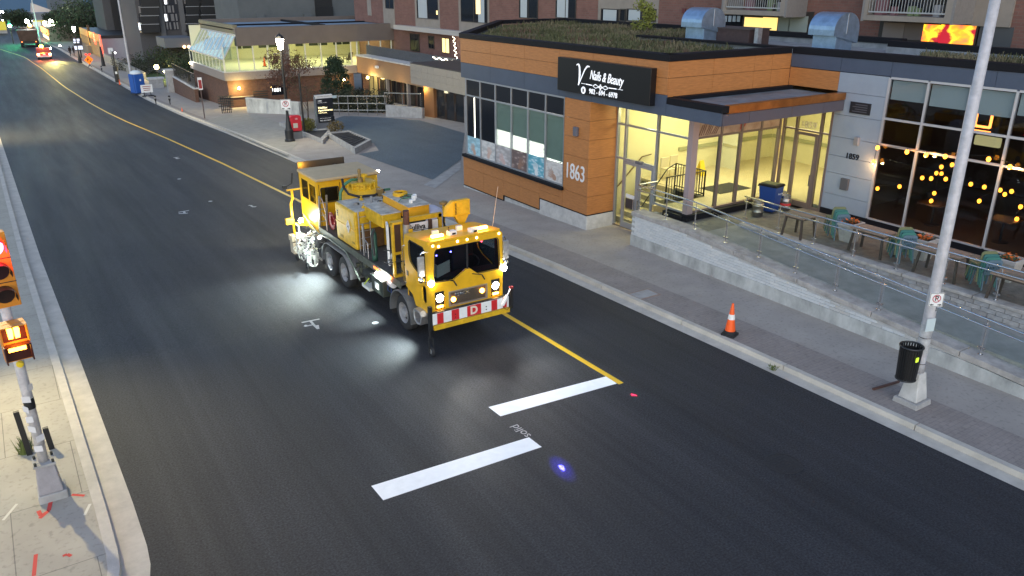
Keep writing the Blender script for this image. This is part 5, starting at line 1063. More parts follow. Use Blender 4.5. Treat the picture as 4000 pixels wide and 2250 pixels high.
# traffic cone
c=gr(2850,1308,SW)
def cone(c,label,s=1,name='traffic_cone'):
    t=thing(name,label,'cone',c,R(20),None,True); oc=mat('orange cone',(.9,.11,.01),.45,var=.05)
    MB().plate(rrect(-.19*s,.19*s,-.19*s,.19*s,.04*s),(0,0,0),XU,YU,.05*s).build('base',darkrub,t); MB().lathe([(.15*s,.05*s),(.145*s,.09*s),(.03*s,.9*s),(.022*s,.92*s),(.001,.92*s)],(0,0,0),24).build('body',oc,t,smooth=True)
    return t
t=cone(c,'orange traffic cone standing on the right brick strip')
MB().lathe([(.152,.05),(.165,.05),(.165,.13),(.15,.14)],(0,0,0),24).build('weight_ring',darkrub,t); MB().lathe([(.095,.47),(.098,.47),(.078,.61),(.075,.61)],(0,0,0),24).build('reflective_band',mat('cone band',(.8,.78,.75),.4),t)
p=gr(2515,1150,SW); 
ub=thing('utility_cover','square concrete utility cover set in the sidewalk','cover',p)
MB().box(p.x-.42,p.x+.42,p.y-.3,p.y+.3,p.z-.01,p.z+.008).build('frame',mat('tan cover',(.28,.2,.16),.85,var=.2),ub); MB().box(p.x-.36,p.x+.36,p.y-.24,p.y+.24,p.z+.008,p.z+.013).build('lid',conc,ub)
weed=mat('weed leaves',(.10,.13,.03),.8)
def tuft(p,label,n,h,name='weed'):
    mb=MB()
    for i in range(n):
        a=random.uniform(0,6.28); r=random.uniform(0,.14); b=p+Vector((r*math.cos(a),r*math.sin(a),0)); tip=b+Vector((random.uniform(-.12,.12),random.uniform(-.12,.12),random.uniform(.3,1)*h)); w=Vector((math.cos(a+1.5),math.sin(a+1.5),0))*.018; mb.add([b-w,b+w,tip],[(0,1,2)])
    tag(mb.build(name,weed),label,'weed')
tuft(gr(3018,1440,SW),'small green weed growing on the right kerb',40,.1); tuft(gr(100,1765,SW),'weed growing behind the signal pole base',160,.4)
# ---- signal pole at left
B=gr(205,1935,SW)
sp=thing('signal_pole','grey signal pole with torn poster scraps on a concrete base at left','signal pole',B)
MB().box(B.x-.22,B.x+.25,B.y-.22,B.y+.22,B.z-.05,B.z+.16).build('base_block',conc,sp,bevel=.02)
MB().hexa([B+Vector(v) for v in ((-.2,-.2,.16),(.2,-.2,.16),(.2,.2,.16),(-.2,.2,.16))],[B+Vector(v) for v in ((-.15,-.15,.72),(.15,-.15,.72),(.15,.15,.72),(-.15,.15,.72))]).build('shroud',mat('mauve grey cast base',(.30,.28,.29),.7,var=.12),sp,bevel=.02)
MB().box(B.x-.18,B.x+.18,B.y-.18,B.y+.18,B.z+.72,B.z+.76).build('flange',conc,sp)
for a in (-.14,.14):
    for b in (-.14,.14): MB().cyl(B+Vector((a,b,.76)),B+Vector((a,b,.82)),.025,n=6).build('anchor_bolt',chas,sp)
MB().lathe([(.085,.76),(.078,4.6),(.001,4.6)],B,24).build('pole',mat('poster stuck pole',(.40,.38,.40),.7,.1,col2=(.62,.6,.6),scale=7),sp,smooth=True)
MB().lathe([(.086,1.85),(.09,1.85),(.09,2.05),(.086,2.05)],B,20).build('strap_band',blackm,sp)
for i in range(7): a=random.uniform(-2.6,-.6); z=1.0+.2*i; MB().plate(rect(-.07,.07,0,.12),B+Vector((.088*math.cos(a),.088*math.sin(a),z)),(-math.sin(a),math.cos(a),random.uniform(-.2,.2)),ZU,.003).build('paper_scrap',mat('paper scrap',(.62,.6,.6),.8),sp)
# positions on vertical line of the pole: heads hang towards the street, face the camera side
vp=lambda px,py: None
def headpos(px,py,dist):  # point on the ray at horizontal distance equal to the pole's
    d=ray(px,py); k=math.hypot(B.x,B.y)*dist/math.hypot(d.x,d.y); return Vector((0,0,CH))+d*k
FD=Vector((.12,-1,0)).normalized()
P=headpos(62,1338,.975)
ph=thing('pedestrian_signal','orange pedestrian signal box with lit hand and countdown hoods','signal',P)
ob=mat('orange signal housing',(.62,.22,.015),.5,var=.06)
Uh=Vector((-FD.y,FD.x,0)); Uh=-Uh if Uh.x<0 else Uh; Nn=Uh.cross(Vector(ZU))
def hb(u0,u1,v0,v1,n0,n1,m,name,par,bev=.01):
    q=lambda u,v,n:P+Uh*u+Vector((0,0,v))+Nn*n
    return MB().hexa([q(u0,v0,n0),q(u1,v0,n0),q(u1,v0,n1),q(u0,v0,n1)],[q(u0,v1,n0),q(u1,v1,n0),q(u1,v1,n1),q(u0,v1,n1)]).build(name,m,par,bevel=bev)
hb(-.2,.2,-.34,.34,-.2,-.02,ob,'housing',ph)
hand=emis('lit signal orange',(1,.35,.03),9); dimo=emis('dim signal orange',(1,.12,.01),2.2)
for k,(v0,v1) in enumerate(((.03,.32),(-.32,-.03))):
    f=hb(-.18,.18,v0,v1,-.02,-.01,mat('dark signal face',(.05,.008,.004),.4),'signal_face',ph,0)
    for (a,b,c_,d_) in ((-.2,-.18,v0,v1),(.18,.2,v0,v1),(-.2,.2,v1,v1+.015)): hb(a,b,c_,d_,-.02,.14,MC['dark signal face'] if k else ob,'hood',ph,0)
    zc=(v0+v1)/2
    if k==0:
        mb=MB(); o_=P+Nn*-.008
        for s_ in (-1,1): mb.plate([(s_*.05-.035,zc-.1),(s_*.05+.03,zc-.1),(s_*.05+.045,zc+.06),(s_*.05+.02,zc+.11),(s_*.05-.04,zc+.1)],o_,Uh,ZU,.003)
        mb.build('lit_hand',hand,f)
    else: MB().plate(rect(-.13,.13,zc+.02,zc+.09),P+Nn*-.008,Uh,ZU,.003).build('lit_countdown',hand,f)
lamp('hand_glow','POINT',P+Nn*.12+Vector((0,0,.1)),3,(1,.4,.05),ph,.04)
MB().bar(P-Nn*.1-Vector((0,0,.1)),Vector((B.x,B.y,P.z-.1)),.05).build('mount_arm',silver2,ph)
pb=Vector((B.x,B.y,0))+FD*.11; pb.z=headpos(95,1437,.98).z
tag(MB().lathe([(.001,-.04),(.045,-.035),(.06,-.0),(.06,.05)],pb,16,'y').build('push_button',ym),'round yellow push button on the signal pole','button')
P=headpos(5,1060,.96)-Uh*.03
th=thing('traffic_signal','orange three lamp traffic signal lit red at the left edge','traffic light',P)
hb(-.2,.2,-.62,.62,-.2,-.02,ob,'housing',th)
lm_=[(.40,emis('red signal',(1,.02,.05),26)),(0,mat('dark lens',(.03,.005,.01),.3)),(-.40,mat('dark lens 2',(.03,.012,.01),.3))]
for v,m_ in lm_:
    o_=P+Nn*-.015+Vector((0,0,v)); MB().plate(circ(0,0,.14,20),o_,Uh,ZU,.01).build('lens',m_,th)
    mb=MB(); n_=14; vs=[];fs=[]
    for i in range(n_+1):
        a=R(-25+230*i/n_); e=Uh*(.155*math.cos(a))+Vector((0,0,.155*math.sin(a))); vs+=[o_+e,o_+e+Nn*.24]
    for i in range(n_): fs.append((2*i,2*i+1,2*i+3,2*i+2))
    mb.add(vs,fs).build('visor',mat('visor black',(.02,.01,.01),.5),th)
    if v>0: lamp('red_glow','POINT',o_+Nn*.3,14,(1,.03,.08),th,.08)
for v in (-.2,.2): hb(-.205,.205,v-.006,v+.006,-.02,-.012,blackm,'housing_seam',th,0)
MB().bar(P-Nn*.1-Vector((0,0,.4)),Vector((B.x,B.y,P.z-.4)),.06).build('mount_arm',silver2,th)
q=gr(180,1780,SW); q2=gr(320,1780,SW)
for k,(px,py,l) in enumerate([(97,1775,'black post leaning behind the signal pole on the left'),(183,1752,'short black post leaning behind the signal pole on the right')]):
    b=gr(px+20,py,SW); tag(MB().bar(b,b+Vector((-.03 if k else -.05,.0,1.0 if k==0 else .5)),.1,.08).build('black_post',blackm),l,'post')
# street lamp out of frame above the left pavement (its light falls across the pavement, the pole casts the shadow)
def cobra(x,y,label,power,tgt,ang,h=8):
    g=GZ(y)+SW; sv=thing('cobra_street_lamp',label,'street light',(x,y,g),0,'cobra head street lamps'); MB().lathe([(.12,0),(.07,h),(.001,h)],(x,y,g),14).build('pole',polec,sv); MB().tube([(x,y,g+h),(x+.5,y,g+h+.35),(x+1.6,y,g+h+.5)],.04,8).build('arm',polec,sv); MB().box(x+1.5,x+2.2,y-.16,y+.16,g+h+.42,g+h+.54).build('lamp_head',polec,sv); MB().box(x+1.6,x+2.1,y-.1,y+.1,g+h+.40,g+h+.419).build('lens',emis('cobra lens',(1,.85,.5),8),sv)
    lamp('street_lamp_light','SPOT',(x+1.85,y,g+h+.36),power,(1,.82,.42),sv,.12,tgt,ang,.9)
cobra(-4.6,24,'tall street lamp on left pavement past the signal pole',3600,(-1.2,14,0),75)
cobra(-5.0,72,'tall street lamp farther along the left pavement',5200,(4,74,-2),110,9)
# ================================================================== ROOF: GRASS, SHRUB, VENTS
gcol=[mat('sedum grass',(.085,.088,.036),.9,var=.5,scale=.8),mat('dry grass',(.155,.13,.075),.9,var=.3,scale=.6),mat('reddish sedum',(.13,.075,.05),.9)]
def inside(x,y,P):
    c=False; n=len(P)
    for i in range(n):
        x1,y1=P[i]; x2,y2=P[i-1]
        if (y1>y)!=(y2>y) and x<(x2-x1)*(y-y1)/(y2-y1)+x1: c=not c
    return c
def grass(name,P,z,n,h,label):
    xs=[p[0] for p in P]; ys=[p[1] for p in P]; mbs=[MB() for _ in gcol]; rnd=random.Random(3)
    k=0
    while k<n:
        x,y=rnd.uniform(min(xs),max(xs)),rnd.uniform(min(ys),max(ys))
        if not inside(x,y,P): continue
        k+=1
        pt=math.sin(x*1.3+y*.7)+math.sin(y*1.9-x*.5)+math.sin(x*.4+2)*.7; ci=1 if pt+rnd.gauss(0,.7)>.2 else (2 if pt<-1.5 and rnd.random()<.5 else 0)
        hh=h*rnd.uniform(.35,1)*(1.3 if rnd.random()<.08 else 1)*(.8+.25*math.sin(x*.9)*math.sin(y*1.1)); a=rnd.uniform(0,6.28); w=.022+.015*rnd.random()
        u=Vector((math.cos(a)*w,math.sin(a)*w,0)); b=Vector((x,y,z)); t=b+Vector((rnd.gauss(0,.10),rnd.gauss(0,.10),hh)); mbs[ci].add([b-u,b+u,t+u*.3,t-u*.3],[(0,1,2,3)])
    for i,m in enumerate(mbs):
        if m.v: o=m.build(name,gcol[i]); tag(o,label[i],'grass',None,'stuff')
ROOFG=[(18.95,19.6),(18.95,32.2),(26.8,41.6),(31.2,41.6),(31.2,28),(24.7,28),(24.7,22.2),(23.3,20.6),(22,19.6)]
soilm=mat('roof soil',(.06,.055,.035),.95,var=.4,scale=1.5)
tag(MB().plate(list(reversed(ROOFG)),(0,0,6.4),XU,YU,.06).build('roof_soil',soilm),'brown planting soil on the flat shop roof','soil',None,'stuff')
grass('roof_grass',ROOFG,6.45,26000,.36,['short green sedum and grass on the shop roof','dry straw coloured grass on the shop roof','reddish sedum patches on the shop roof'])
RG2=[(24.9,-3),(24.9,13.2),(26.5,15.6),(28.8,16.8),(29.6,16.8),(29.6,-3)]
tag(MB().plate(RG2,(0,0,6.4),XU,YU,.06).build('roof_soil',soilm),'brown planting soil on the restaurant roof','soil',None,'stuff')
grass('roof_grass',RG2,6.45,13000,.36,['green grass strip on the restaurant roof','dry grass on the restaurant roof','reddish plants on the restaurant roof'])
def leafmass(mb,c,r,n,s,rnd,flat=.8):
    for i in range(n):
        d=Vector((rnd.gauss(0,1),rnd.gauss(0,1),rnd.gauss(0,1))).normalized()*(rnd.random()**.45); p=Vector(c)+Vector((d.x*r,d.y*r,d.z*r*flat))
        a=Vector((rnd.gauss(0,1),rnd.gauss(0,1),rnd.gauss(0,1))).normalized()*s; b=a.cross(Vector((rnd.gauss(0,1),rnd.gauss(0,1),rnd.gauss(0,1)))).normalized()*s*.6; mb.add([p-a,p+b,p+a,p-b],[(0,1,2,3)])
rnd=random.Random(5)
sb=on(2530,130,2,6.5); sh=thing('roof_shrub','bright green shrub sprouting from the roof grass','shrub',sb)
mb=MB()
for k in range(9): leafmass(mb,sb+Vector((rnd.uniform(-.5,.5),rnd.uniform(-.5,.5),rnd.uniform(.3,1.5))),.4,90,.07,rnd)
mb.build('foliage',mat('yellow green leaves',(.16,.18,.03),.8,var=.4,scale=3),sh,kind='stuff'); MB().tube([sb,sb+Vector((.05,0,.6)),sb+Vector((0,.05,1.3))],.03,6).build('stem',mat('brown stem',(.08,.05,.03),.9),sh)
galv=mat('sky tinted galvanised steel',(.30,.42,.58),.4,.8,var=.2,scale=3)  # blue of the reflected sky is put into the steel's colour
def vent(px,py,X,label,w,hh,flip):
    p=on(px,py,0,X); z0=6.4; t=thing('roof_vent',label,'roof vent',(p.x,p.y,z0))
    MB().box(X-.5,X+.5,p.y-w*.45,p.y+w*.45,z0,z0+hh).build('vent_stack',galv,t)
    # quarter-round hood with its axis along y
    vs=[];fs=[];n=14; r=.95
    prof=[(-.75,z0+hh-.05)]+[(-.75+ (1-math.cos(R(180*i/n)))*.75,z0+hh+.15+math.sin(R(180*i/n))*.62) for i in range(n+1)]+[(.75,z0+hh-.35)]
    for s_ in (0,1):
        for (a,b) in prof: vs.append((X+a,p.y+(-w/2 if s_==0 else w/2),b))
    m=len(prof)
    for i in range(m-1): fs.append((i,i+1,m+i+1,m+i))
    fs+=[tuple(range(m)),tuple(range(2*m-1,m-1,-1))]; MB().add(vs,fs).build('hood',galv,t); MB().box(X-.02,X+.02,p.y-w/2-.012,p.y+w/2+.012,z0+hh,z0+hh+.72).build('seam',mat('steel seam',(.6,.62,.64),.4,.8),t)
    return t
vent(2745,120,27.6,'galvanised hooded roof vent left of the balconies',1.25,.75,0)
vent(3255,130,27.6,'galvanised hooded roof vent between the two balconies',1.15,.75,0)
cb=thing('roof_duct','dark rusty duct box beside the left roof vent','duct',(28,25,6.4)); p=on(2880,120,0,28.6)
MB().box(27.9,29.2,p.y-1.3,p.y+1.4,6.4,7.05).build('duct_body',mat('dark rust duct',(.05,.03,.028),.7,var=.3),cb); MB().box(27.95,28.2,p.y-1.75,p.y-1.55,6.4,7.15).build('duct_post',silver2,cb); MB().box(27.85,29.25,p.y-1.35,p.y+1.45,7.05,7.1).build('duct_lid',mat('dark lid',(.06,.05,.05),.7),cb)
wall_glow=None
# ================================================================== BRICK APARTMENT TOWER BEHIND
TX=36.0
tw_=thing('brick_apartment_tower','red brown brick apartment tower with concrete balconies behind the shop','building',(TX,40,0))
tbr=brickmat('tower brick',(.20,.095,.075),(.165,.078,.062),(.155,.11,.095),1.0,'X',.42,.14,.9,.012)
beige=mat('beige concrete panel',(.25,.22,.19),.85,var=.12,scale=1.2,bump=.1); pgrey=mat('grey infill panel',(.20,.19,.185),.8,var=.1)
MB().box(TX,TX+14,-12,87.5,4.9,24).build('brick_wall',tbr,tw_); MB().box(TX+.3,TX+14,-12,87.5,-2.5,4.9).build('brick_wall',tbr,tw_)
MB().box(TX-.7,TX+.3,56,76,4.55,4.95).build('concrete_band',mat('pale concrete band',(.42,.39,.36),.85),tw_)
wfr=mat('dark window frame',(.03,.025,.022),.5); curt=mat('pale curtain',(.40,.44,.46),.9); dglass=mat('dark room glass',(.012,.014,.018),.08)
litw=emis('lit room yellow',(1,.72,.28),.7); lits=emis('lit curtain pale',(.8,.9,.8),.25)
def win(px0,py0,px1,py1,X=TX,m=dglass,div=2,name='window',par=None,curtain=None,frame=wfr):
    par=par or tw_
    a=on(px0,py0,0,X); b=on(px1,py1,0,X); y0,y1=sorted((a.y,b.y)); z0,z1=sorted((on((px0+px1)/2,py1,0,X).z,on((px0+px1)/2,py0,0,X).z))
    f=MB().plate(rect(y0,y1,z0,z1),(X-.06,0,0),YU,ZU,.08,[rect(y0+.06+(y1-y0-.06)*i/div,y0+(y1-y0-.06)*(i+1)/div,z0+.06,z1-.06) for i in range(div)]).build(name,frame,par)
    MB().box(X-.035,X-.03+.028,y0+.03,y1-.03,z0+.03,z1-.03).build('pane',m,f)
    if curtain:
        u0,u1=curtain; MB().box(X-.045,X-.037,y0+.06+(y1-y0)*u0,y0+(y1-y0)*u1-.06,z0+.06,z1-.06).build('curtain',curt,f)
    return f
def panel(px0,py0,px1,py1,m=beige,X=TX,t=.05,name='wall_panel',par=None):
    a=on(px0,py0,0,X); b=on(px1,py1,0,X); y0,y1=sorted((a.y,b.y)); z0,z1=sorted((on((px0+px1)/2,py1,0,X).z,on((px0+px1)/2,py0,0,X).z)); return MB().box(X-t,X+.02,y0,y1,z0,z1).build(name,m,par or tw_)
panel(1492,-60,1545,110,beige,t=.03); win(1503,-50,1540,34); panel(1430,-60,1452,60,beige,t=.03)
panel(1618,-60,1720,118,beige,t=.03); w=win(1626,-70,1714,74,curtain=(.5,.95)); panel(1790,-60,1912,135,beige,t=.03); w=win(1799,-80,1906,88,div=2,curtain=(.1,.35))
p=on(1866,30,0,TX-.05); MB().box(TX-.05,TX-.046,p.y-.4,p.y+.3,p.z-.5,p.z+.8).build('lit_pane',litw,w); p=on(1637,36,0,TX-.05); q_=on(1708,46,0,TX-.05)
MB().box(TX-.05,TX-.046,q_.y-.15,q_.y+.2,q_.z-.25,q_.z+.1).build('lit_pane',litw,w)
panel(2022,-60,2108,110,beige,t=.03) if False else None
win(2030,-70,2102,72,curtain=(.55,.95)); win(2174,-70,2250,72,curtain=(.35,.95))
panel(2342,-80,2570,90,beige,t=.03)
for a,b in ((2350,2418),(2424,2444),(2450,2510),(2520,2562)): win(a,34,b,84,TX-.03,curtain=(.1,.9) if b-a>50 else None,div=1)
panel(2508,-80,2514,86,wfr,t=.05)
for a,b in ((2668,2680),(2700,2712)): panel(a,33,b,50,mat('dull red vent',(.12,.03,.03),.7),t=.08,name='wall_vent')
# recessed window strips below balconies
def under(px0,px1,py0,py1,items):
    panel(px0,py0,px1,py1,wfr,t=.02,name='window_strip')
    for (a,b,c,d,m) in items: panel(a,b,c,d,m,t=.06,name='pane')
under(2812,3165,40,175,[(2828,58,2898,110,dglass),(2912,68,2975,158,emis('lit room yellow low',(1,.72,.22),.45)),(2984,68,3030,158,emis('lit room yellow low',(1,.72,.22),.45)),(3046,66,3078,168,mat('sage curtain',(.25,.29,.27),.9)),(3088,62,3146,168,mat('sage curtain',(.25,.29,.27),.9))])
for i in range(4): panel(2832+i*17,62,2842+i*17,85,curt,t=.07,name='curtain')
flower=mat('backlit rose print',(.6,.05,.05),.8,emit=1.0); nn_=flower.node_tree; bb=nn_.nodes['Principled BSDF']
tcx=nn_.nodes.new('ShaderNodeTexCoord'); vo=nn_.nodes.new('ShaderNodeTexVoronoi'); vo.inputs['Scale'].default_value=1.3; ns=nn_.nodes.new('ShaderNodeTexNoise'); ns.inputs['Scale'].default_value=2; va=nn_.nodes.new('ShaderNodeVectorMath'); nn_.links.new(tcx.outputs['Object'],va.inputs[0]); nn_.links.new(ns.outputs['Color'],va.inputs[1]); nn_.links.new(va.outputs[0],vo.inputs[0])
rp=nn_.nodes.new('ShaderNodeValToRGB'); E_=rp.color_ramp.elements; E_[0].color=(.9,.12,.06,1); E_[0].position=.1; E_[1].color=(.28,.01,.02,1); E_[1].position=.75; e=E_.new(.35); e.color=(1,.28,.02,1); e=E_.new(.55); e.color=(.9,.55,.03,1)
nn_.links.new(vo.outputs['Distance'],rp.inputs[0]); nn_.links.new(rp.outputs[0],bb.inputs['Emission Color']); nn_.links.new(rp.outputs[0],bb.inputs['Base Color']); bb.inputs['Emission Strength'].default_value=.8
under(3440,3815,80,178,[(3456,88,3528,152,mat('taupe curtain',(.22,.19,.18),.9)),(3540,90,3602,156,mat('taupe curtain dark',(.15,.13,.125),.9)),(3612,96,3672,163,flower),(3680,98,3802,172,flower)])
panel(3817,-60,3948,104,beige,t=.1); panel(3825,104,3945,190,mat('dark recess panel',(.06,.065,.07),.7),t=.02)
def balcony(px0,px1,py,pside,label=None):
    X0=TX-1.6; a=on(px0,py,0,X0); b=on(px1,py,0,X0); y1,y0=a.y,b.y; z=a.z
    bc=MB().box(X0,TX,y0,y1,z,z+.22).build('balcony',beige,tw_)
    MB().box(X0,X0+.16,y1-.16,y1,z+.22,z+3).build('balcony_post',beige,bc); MB().box(X0,X0+.16,y0,y0+.28,z+.22,z+3).build('balcony_post',beige,bc)
    MB().box(X0,TX,y0-.12,y0,z-.05,z+3).build('balcony_side_wall',pgrey,bc); MB().box(X0,TX,y1,y1+.12,z-.05,z+3).build('balcony_side_wall',pgrey,bc)
    ral=mat('balcony rail',(.42,.42,.42),.5,.5); ya,yb=y0+.3,y1-.2
    MB().box(X0+.03,X0+.08,ya,yb,z+.34,z+.40).build('balcony_rail',ral,bc); MB().box(X0+.03,X0+.08,ya,yb,z+1.3,z+1.36).build('balcony_rail',ral,bc)
    n=int((yb-ya)/.14)
    for i in range(n+1): y=ya+(yb-ya)*i/n; MB().box(X0+.045,X0+.065,y-.012,y+.012,z+.4,z+1.3).build('baluster',ral,bc)
    MB().box(TX-.05,TX-.03,y0+.3,y1-.2,z+.3,z+2.6).build('balcony_door',dglass,bc)
    for i in range(5): s=random.uniform(.2,.4); yy=random.uniform(y0+.5,y1-.5); MB().box(TX-1.0,TX-1.0+s,yy,yy+s,z+.22,z+.22+s*1.6).build('stored_item',mat('balcony clutter %d'%(i%3),[(.15,.2,.1),(.2,.1,.12),(.3,.3,.32)][i%3],.7),bc)
balcony(2822,3062,54,0); balcony(3370,3712,78,0)

# ================================================================== POOL BUILDING, WING, FORECOURT
PY=78.3; PX=18.93
pool=thing('pool_building','low building with lit glass pool hall and sloped glazing on brown brick base','building',(PX,PY,-2.3))
dbr=brickmat('dark brown brick',(.13,.062,.042),(.10,.05,.035),(.10,.07,.055),1.0,'X',.42,.16,.9,.012)
taupe=mat('taupe metal fascia',(.15,.125,.11),.55,.2,var=.08,scale=1); olive=mat('olive fascia',(.20,.17,.10),.6,var=.08)
bandm=mat('taupe concrete band',(.23,.20,.185),.8,var=.1)
MB().box(PX+.15,31.7,PY+.15,92.4,-3.5,.3).build('brick_wall',dbr,pool); MB().box(PX-.1,32,PY-.12,92.5,.3,1.02).build('concrete_band',bandm,pool)
MB().box(20.3,38.2,PY-.15,PY+.6,3.36,5.0).build('fascia',taupe,pool); MB().box(20.3,20.7,PY+.6,92.4,4.3,5.2).build('fascia',olive,pool); MB().box(20.3,38.2,PY+.6,92.4,4.75,4.85).build('roof',mat('blue grey roof',(.20,.28,.36),.6,var=.3,scale=.6),pool)
MB().box(20.4,38.2,92,92.4,3.4,5.25).build('fascia',taupe,pool); MB().box(29,29.3,PY+.6,92,4.85,5.05).build('roof_ridge',blackp,pool); MB().box(21.5,38,84.8,85.1,4.85,5.0).build('roof_ridge',blackp,pool)
poolw=mat('pool hall wall',(.70,.66,.46),.8); poolfl=mat('pool hall floor',(.62,.62,.5),.5)
MB().box(PX+.1,38.2,PY+.2,92.2,.95,1.05).build('pool_floor',poolfl,pool)
bw_=MB().plate(rect(PX+.2,38,1.05,4.7),(0,92,0),XU,ZU,.1,[rect(20.4+2.9*i,22.6+2.9*i,2.1,3.4) for i in range(6)]).build('back_wall',poolw,pool)
for i in range(6): MB().box(20.4+2.9*i,22.6+2.9*i,92.02,92.05,2.1,3.4).build('back_window',mat('sage dark glass',(.05,.06,.045),.3),pool); MB().box(21.45+2.9*i,21.53+2.9*i,91.88,91.93,2.05,3.45).build('window_bar',white,pool)
MB().box(20.4,38.1,PY+.6,92,4.6,4.7).build('ceiling',poolw,pool); MB().box(37.9,38.1,PY,92,1.05,4.7).build('end_wall',poolw,pool)
for x in (23.0,29.5): MB().box(x,x+.7,91.3,91.9,1.05,4.6).build('pillar',poolw,pool)
# front glazing
wfm=mat('white frame lit',(.60,.60,.52),.5)
g1=[PX+.05,20.32,21.74,23.13,24.47]; g2=[25.16,26.8,28.4,30.0,31.55]
for g in (g1,g2):
    for x in g: MB().box(x-.05,x+.05,PY-.05,PY+.05,1.02,3.36).build('mullion',wfm,pool)
    for a,b in zip(g[:-1],g[1:]):
        MB().box(a+.05,b-.05,PY-.01,PY,1.08,3.34).build('pane',gl,pool)
        MB().box(a+.05,b-.05,PY-.04,PY+.04,1.02,1.1).build('window_rail',wfm,pool)
MB().box(24.5,25.13,PY-.1,PY+.3,1.02,3.36).build('pier',taupe,pool)
for x in (32.2,33.5,34.8,36.0,37.3): MB().box(x-.05,x+.05,PY-.05,PY+.05,1.5,3.36).build('mullion',wfm,pool)
for a,b in ((32.2,33.5),(33.5,34.8),(34.8,36),(36,37.3)): MB().box(a+.05,b-.05,PY-.01,PY,1.5,3.34).build('pane',gl,pool)
# sloped greenhouse glazing to the street
n=10
for i in range(n+1):
    y=PY+14.0*i/n; MB().bar((PX,y,1.02),(PX,y,2.22),.08).build('glazing_bar',wfm,pool); MB().bar((PX,y,2.22),(20.3,y,4.35),.09).build('glazing_bar',silver,pool)
    if i<n:
        y2=y+1.4; MB().box(PX-.01,PX,y+.05,y2-.05,1.1,2.15).build('pane',gl,pool)
        MB().hexa([(PX,y+.05,2.24),(PX,y2-.05,2.24),(PX+.012,y2-.05,2.24),(PX+.012,y+.05,2.24)],[(20.3,y+.05,4.33),(20.3,y2-.05,4.33),(20.312,y2-.05,4.33),(20.312,y+.05,4.33)]).build('sloped_pane',glass('sloped pane glass',(.75,.85,.9),.9),pool)
for (x,z) in ((PX,1.05),(PX,2.22),(20.3,4.35)): MB().box(x-.06,x+.06,PY,PY+14,z-.06,z+.06).build('glazing_rail',silver,pool)
MB().plate([(PX,2.2),(20.3,4.35),(20.3,2.2)],(0,PY+.0,0),XU,ZU,.03).build('gable_glass',gl,pool)
lamp('pool_hall_light','AREA',(23,84,4.5),230,(1,.9,.45),pool,5,(23,84,0),size_y=8); lamp('pool_hall_light','AREA',(30,84,4.5),230,(1,.9,.45),pool,6,(30,84,0),size_y=8); lamp('pool_hall_light','AREA',(35.3,84,4.5),170,(1,.86,.4),pool,4,(35.3,84,0),size_y=6)
def scone(p,label,power,col=(1,.72,.22),parent=None,r=.12):
    t=thing('wall_lamp',label,'lamp',p); MB().sphere(p,r,10).build('globe',emis('sodium globe',(1,.75,.25),30),t,smooth=True); MB().cyl(p+Vector((0,0,-r)),p+Vector((0,.12,-r-.1)),.05).build('bracket',blackm,t); lamp('wall_lamp_light','POINT',p+Vector((-.1,-.45,0)),power,col,t,.12); return t
p=on(934,345,1,PY-.15); scone(p,'warm wall lamp on the brown brick pool building',110)
MB().box(p.x-1.4,p.x+1.3,PY-.02,PY+.15,p.z-.85,p.z-.78).build('ledge',bandm,pool)
p=on(1436,303,0,31.6); scone(p,'wall lamp under the entrance wing left of the tree',60,(1,.8,.3)); p=on(1345,312,1,PY-.2); scone(p,'wall lamp half hidden by the conifer',30)
p=on(743,246,0,PX-.15); scone(p,'small white lamp at far corner of pool building',15,(1,.95,.85),r=.1)
for k,(px,py) in enumerate([(1067,232),(1148,226),(1358,212)]):
    p=on(px,py,1,81.5); c=thing('deck_chair','wooden armchair in the pool hall, '+['left of the pier','right of the pier','near the right end'][k],'chair',(p.x,81.5,1.05),R(200),'pool hall chairs',True); bwm=mat('brown chair wood',(.10,.075,.05),.7)
    MB().hexa([(-.3,-.3,.38),(.3,-.3,.38),(.3,.25,.25),(-.3,.25,.25)],[(-.3,-.3,.42),(.3,-.3,.42),(.3,.25,.29),(-.3,.25,.29)]).build('seat',bwm,c)
    for i in range(5): MB().bar((-.26+.13*i,.22,.28),(-.26+.13*i,.55,1.05),.1,.02).build('back_slat',bwm,c)
    for a in (-.36,.36): MB().box(a-.06,a+.06,-.35,.4,.58,.61).build('armrest',bwm,c); MB().box(a-.03,a+.03,-.32,-.26,0,.58).build('leg',bwm,c); MB().box(a-.03,a+.03,.2,.26,0,.58).build('leg',bwm,c)
p=on(1033,245,1,82); cone(Vector((p.x,82,1.05)),'orange cone standing inside the pool hall',1.0)
# fascia of wing: X=32, y 78 -> 65.8 then entrance block at X=29
wing=thing('entrance_wing','brown entrance wing with beige panelled porch and dark glass doors','building',(30,60,-1.2))
tanb=mat('tan brown cladding',(.27,.15,.085),.7,var=.12); 
MB().box(32,33.5,62,PY-.2,.36,1.98).build('parapet_band',tanb,wing); MB().box(31.85,33.5,62,PY-.2,1.98,2.1).build('coping',conc_l,wing); MB().box(33,36,56,PY,1.7,1.8).build('terrace_deck',conc,wing)
MB().box(32.6,32.8,62,PY,-2.4,.36).build('recess_wall',dbr,wing)
for i in range(5):
    y=76.5-2.7*i; f=MB().plate(rect(y-2.2,y,-2.1,.3),(32.5,0,0),YU,ZU,.08,[rect(y-2.1,y-1.15,-2.0,.2),rect(y-1.05,y-.1,-2.0,.2)]).build('window',wfr,wing); MB().box(32.55,32.58,y-2.15,y-.05,-2.05,.25).build('pane',dglass if i else mat('dim lit glass',(.12,.10,.05),.3,emit=.08,ecol=(1,.8,.3)),f)
for y in (71.0,66.5): MB().box(32.0,32.25,y,y+.3,-2.4,.36).build('post',bandm,wing)
p=on(1474,262,0,31.9); MB().box(31.75,31.95,p.y-.25,p.y+.25,p.z-.1,p.z+.12).build('security_camera',white,wing)
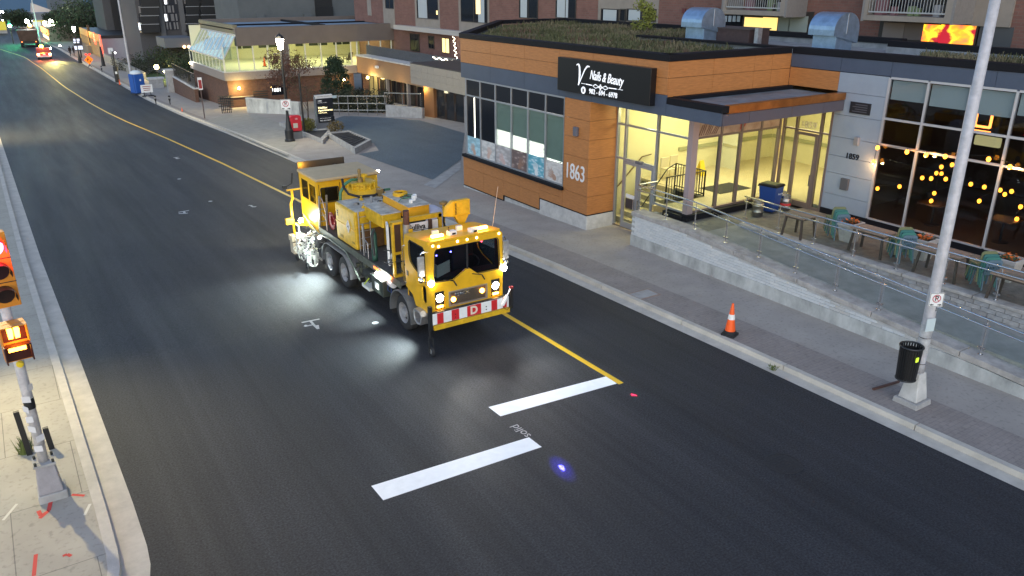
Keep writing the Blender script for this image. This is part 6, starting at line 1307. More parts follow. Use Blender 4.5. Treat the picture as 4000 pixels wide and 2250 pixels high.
EX=29.0; MB().box(EX,33.2,50.5,59.6,1.28,2.85).build('porch_core',mat('beige porch core',(.25,.22,.18),.8),wing)
bpan=mat('beige porch panel',(.33,.285,.23),.7,var=.08)
for i in range(9):
    for j in range(3): MB().box(EX-.03,EX,50.5+i*1.011+.008,50.5+(i+1)*1.011-.008,1.28+j*.523+.008,1.28+(j+1)*.523-.008).build('panel',bpan,wing)
for i in range(4):
    for j in range(3): MB().box(EX+i*1.05+.008,EX+(i+1)*1.05-.008,59.6,59.63,1.28+j*.523+.008,1.28+(j+1)*.523-.008).build('panel',bpan,wing)
MB().box(EX-.03,33.2,50.5,59.63,2.85,2.92).build('coping',mat('dark coping',(.06,.05,.045),.6),wing)
MB().box(29.6,33.2,56.9,58.6,-1.6,1.28).build('pillar',mat('dark orange brown pillar',(.25,.11,.04),.7),wing); MB().box(29.6,33,50.3,52.0,-1.6,1.28).build('pillar',mat('dark pillar',(.06,.055,.055),.6),wing)
for k in range(3):
    y=56.7-1.5*k; d=MB().plate(rect(y-1.42,y,-1.3,1.2),(29.75,0,0),YU,ZU,.06,[rect(y-1.32,y-.1,-1.1,1.1)]).build('door',mat('bronze door',(.05,.03,.022),.5,.3),wing); MB().box(29.78,29.79,y-1.32,y-.1,-1.1,1.1).build('pane',dglass,d); MB().bar((29.68,y-.2,-.3),(29.68,y-.2,.3),.04).build('handle',steel,d)
text('number_text','1881',.36,(29.7,55.0,1.05),NY,ZU,mat('glowing number',(.8,.75,.6),.5,emit=.6,ecol=(1,.85,.5)),wing,.02)
lamp('porch_light','POINT',(29.3,58.4,.9),25,(1,.75,.25),wing,.1); lamp('porch_light','POINT',(30.9,68,.1),25,(1,.8,.35),wing,.1)
# roof terrace fence boards with fairy lights
fe=thing('board_fence','dark grey board fence around the wing roof terrace','fence',(33,66,1.8)); fb=mat('dark grey boards',(.075,.08,.09),.8,var=.25)
F0,F1=on(1430,186,0,33.2),on(1780,245,0,33.2)
yy=F0.y
while yy>56: MB().box(33.2,33.24,yy-.2,yy-.015,1.8,3.0+random.uniform(-.03,.03)).build('board',fb,fe); yy-=.215
MB().box(33.24,33.3,56,F0.y,2.0,2.1).build('fence_rail',fb,fe); MB().box(33.24,33.3,56,F0.y,2.7,2.8).build('fence_rail',fb,fe)
fl=thing('fairy_lights','string of tiny white fairy lights along the terrace fence','string lights',(33.1,60,2.9)); fb_=emis('fairy bulb',(1,.9,.7),12)
pts=[]
for i in range(36):
    y=63.5-i*.2; pts.append((33.12,y,2.85-.12*math.sin(i*.55)**2))
for p in pts[::1]: MB().sphere(p,.03,6).build('bulb',fb_,fl)
MB().tube(pts,.008,4).build('cable',cable,fl)
pts=[on(1770+4*math.sin(i*1.7)+(i*.6),128+i*5.0,0,TX-.2) for i in range(24)]
fl2=thing('fairy_lights','vertical string of fairy lights on brick tower corner','string lights',pts[0])
for p in pts: MB().sphere(p,.028,6).build('bulb',fb_,fl2)
MB().tube(pts,.008,4).build('cable',cable,fl2)
for (a,b,c_,d_,m,l) in ((1602,132,1640,200,dglass,0),(1674,140,1697,190,dglass,0),(1727,148,1758,208,litw,1)):
    win(a,b,c_,d_,TX+.28,m)
# ---- forecourt walls, railings
rw=thing('forecourt_ramp_wall','grey concrete ramp wall in front of the pool building','wall',gr(1000,440))
A=gr(965,440,SW); Bq=gr(1170,448,SW); 
wallseg('wall_body',(A.x,A.y),(Bq.x,Bq.y),A.z-.3,A.z+1.25,.25,stain,rw); wallseg('coping',(A.x-.03,A.y-.05),(Bq.x,Bq.y-.05),A.z+1.25,A.z+1.33,.35,conc_l,rw)
nb=thing('dot_matrix_sign','small black lit number panel on the ramp wall','sign',gr(1080,440)); p=on(1083,351,1,A.y-.12); MB().box(p.x-.55,p.x+.65,A.y-.2,A.y-.12,p.z-.45,p.z+.45).build('panel',blackg,nb)
text('panel_text','1881',.45,(p.x-.1,A.y-.21,p.z),XU,ZU,emis('panel glyphs',(1,1,1),1.0),nb,.01,bold=.004)
r1=thing('forecourt_railing','metal forecourt railing with three bars before dark hedge','railing',gr(1400,450)); a,b=gr(1290,450,SW),gr(1512,452,SW)
for i in range(7): q=a.lerp(b,i/6); MB().bar(q,q+Vector((0,0,1.6)),.06).build('post',steel,r1)
for h in (.45,1.0,1.6): MB().bar(a+Vector((0,0,h)),b+Vector((0,0,h)),.07).build('rail',steel,r1)
r2=thing('forecourt_wall','low concrete wall with handrail before the porch','wall',gr(1550,452)); a,b=gr(1508,455,SW),gr(1650,462,SW)
wallseg('wall_body',(a.x,a.y),(b.x,b.y),a.z-.3,a.z+.95,.25,conc,r2)
for i in range(3): q=a.lerp(b,i/2)+Vector((0,.1,.95)); MB().bar(q,q+Vector((0,0,.95)),.06).build('post',steel,r2)
MB().bar(a+Vector((0,.1,1.9)),b+Vector((0,.1,1.9)),.07).build('rail',steel,r2)
hg=mat('dark hedge leaves',(.035,.04,.022),.9,var=.4,scale=2)
def hedge(name,a,b,h,w,n,label,m=hg):
    mb=MB(); r_=random.Random(11)
    for i in range(n): t_=r_.random(); p=Vector(a).lerp(Vector(b),t_)+Vector((r_.uniform(-w,w),r_.uniform(-w,w),r_.random()*h*(.8+.3*math.sin(t_*30)))); u=Vector((r_.gauss(0,1),r_.gauss(0,1),r_.gauss(0,1))).normalized()*.09; v=u.cross(Vector((r_.gauss(0,1),r_.gauss(0,1),1))).normalized()*.06; mb.add([p-u,p+v,p+u,p-v],[(0,1,2,3)])
    tag(mb.build(name,m),label,'hedge',None,'stuff')
hedge('hedge',gr(1280,440,SW)+Vector((.5,1.2,0)),gr(1520,446,SW)+Vector((.5,1,0)),1.8,.5,5000,'dark hedge behind the forecourt railing')
hedge('hedge',gr(1010,395,SW),gr(1200,392,SW),1.1,.6,2600,'low green planting behind the ramp wall',mat('mixed planting',(.06,.07,.025),.9,var=.5,scale=1))
gt=thing('iron_gate_leaf','small black iron gate at corner of the pool building','gate',gr(882,442)); q=gr(882,442,SW)
for i in range(6): MB().bar(q+Vector((i*.16-.3,0,0)),q+Vector((i*.16-.3,.0,1.5)),.06).build('bar',blackm,gt)
MB().bar(q+Vector((-.35,0,.3)),q+Vector((.6,0,.3)),.06).build('rail',blackm,gt); MB().bar(q+Vector((-.35,0,1.3)),q+Vector((.6,0,1.3)),.06).build('rail',blackm,gt)
lv_=mat('louvre dark',(.03,.03,.03),.6)
for px,py in ((1020,375),(883,395)):
    p=on(px,py,1,PY); 
    for i in range(5): MB().box(p.x-.7,p.x+.7,PY+.09,PY+.16,p.z-.5+i*.22,p.z-.4+i*.22).build('louvre_slat',lv_,pool)
# ---- pylon sign
q=gr(1270,512,SW); py_=thing('pylon_sign','grey pylon sign reading Halifax Apartments beside the driveway','sign',q,0,None,True); QW=q.copy(); q=Vector((0,0,0)); py_.scale=(.62,.62,.485)
MB().box(q.x-1.35,q.x+1.45,q.y-.45,q.y+.5,q.z-.1,q.z+.45).build('plinth',conc_l,py_,bevel=.02); MB().box(q.x-1.0,q.x+1.1,q.y-.2,q.y+.2,q.z+.45,q.z+5.1).build('pylon_body',mat('pylon grey',(.15,.16,.18),.5,.2),py_,bevel=.02)
pyx0,pyx1=q.x-.82,q.x+1.12; Yf=q.y-.22
MB().box(q.x-.95,q.x+1.12,Yf-.04,Yf+.3,q.z+4.85,q.z+5.35).build('top_panel',mat('pale top panel',(.55,.55,.55),.5),py_); MB().box(pyx0,pyx1,Yf-.03,Yf+.02,q.z+2.2,q.z+4.82).build('dark_panel',mat('slate sign face',(.012,.014,.018),.35),py_); MB().box(pyx0+.05,pyx1+.06,Yf-.05,Yf+.02,q.z+1.35,q.z+2.15).build('lower_panel',mat('slate sign face',(.012,.014,.018),.35),py_)
MB().box(q.x+1.12,q.x+1.65,Yf,Yf+.05,q.z+4.75,q.z+5.15).build('side_flag',mat('pale blue flag',(.35,.45,.5),.5),py_)
wl_=mat('sign white print',(.75,.75,.75),.5,emit=.15); yl_=emis('sign gold print',(1,.85,.45),.9); xc=(pyx0+pyx1)/2; XL_=pyx0+.12
text('sign_text','HOWARD WOUTER 18',.17,(xc,Yf-.045,q.z+5.1),XU,ZU,blackm,py_,.005); text('sign_text','1881',.28,(XL_,Yf-.035,q.z+4.5),XU,ZU,wl_,py_,.005,align='LEFT'); text('sign_text','BRUNSWICK STREET',.12,(XL_,Yf-.035,q.z+4.22),XU,ZU,wl_,py_,.005,align='LEFT')
text('sign_text','Halifax',.40,(XL_,Yf-.035,q.z+3.5),XU,ZU,yl_,py_,.005,align='LEFT',bold=.006); text('sign_text','Apartments',.36,(XL_,Yf-.035,q.z+3.12),XU,ZU,yl_,py_,.005,align='LEFT',bold=.006); text('sign_text','THE PLAZA',.2,(XL_,Yf-.035,q.z+2.75),XU,ZU,yl_,py_,.005,align='LEFT')
text('sign_text','RENTAL APARTMENTS',.13,(XL_+.1,Yf-.055,q.z+1.95),XU,ZU,wl_,py_,.005,align='LEFT'); text('sign_text','902 422-3747',.24,(XL_+.1,Yf-.055,q.z+1.62),XU,ZU,wl_,py_,.005,align='LEFT')
# ---- sunken planter boxes by driveway
def boxwall(name,label,px,h,m,grate=True):
    P=[gr(x,y,SW) for x,y in px]; t=thing(name,label,'planter',P[0]); c=sum(P,Vector())/len(P); n=len(P)
    for i in range(n):
        a,b=P[i],P[(i+1)%n]; ai,bi=a.lerp(c,.14),b.lerp(c,.14); up=Vector((0,0,h)); dn=Vector((0,0,-.3))
        MB().hexa([a+dn,b+dn,bi+dn,ai+dn],[a+up,b+up,bi+up,ai+up]).build('kerb_wall',m,t)
    inn=[p.lerp(c,.14) for p in P]; MB().hexa([p+Vector((0,0,-.2)) for p in inn],[p+Vector((0,0,h-.12)) for p in inn]).build('fill',mat('gravel fill',(.04,.04,.042),.95,var=.5,scale=8),t)
    if grate:
        for i in range(9): a=inn[0].lerp(inn[1],(i+.5)/9)+Vector((0,0,h-.06)); b=inn[3].lerp(inn[2],(i+.5)/9)+Vector((0,0,h-.06)); MB().bar(a,b,.06,.04).build('grate_bar',mat('dark grate',(.06,.06,.065),.5,.5),t)
    return t
boxwall('grated_light_well','low concrete box with a dark grate beside the driveway',[(1275,535),(1388,602),(1452,566),(1362,528)],.35,conc)
boxwall('planting_bed','low kerbed planting bed at the foot of the pylon sign',[(1090,490),(1262,562),(1300,520),(1180,478)],.25,conc,False)
for px,py,l,c_,n_ in ((1205,512,'yellow green shrub left of the pylon sign',(.14,.13,.03),700),(1312,520,'small brown shrub right of the pylon plinth',(.10,.075,.03),400)):
    b=gr(px,py,SW+.2); s=thing('shrub',l,'shrub',b); mb=MB(); leafmass(mb,b+Vector((0,0,.45)),.6,n_,.07,rnd); mb.build('foliage',mat('shrub leaf %d'%n_,c_,.9,var=.4,scale=3),s,kind='stuff'); MB().cyl(b-Vector((0,0,.25)),b+Vector((0,0,.4)),.03).build('stem',mat('brown stem',(.08,.05,.03),.9),s)
# ---- news box, lamp post, small signs
q=gr(1160,540,SW); nb=thing('news_box','red newspaper box behind the street lamp','news box',q,0,None,True); nb.scale=(.78,.8,.62); q=Vector((0,0,0)); rd=mat('red news box',(.55,.02,.035),.45)
MB().box(q.x-.5,q.x+.45,q.y-.25,q.y+.25,q.z,q.z+.85).build('pedestal',mat('grey pedestal',(.15,.15,.15),.7),nb); MB().plate(rrect(-.5,.45,0,1.75,.2),(q.x,q.y-.25,q.z+.75),XU,ZU,-.5).build('cabinet',rd,nb); MB().box(q.x-.3,q.x+.1,q.y-.27,q.y-.25,q.z+1.2,q.z+1.7).build('window',mat('pale paper',(.6,.55,.45),.7),nb); text('box_text','10',.25,(q.x,q.y-.26,q.z+2.15),XU,ZU,white,nb,.01)
q=gr(1190,528,SW); tag(MB().cyl(q,q+Vector((0,0,4.2)),.07,n=8).build('dark_post',blackm),'thin dark post right of the red news box','post')
def streetlamp(q,label,h,lit,power,full=True):
    t=thing('street_lamp',label,'street lamp',q,0,'black street lamps')
    MB().lathe([(.34,0),(.34,.12),(.28,.2),(.28,.75),(.22,.85),(.2,.95),(.12,1.5),(.09,1.8),(.075,h-1.1),(.09,h-1.05),(.12,h-.95),(.001,h-.95)],q,14).build('post',blackm,t)
    MB().lathe([(.13,h-.95),(.24,h-.4),(.26,h-.3)],q,8).build('lantern_glass',emis('lantern '+str(lit),(1,.93,.7),lit),t); MB().lathe([(.30,h-.3),(.22,h-.12),(.06,h),(.001,h+.15)],q,8).build('lantern_cap',blackm,t)
    MB().bar(q+Vector((-.5,0,h-1.2)),q+Vector((.5,0,h-1.2)),.04).build('ladder_bar',blackm,t)
    if power: lamp('street_lamp_light','POINT',q+Vector((-.35,-.35,h-.5)),power,(1,.88,.55),t,.15)
    return t
q=gr(1133,552,SW); streetlamp(q,'lit black lantern street lamp beside the driveway',6.85,45,420)
s_=thing('no_parking_sign','square no parking sign on the black street lamp','sign',q+Vector((0,0,2.2))); sgn_nopark(s_,q+Vector((-.08,-.12,2.42)),(1,-.3,0),ZU,.34); MB().box(q.x-.04,q.x+.04,q.y-.14,q.y-.06,q.z+2.0,q.z+2.6).build('bracket',steel,s_)
q=gr(800,463,SW); t=thing('street_sign','narrow white street sign on thin post by the kerb','sign',q); MB().cyl(q,q+Vector((0,0,3.4)),.045,n=8).build('post',mat('brown post',(.08,.05,.05),.6),t); MB().box(q.x-.17,q.x+.17,q.y-.06,q.y-.04,q.z+2.4,q.z+3.4).build('plate',white,t); MB().box(q.x-.13,q.x+.13,q.y-.065,q.y-.06,q.z+2.5,q.z+3.2).build('print',mat('dull red',(.3,.03,.03),.6),t)
# ---- trees
bark=mat('bark',(.06,.045,.038),.95,var=.3,scale=10)
def tree(name,label,p,h,r,n,s,cols,trunk=.12,bare=False,group=None,flat=.9,cz=.65,clumps=14,seed=1):
    r_=random.Random(seed); t=thing(name,label,'tree',p,0,group); p=Vector(p)
    mb=MB(); top=p+Vector((r_.uniform(-.2,.2),r_.uniform(-.2,.2),h*.75)); mb.tube([p-Vector((0,0,.1)),p.lerp(top,.5)+Vector((.08,.05,0)),top],[trunk,trunk*.7,trunk*.25],8)
    tips=[]
    for i in range(clumps):
        a=r_.uniform(0,6.28); b=p.lerp(top,r_.uniform(.35,.95)); e=p+Vector((math.cos(a)*r*r_.uniform(.3,.85),math.sin(a)*r*r_.uniform(.3,.85),h*r_.uniform(cz-.25,cz+.22))); mb.tube([b,b.lerp(e,.5)+Vector((0,0,.15)),e],[trunk*.3,trunk*.18,trunk*.06],5); tips.append(e)
        if bare:
            for k in range(4): f=e+Vector((r_.gauss(0,.5),r_.gauss(0,.5),r_.uniform(-.1,.6))); mb.tube([b.lerp(e,r_.uniform(.4,1)),f],[trunk*.08,trunk*.03],4); tips.append(f)
    mb.build('trunk',bark,t)
    ms=[MB() for _ in cols]
    for e in tips:
        for i in range(int(n/len(tips))):
            c=r_.randrange(len(cols)); leafmass(ms[c],e,r*(.42 if not bare else .3),1,s,r_,flat)
    for m_,c in zip(ms,cols): 
        if m_.v: m_.build('crown',c,t,kind='stuff')
    return t
lv1=mat('dark conifer needles',(.022,.045,.022),.9,var=.4,scale=2); lv2=mat('deep green leaves',(.035,.06,.025),.9,var=.4,scale=1.5); rust=mat('rusty autumn leaves',(.10,.045,.03),.9,var=.4,scale=3); olv=mat('olive tree leaves',(.05,.055,.022),.9,var=.4,scale=1); olvd=mat('dim olive leaves',(.03,.033,.016),.9,var=.3,scale=1)
q=gr(1110,470,SW); tree('autumn_tree','thin autumn tree with sparse rusty leaves behind the street lamp',gr(1125,445,SW),5.0,2.4,3000,.08,[rust],.09,True,clumps=16,seed=4,cz=.7)
tree('small_tree','slim bare tree right of the red news box',gr(1205,500,SW),4.2,1.3,500,.06,[rust,olv],.07,True,clumps=9,seed=6)
b=gr(1320,425,SW); ct=thing('conifer_tree','dark bushy conifer in front of the pool building','tree',b); mb=MB(); r_=random.Random(2)
for i in range(75):
    u=r_.random(); zz=.3+u*4.0; rr=(1-u)**.6*1.7+.15; a=r_.uniform(0,6.28); leafmass(mb,b+Vector((math.cos(a)*rr*.7,math.sin(a)*rr*.7,zz)),.55,70,.1,r_)
mb.build('crown',lv1,ct,kind='stuff'); MB().cyl(b-Vector((0,0,.1)),b+Vector((0,0,4.0)),.14,.03,8).build('trunk',bark,ct)

# ================================================================== FAR END OF THE STREET
def at(px,py,Y): return on(px,py,1,Y)
# grey slab tower behind the pool building
gs=thing('grey_slab_tower','dark grey concrete slab tower behind the pool building roof','building',(34,108,-3)); a,b=at(935,70,108),at(1385,70,108)
gsm=mat('dark slab concrete',(.10,.11,.115),.9,var=.12,scale=.6)
MB().box(a.x,b.x+2,108,120,-4,26).build('slab_wall',gsm,gs); c1,c2=at(1228,0,108),at(1300,62,108)
rcs=MB().box(c1.x,c2.x,107.9,108.0,c2.z,c2.z+8).build('recess',mat('dark recess',(.012,.012,.013),.7),gs); MB().box(c1.x,c2.x,107.7,107.9,c2.z,c2.z+1.2).build('balcony_front',blackm,gs)
for px in (1015,1200): p=at(px,64,108); MB().box(p.x-.5,p.x+.5,107.6,108.0,p.z-.3,p.z+.3).build('roof_unit',gsm,gs)

# dark apartment block with balconies
ap=thing('dark_apartment_block','dark apartment block with stacked black balconies and dim lit windows','building',(25,150,-4)); AY=140.0
a0,a1=at(545,120,AY),at(950,120,AY); apm=mat('dark grey brick',(.075,.072,.075),.9,var=.15); 
MB().box(a0.x,a1.x+6,AY,AY+15,-6,34).build('brick_wall',apm,ap)
lits_=[emis('dim white room',(.9,.95,1),.8),emis('dim yellow room',(1,.75,.2),.9),emis('dim red room',(1,.1,.08),.7)]
r_=random.Random(8); colsx=[(545,618),(640,700),(720,772),(778,860),(865,930)]
for ci,(x0,x1) in enumerate(colsx):
    for fl in range(5):
        yb=120-fl*33-(x0-545)*.02; A_,B_=at(x0,yb,AY),at(x1,yb,AY); z=A_.z; h=2.3; 
        w=MB().plate(rect(A_.x,B_.x,z,z+h*.55),(0,AY-.06,0),XU,ZU,.05,[]).build('window_strip',mat('dim glass strip',(.04,.042,.05),.2),ap)
        for k in range(5):
            xx=A_.x+(B_.x-A_.x)*(k+.5)/5+r_.uniform(-.2,.2)
            if r_.random()<.55: MB().box(xx-.12,xx+.12,AY-.14,AY-.11,z+.1,z+h*.5).build('curtain',mat('dim curtain',(.22,.21,.21),.9),w)
            elif r_.random()<.22: MB().box(xx-.2,xx+.2,AY-.14,AY-.11,z+.1,z+h*.5).build('lit_pane',lits_[0 if r_.random()<.4 else r_.randrange(3)],w)
        if ci in (0,3,2) or (ci==4 and fl%2): 
            bq=MB().box(A_.x,B_.x,AY-1.6,AY-.15,z-.25,z-.05).build('balcony',blackm,ap); MB().box(A_.x,B_.x,AY-1.6,AY-1.5,z-.05,z+.95).build('balcony_front',mat('black balcony panel',(.010,.010,.011),.6),bq); MB().box(A_.x,B_.x,AY-1.65,AY-1.5,z+.95,z+1.02).build('balcony_rail',mat('pale rail',(.35,.35,.36),.6),bq)
    xm=at(x1+8,50,AY).x; MB().box(xm-.35,xm+.35,AY-.5,AY,-6,34).build('pier',mat('grey pier',(.13,.13,.135),.9),ap)
gt2=thing('dim_grey_tower','tall plain dark grey tower left of the apartment block','building',(24,175,-4)); a,b=at(415,100,176),at(545,100,176); MB().box(a.x,b.x+4,176,190,-6,42).build('tower_wall',mat('dim tower grey',(.06,.063,.07),.9,var=.1,scale=.4),gt2)
p=at(478,90,176); MB().box(p.x-1.5,p.x-.5,175.8,176,-6,42).build('tower_joint',blackm,gt2)
p=at(700,140,150); 
cp=thing('entrance_canopy_block','low dark canopy roof at foot of the apartment block','building',(29,125,-3.5)); a,b=at(640,150,125),at(760,170,125); MB().box(a.x,b.x,125,131,a.z-1.3,a.z).build('canopy_slab',mat('slate canopy',(.10,.11,.13),.7),cp); MB().box(a.x+1,b.x-1,128,131,-4,a.z-1.3).build('canopy_wall',apm,cp)
for px in (720,738): p=at(px,183,124.8); tag(MB().sphere(p,.22,8).build('canopy_lamp',emis('dim amber lamp',(1,.55,.25),2.5)),['dim amber lamp under the dark canopy, left one','dim amber lamp under the dark canopy, right one'][px>730],'lamp')
# orange fronted shop
q=gr(403,232,SW); q2=gr(338,215,SW); osx=q.x
os_=thing('orange_front_shop','small shop with glowing orange front and grey side wall up the street','building',(osx,q.y,q.z))
yA,yB=q.y,on(316,150,0,osx).y; ztop=on(388,138,0,osx).z; zmid=on(392,165,0,osx).z
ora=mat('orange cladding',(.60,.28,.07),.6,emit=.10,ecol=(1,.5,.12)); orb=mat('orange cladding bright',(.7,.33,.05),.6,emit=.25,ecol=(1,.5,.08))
gwall=mat('grey side wall',(.30,.32,.36),.85,var=.08)
MB().box(osx+.3,osx+22,yA,yB,q.z-1,ztop-.6).build('side_walls',gwall,os_); MB().box(osx+.2,osx+22.3,yA-.1,yB,ztop-.6,ztop-.1).build('roof_edge',blackm,os_)
yc=(yA+yB)/2
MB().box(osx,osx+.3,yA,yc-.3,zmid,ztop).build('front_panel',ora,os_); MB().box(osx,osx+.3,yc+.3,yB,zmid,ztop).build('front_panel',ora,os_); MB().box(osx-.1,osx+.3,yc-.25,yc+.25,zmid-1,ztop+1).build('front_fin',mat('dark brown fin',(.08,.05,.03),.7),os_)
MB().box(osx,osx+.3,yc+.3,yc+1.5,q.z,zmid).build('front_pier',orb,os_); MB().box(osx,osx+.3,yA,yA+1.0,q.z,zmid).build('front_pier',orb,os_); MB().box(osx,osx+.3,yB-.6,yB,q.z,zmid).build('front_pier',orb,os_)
for a,b in ((yA+1.0,yc+.3),(yc+1.5,yB-.6)):
    MB().box(osx+.1,osx+.2,a,b,q.z,zmid).build('shop_window',mat('warm shop glass',(.25,.18,.09),.2,emit=.12,ecol=(1,.75,.35)),os_)
    n=7
    for i in range(n+1): MB().box(osx,osx+.1,a+(b-a)*i/n-.08,a+(b-a)*i/n+.08,q.z,zmid).build('window_bar',mat('tan bar',(.3,.2,.1),.6),os_)
p=on(368,146,0,osx-.05); text('red_logo','*',4.2,(osx-.08,p.y,p.z-1.0),NY,ZU,emis('red neon',(1,.06,.03),5),os_,.05,bold=.05); p=on(399,200,0,osx-.1); MB().box(osx-.15,osx-.02,p.y-.9,p.y+.9,q.z+.6,q.z+4.2).build('red_banner',emis('red banner',(1,.12,.08),.5),os_)
lamp('shopfront_light','POINT',(osx-1.5,yc,q.z+4),160,(1,.65,.2),os_,.2)
# lawn, garden walls, fence left of the pool building
lawn=mat('lawn grass',(.05,.09,.02),.95,var=.4,scale=2); o=sheet('lawn',[(560,300),(612,338),(655,338),(660,300),(600,275)],SW+.02,lawn); tag(o,'small green lawn beyond the blue portable toilet','lawn',None,'stuff')
hedge('hedge',gr(470,270,SW),gr(600,290,SW),1.6,1.2,2600,'dark low hedge beside the lawn',hg)
gw=thing('garden_brick_wall','low brick wall with black fence rising to pool building','wall',gr(720,380)); a,b=gr(682,360,SW),gr(766,400,SW)
wallseg('brick_wall',(a.x,a.y),(b.x,b.y),b.z-.8,b.z+1.3,.35,dbr,gw); wallseg('coping',(a.x-.05,a.y),(b.x-.05,b.y),b.z+1.3,b.z+1.42,.45,conc_l,gw)
for i in range(26): q=a.lerp(b,i/25); MB().bar((q.x+.15,q.y,b.z+1.42),(q.x+.15,q.y,b.z+2.9),.05).build('fence_bar',blackm,gw)
MB().bar((a.x+.15,a.y,b.z+2.8),(b.x+.15,b.y,b.z+2.8),.08).build('fence_rail',blackm,gw)
gp=thing('stone_gate_pillar','grey stone pillar at end of the garden wall','pillar',gr(672,358)); q=gr(672,360,SW); MB().box(q.x-.4,q.x+.5,q.y-.4,q.y+.4,q.z-.2,q.z+2.4).build('shaft',conc,gp); MB().box(q.x-.55,q.x+.65,q.y-.5,q.y+.5,q.z+2.4,q.z+2.6).build('cap',conc_l,gp)
q=gr(608,342,SW); sb_=thing('stone_block_bench','grey stone block at lawn edge','bench',q); MB().box(q.x-.6,q.x+.9,q.y-.5,q.y+.5,q.z-.1,q.z+1.0).build('block',conc,sb_); MB().box(q.x-.75,q.x+1.05,q.y-.6,q.y+.6,q.z+1.0,q.z+1.2).build('cap',conc_l,sb_)
lw_=thing('low_garden_wall','long pale low wall along the far sidewalk','wall',gr(480,300)); a,b=gr(408,240,SW),gr(560,310,SW); wallseg('wall_body',(a.x,a.y),(b.x,b.y),min(a.z,b.z)-.5,max(a.z,b.z)+.9,.4,mat('pale rough wall',(.28,.26,.22),.9,var=.15),lw_)
def ballight(px,py,Y,label,r,s,power=0,col=(1,.8,.35)):
    p=at(px,py,Y); t=thing('garden_lamp',label,'lamp',(p.x,Y,GZ(Y)+SW)); MB().sphere(p,r,10).build('globe',emis('globe %s'%label[:9],col,s),t); MB().cyl((p.x,Y,GZ(Y)+SW-.1),p,.05,n=8).build('post',blackm,t)
    if power: lamp('globe_light','POINT',p+Vector((-.5,-.5,0)),power,col,t,.2)
ballight(611,262,118,'yellow garden lamp by the lawn, left one',.28,30,60); ballight(647,277,114,'yellow garden lamp by the lawn, right one',.28,30,60)
# blue portable toilet
q=gr(542,364,SW); pt=thing('portable_toilet','blue portable toilet with white domed roof','portable toilet',q,R(25),None,True); bp=mat('blue toilet plastic',(.015,.09,.36),.5)
MB().box(-.58,.58,-.58,.58,.1,2.15).build('cabin',bp,pt,bevel=.04); MB().box(-.62,.62,-.62,.62,0,.12).build('skid',mat('dark blue skid',(.01,.03,.1),.7),pt); MB().plate(rrect(-.46,.46,.2,2.05,.06),(0,-.585,0),XU,ZU,.02).build('door',bp,pt)
MB().lathe([(.62,0),(.62,.1),(.5,.28),(.25,.38),(.001,.4)],(0,0,2.15),20).build('roof_dome',mat('translucent white roof',(.62,.68,.68),.6),pt,smooth=True); MB().plate(circ(0,0,.12,12),(.05,-.61,1.5),XU,ZU,.01).build('emblem',white,pt); MB().cyl((.45,.45,.1),(.45,.45,2.75),.05).build('vent_pipe',blackm,pt); MB().plate(rect(-.03,.03,.2,2.1),(-.585,-.3,0),NY,ZU,.01).build('corner_trim',mat('dark blue skid',(.01,.03,.1),.7),pt)
q=gr(578,376,SW); sb2=thing('white_notice_board','white notice board on dark feet beside the portable toilet','sign',q,R(10),None,True); MB().box(-.62,.62,-.03,.03,.4,1.25).build('board',white,sb2)
for i,(w,m_) in enumerate(((.45,'red'),(.4,'k'),(.35,'k'))): MB().box(-w,w,-.035,-.03,1.02-.2*i,1.1-.2*i).build('print_line',mat('faded red print',(.3,.08,.07),.6),sb2)
for a in (-.35,.35): MB().box(a-.25,a+.25,-.2,.2,0,.1).build('foot',darkrub,sb2); MB().box(a-.03,a+.03,-.04,.04,.1,.45).build('leg',blackm,sb2)
# roadworks sign
q=gr(352,262,SW); rw_=thing('roadworks_sign','orange diamond roadworks sign with red flags on the far sidewalk','sign',q,R(20),None,True); oo=emis('fluorescent orange',(1,.17,.01),.55)
rw_.scale=(.55,.55,.55); s=1.25; dm=MB().plate([(-s,0),(0,-s),(s,0),(0,s)],(0,0,2.0),XU,ZU,.03).build('diamond',oo,rw_)
MB().plate([(-.5,-.3),(-.3,-.6),(-.2,-.1),(.05,.1),(-.1,.45),(-.35,.5),(-.45,.2)],(0,-.035,2.0),XU,ZU,.006).build('figure',blackm,dm); MB().plate([(.1,-.6),(.6,-.6),(.45,-.15),(.25,-.15)],(0,-.035,2.0),XU,ZU,.006).build('figure',blackm,dm)
for a in (-1,1): MB().plate([(0,0),(a*.7,.15),(a*.75,.6),(a*.1,.55)] if a>0 else [(0,0),(.1*a,.55),(.75*a,.6),(.7*a,.15)],(a*.1,0,3.15),XU,ZU,.02).build('flag',emis('red flag',(1,.06,.04),.7),rw_)
MB().box(-.04,.04,.03,.1,.1,3.3).build('stand',blackm,rw_)
for a in (-.35,.35): MB().bar((a*1.5,0,0),(0,.06,.7),.12).build('foot',blackm,rw_)
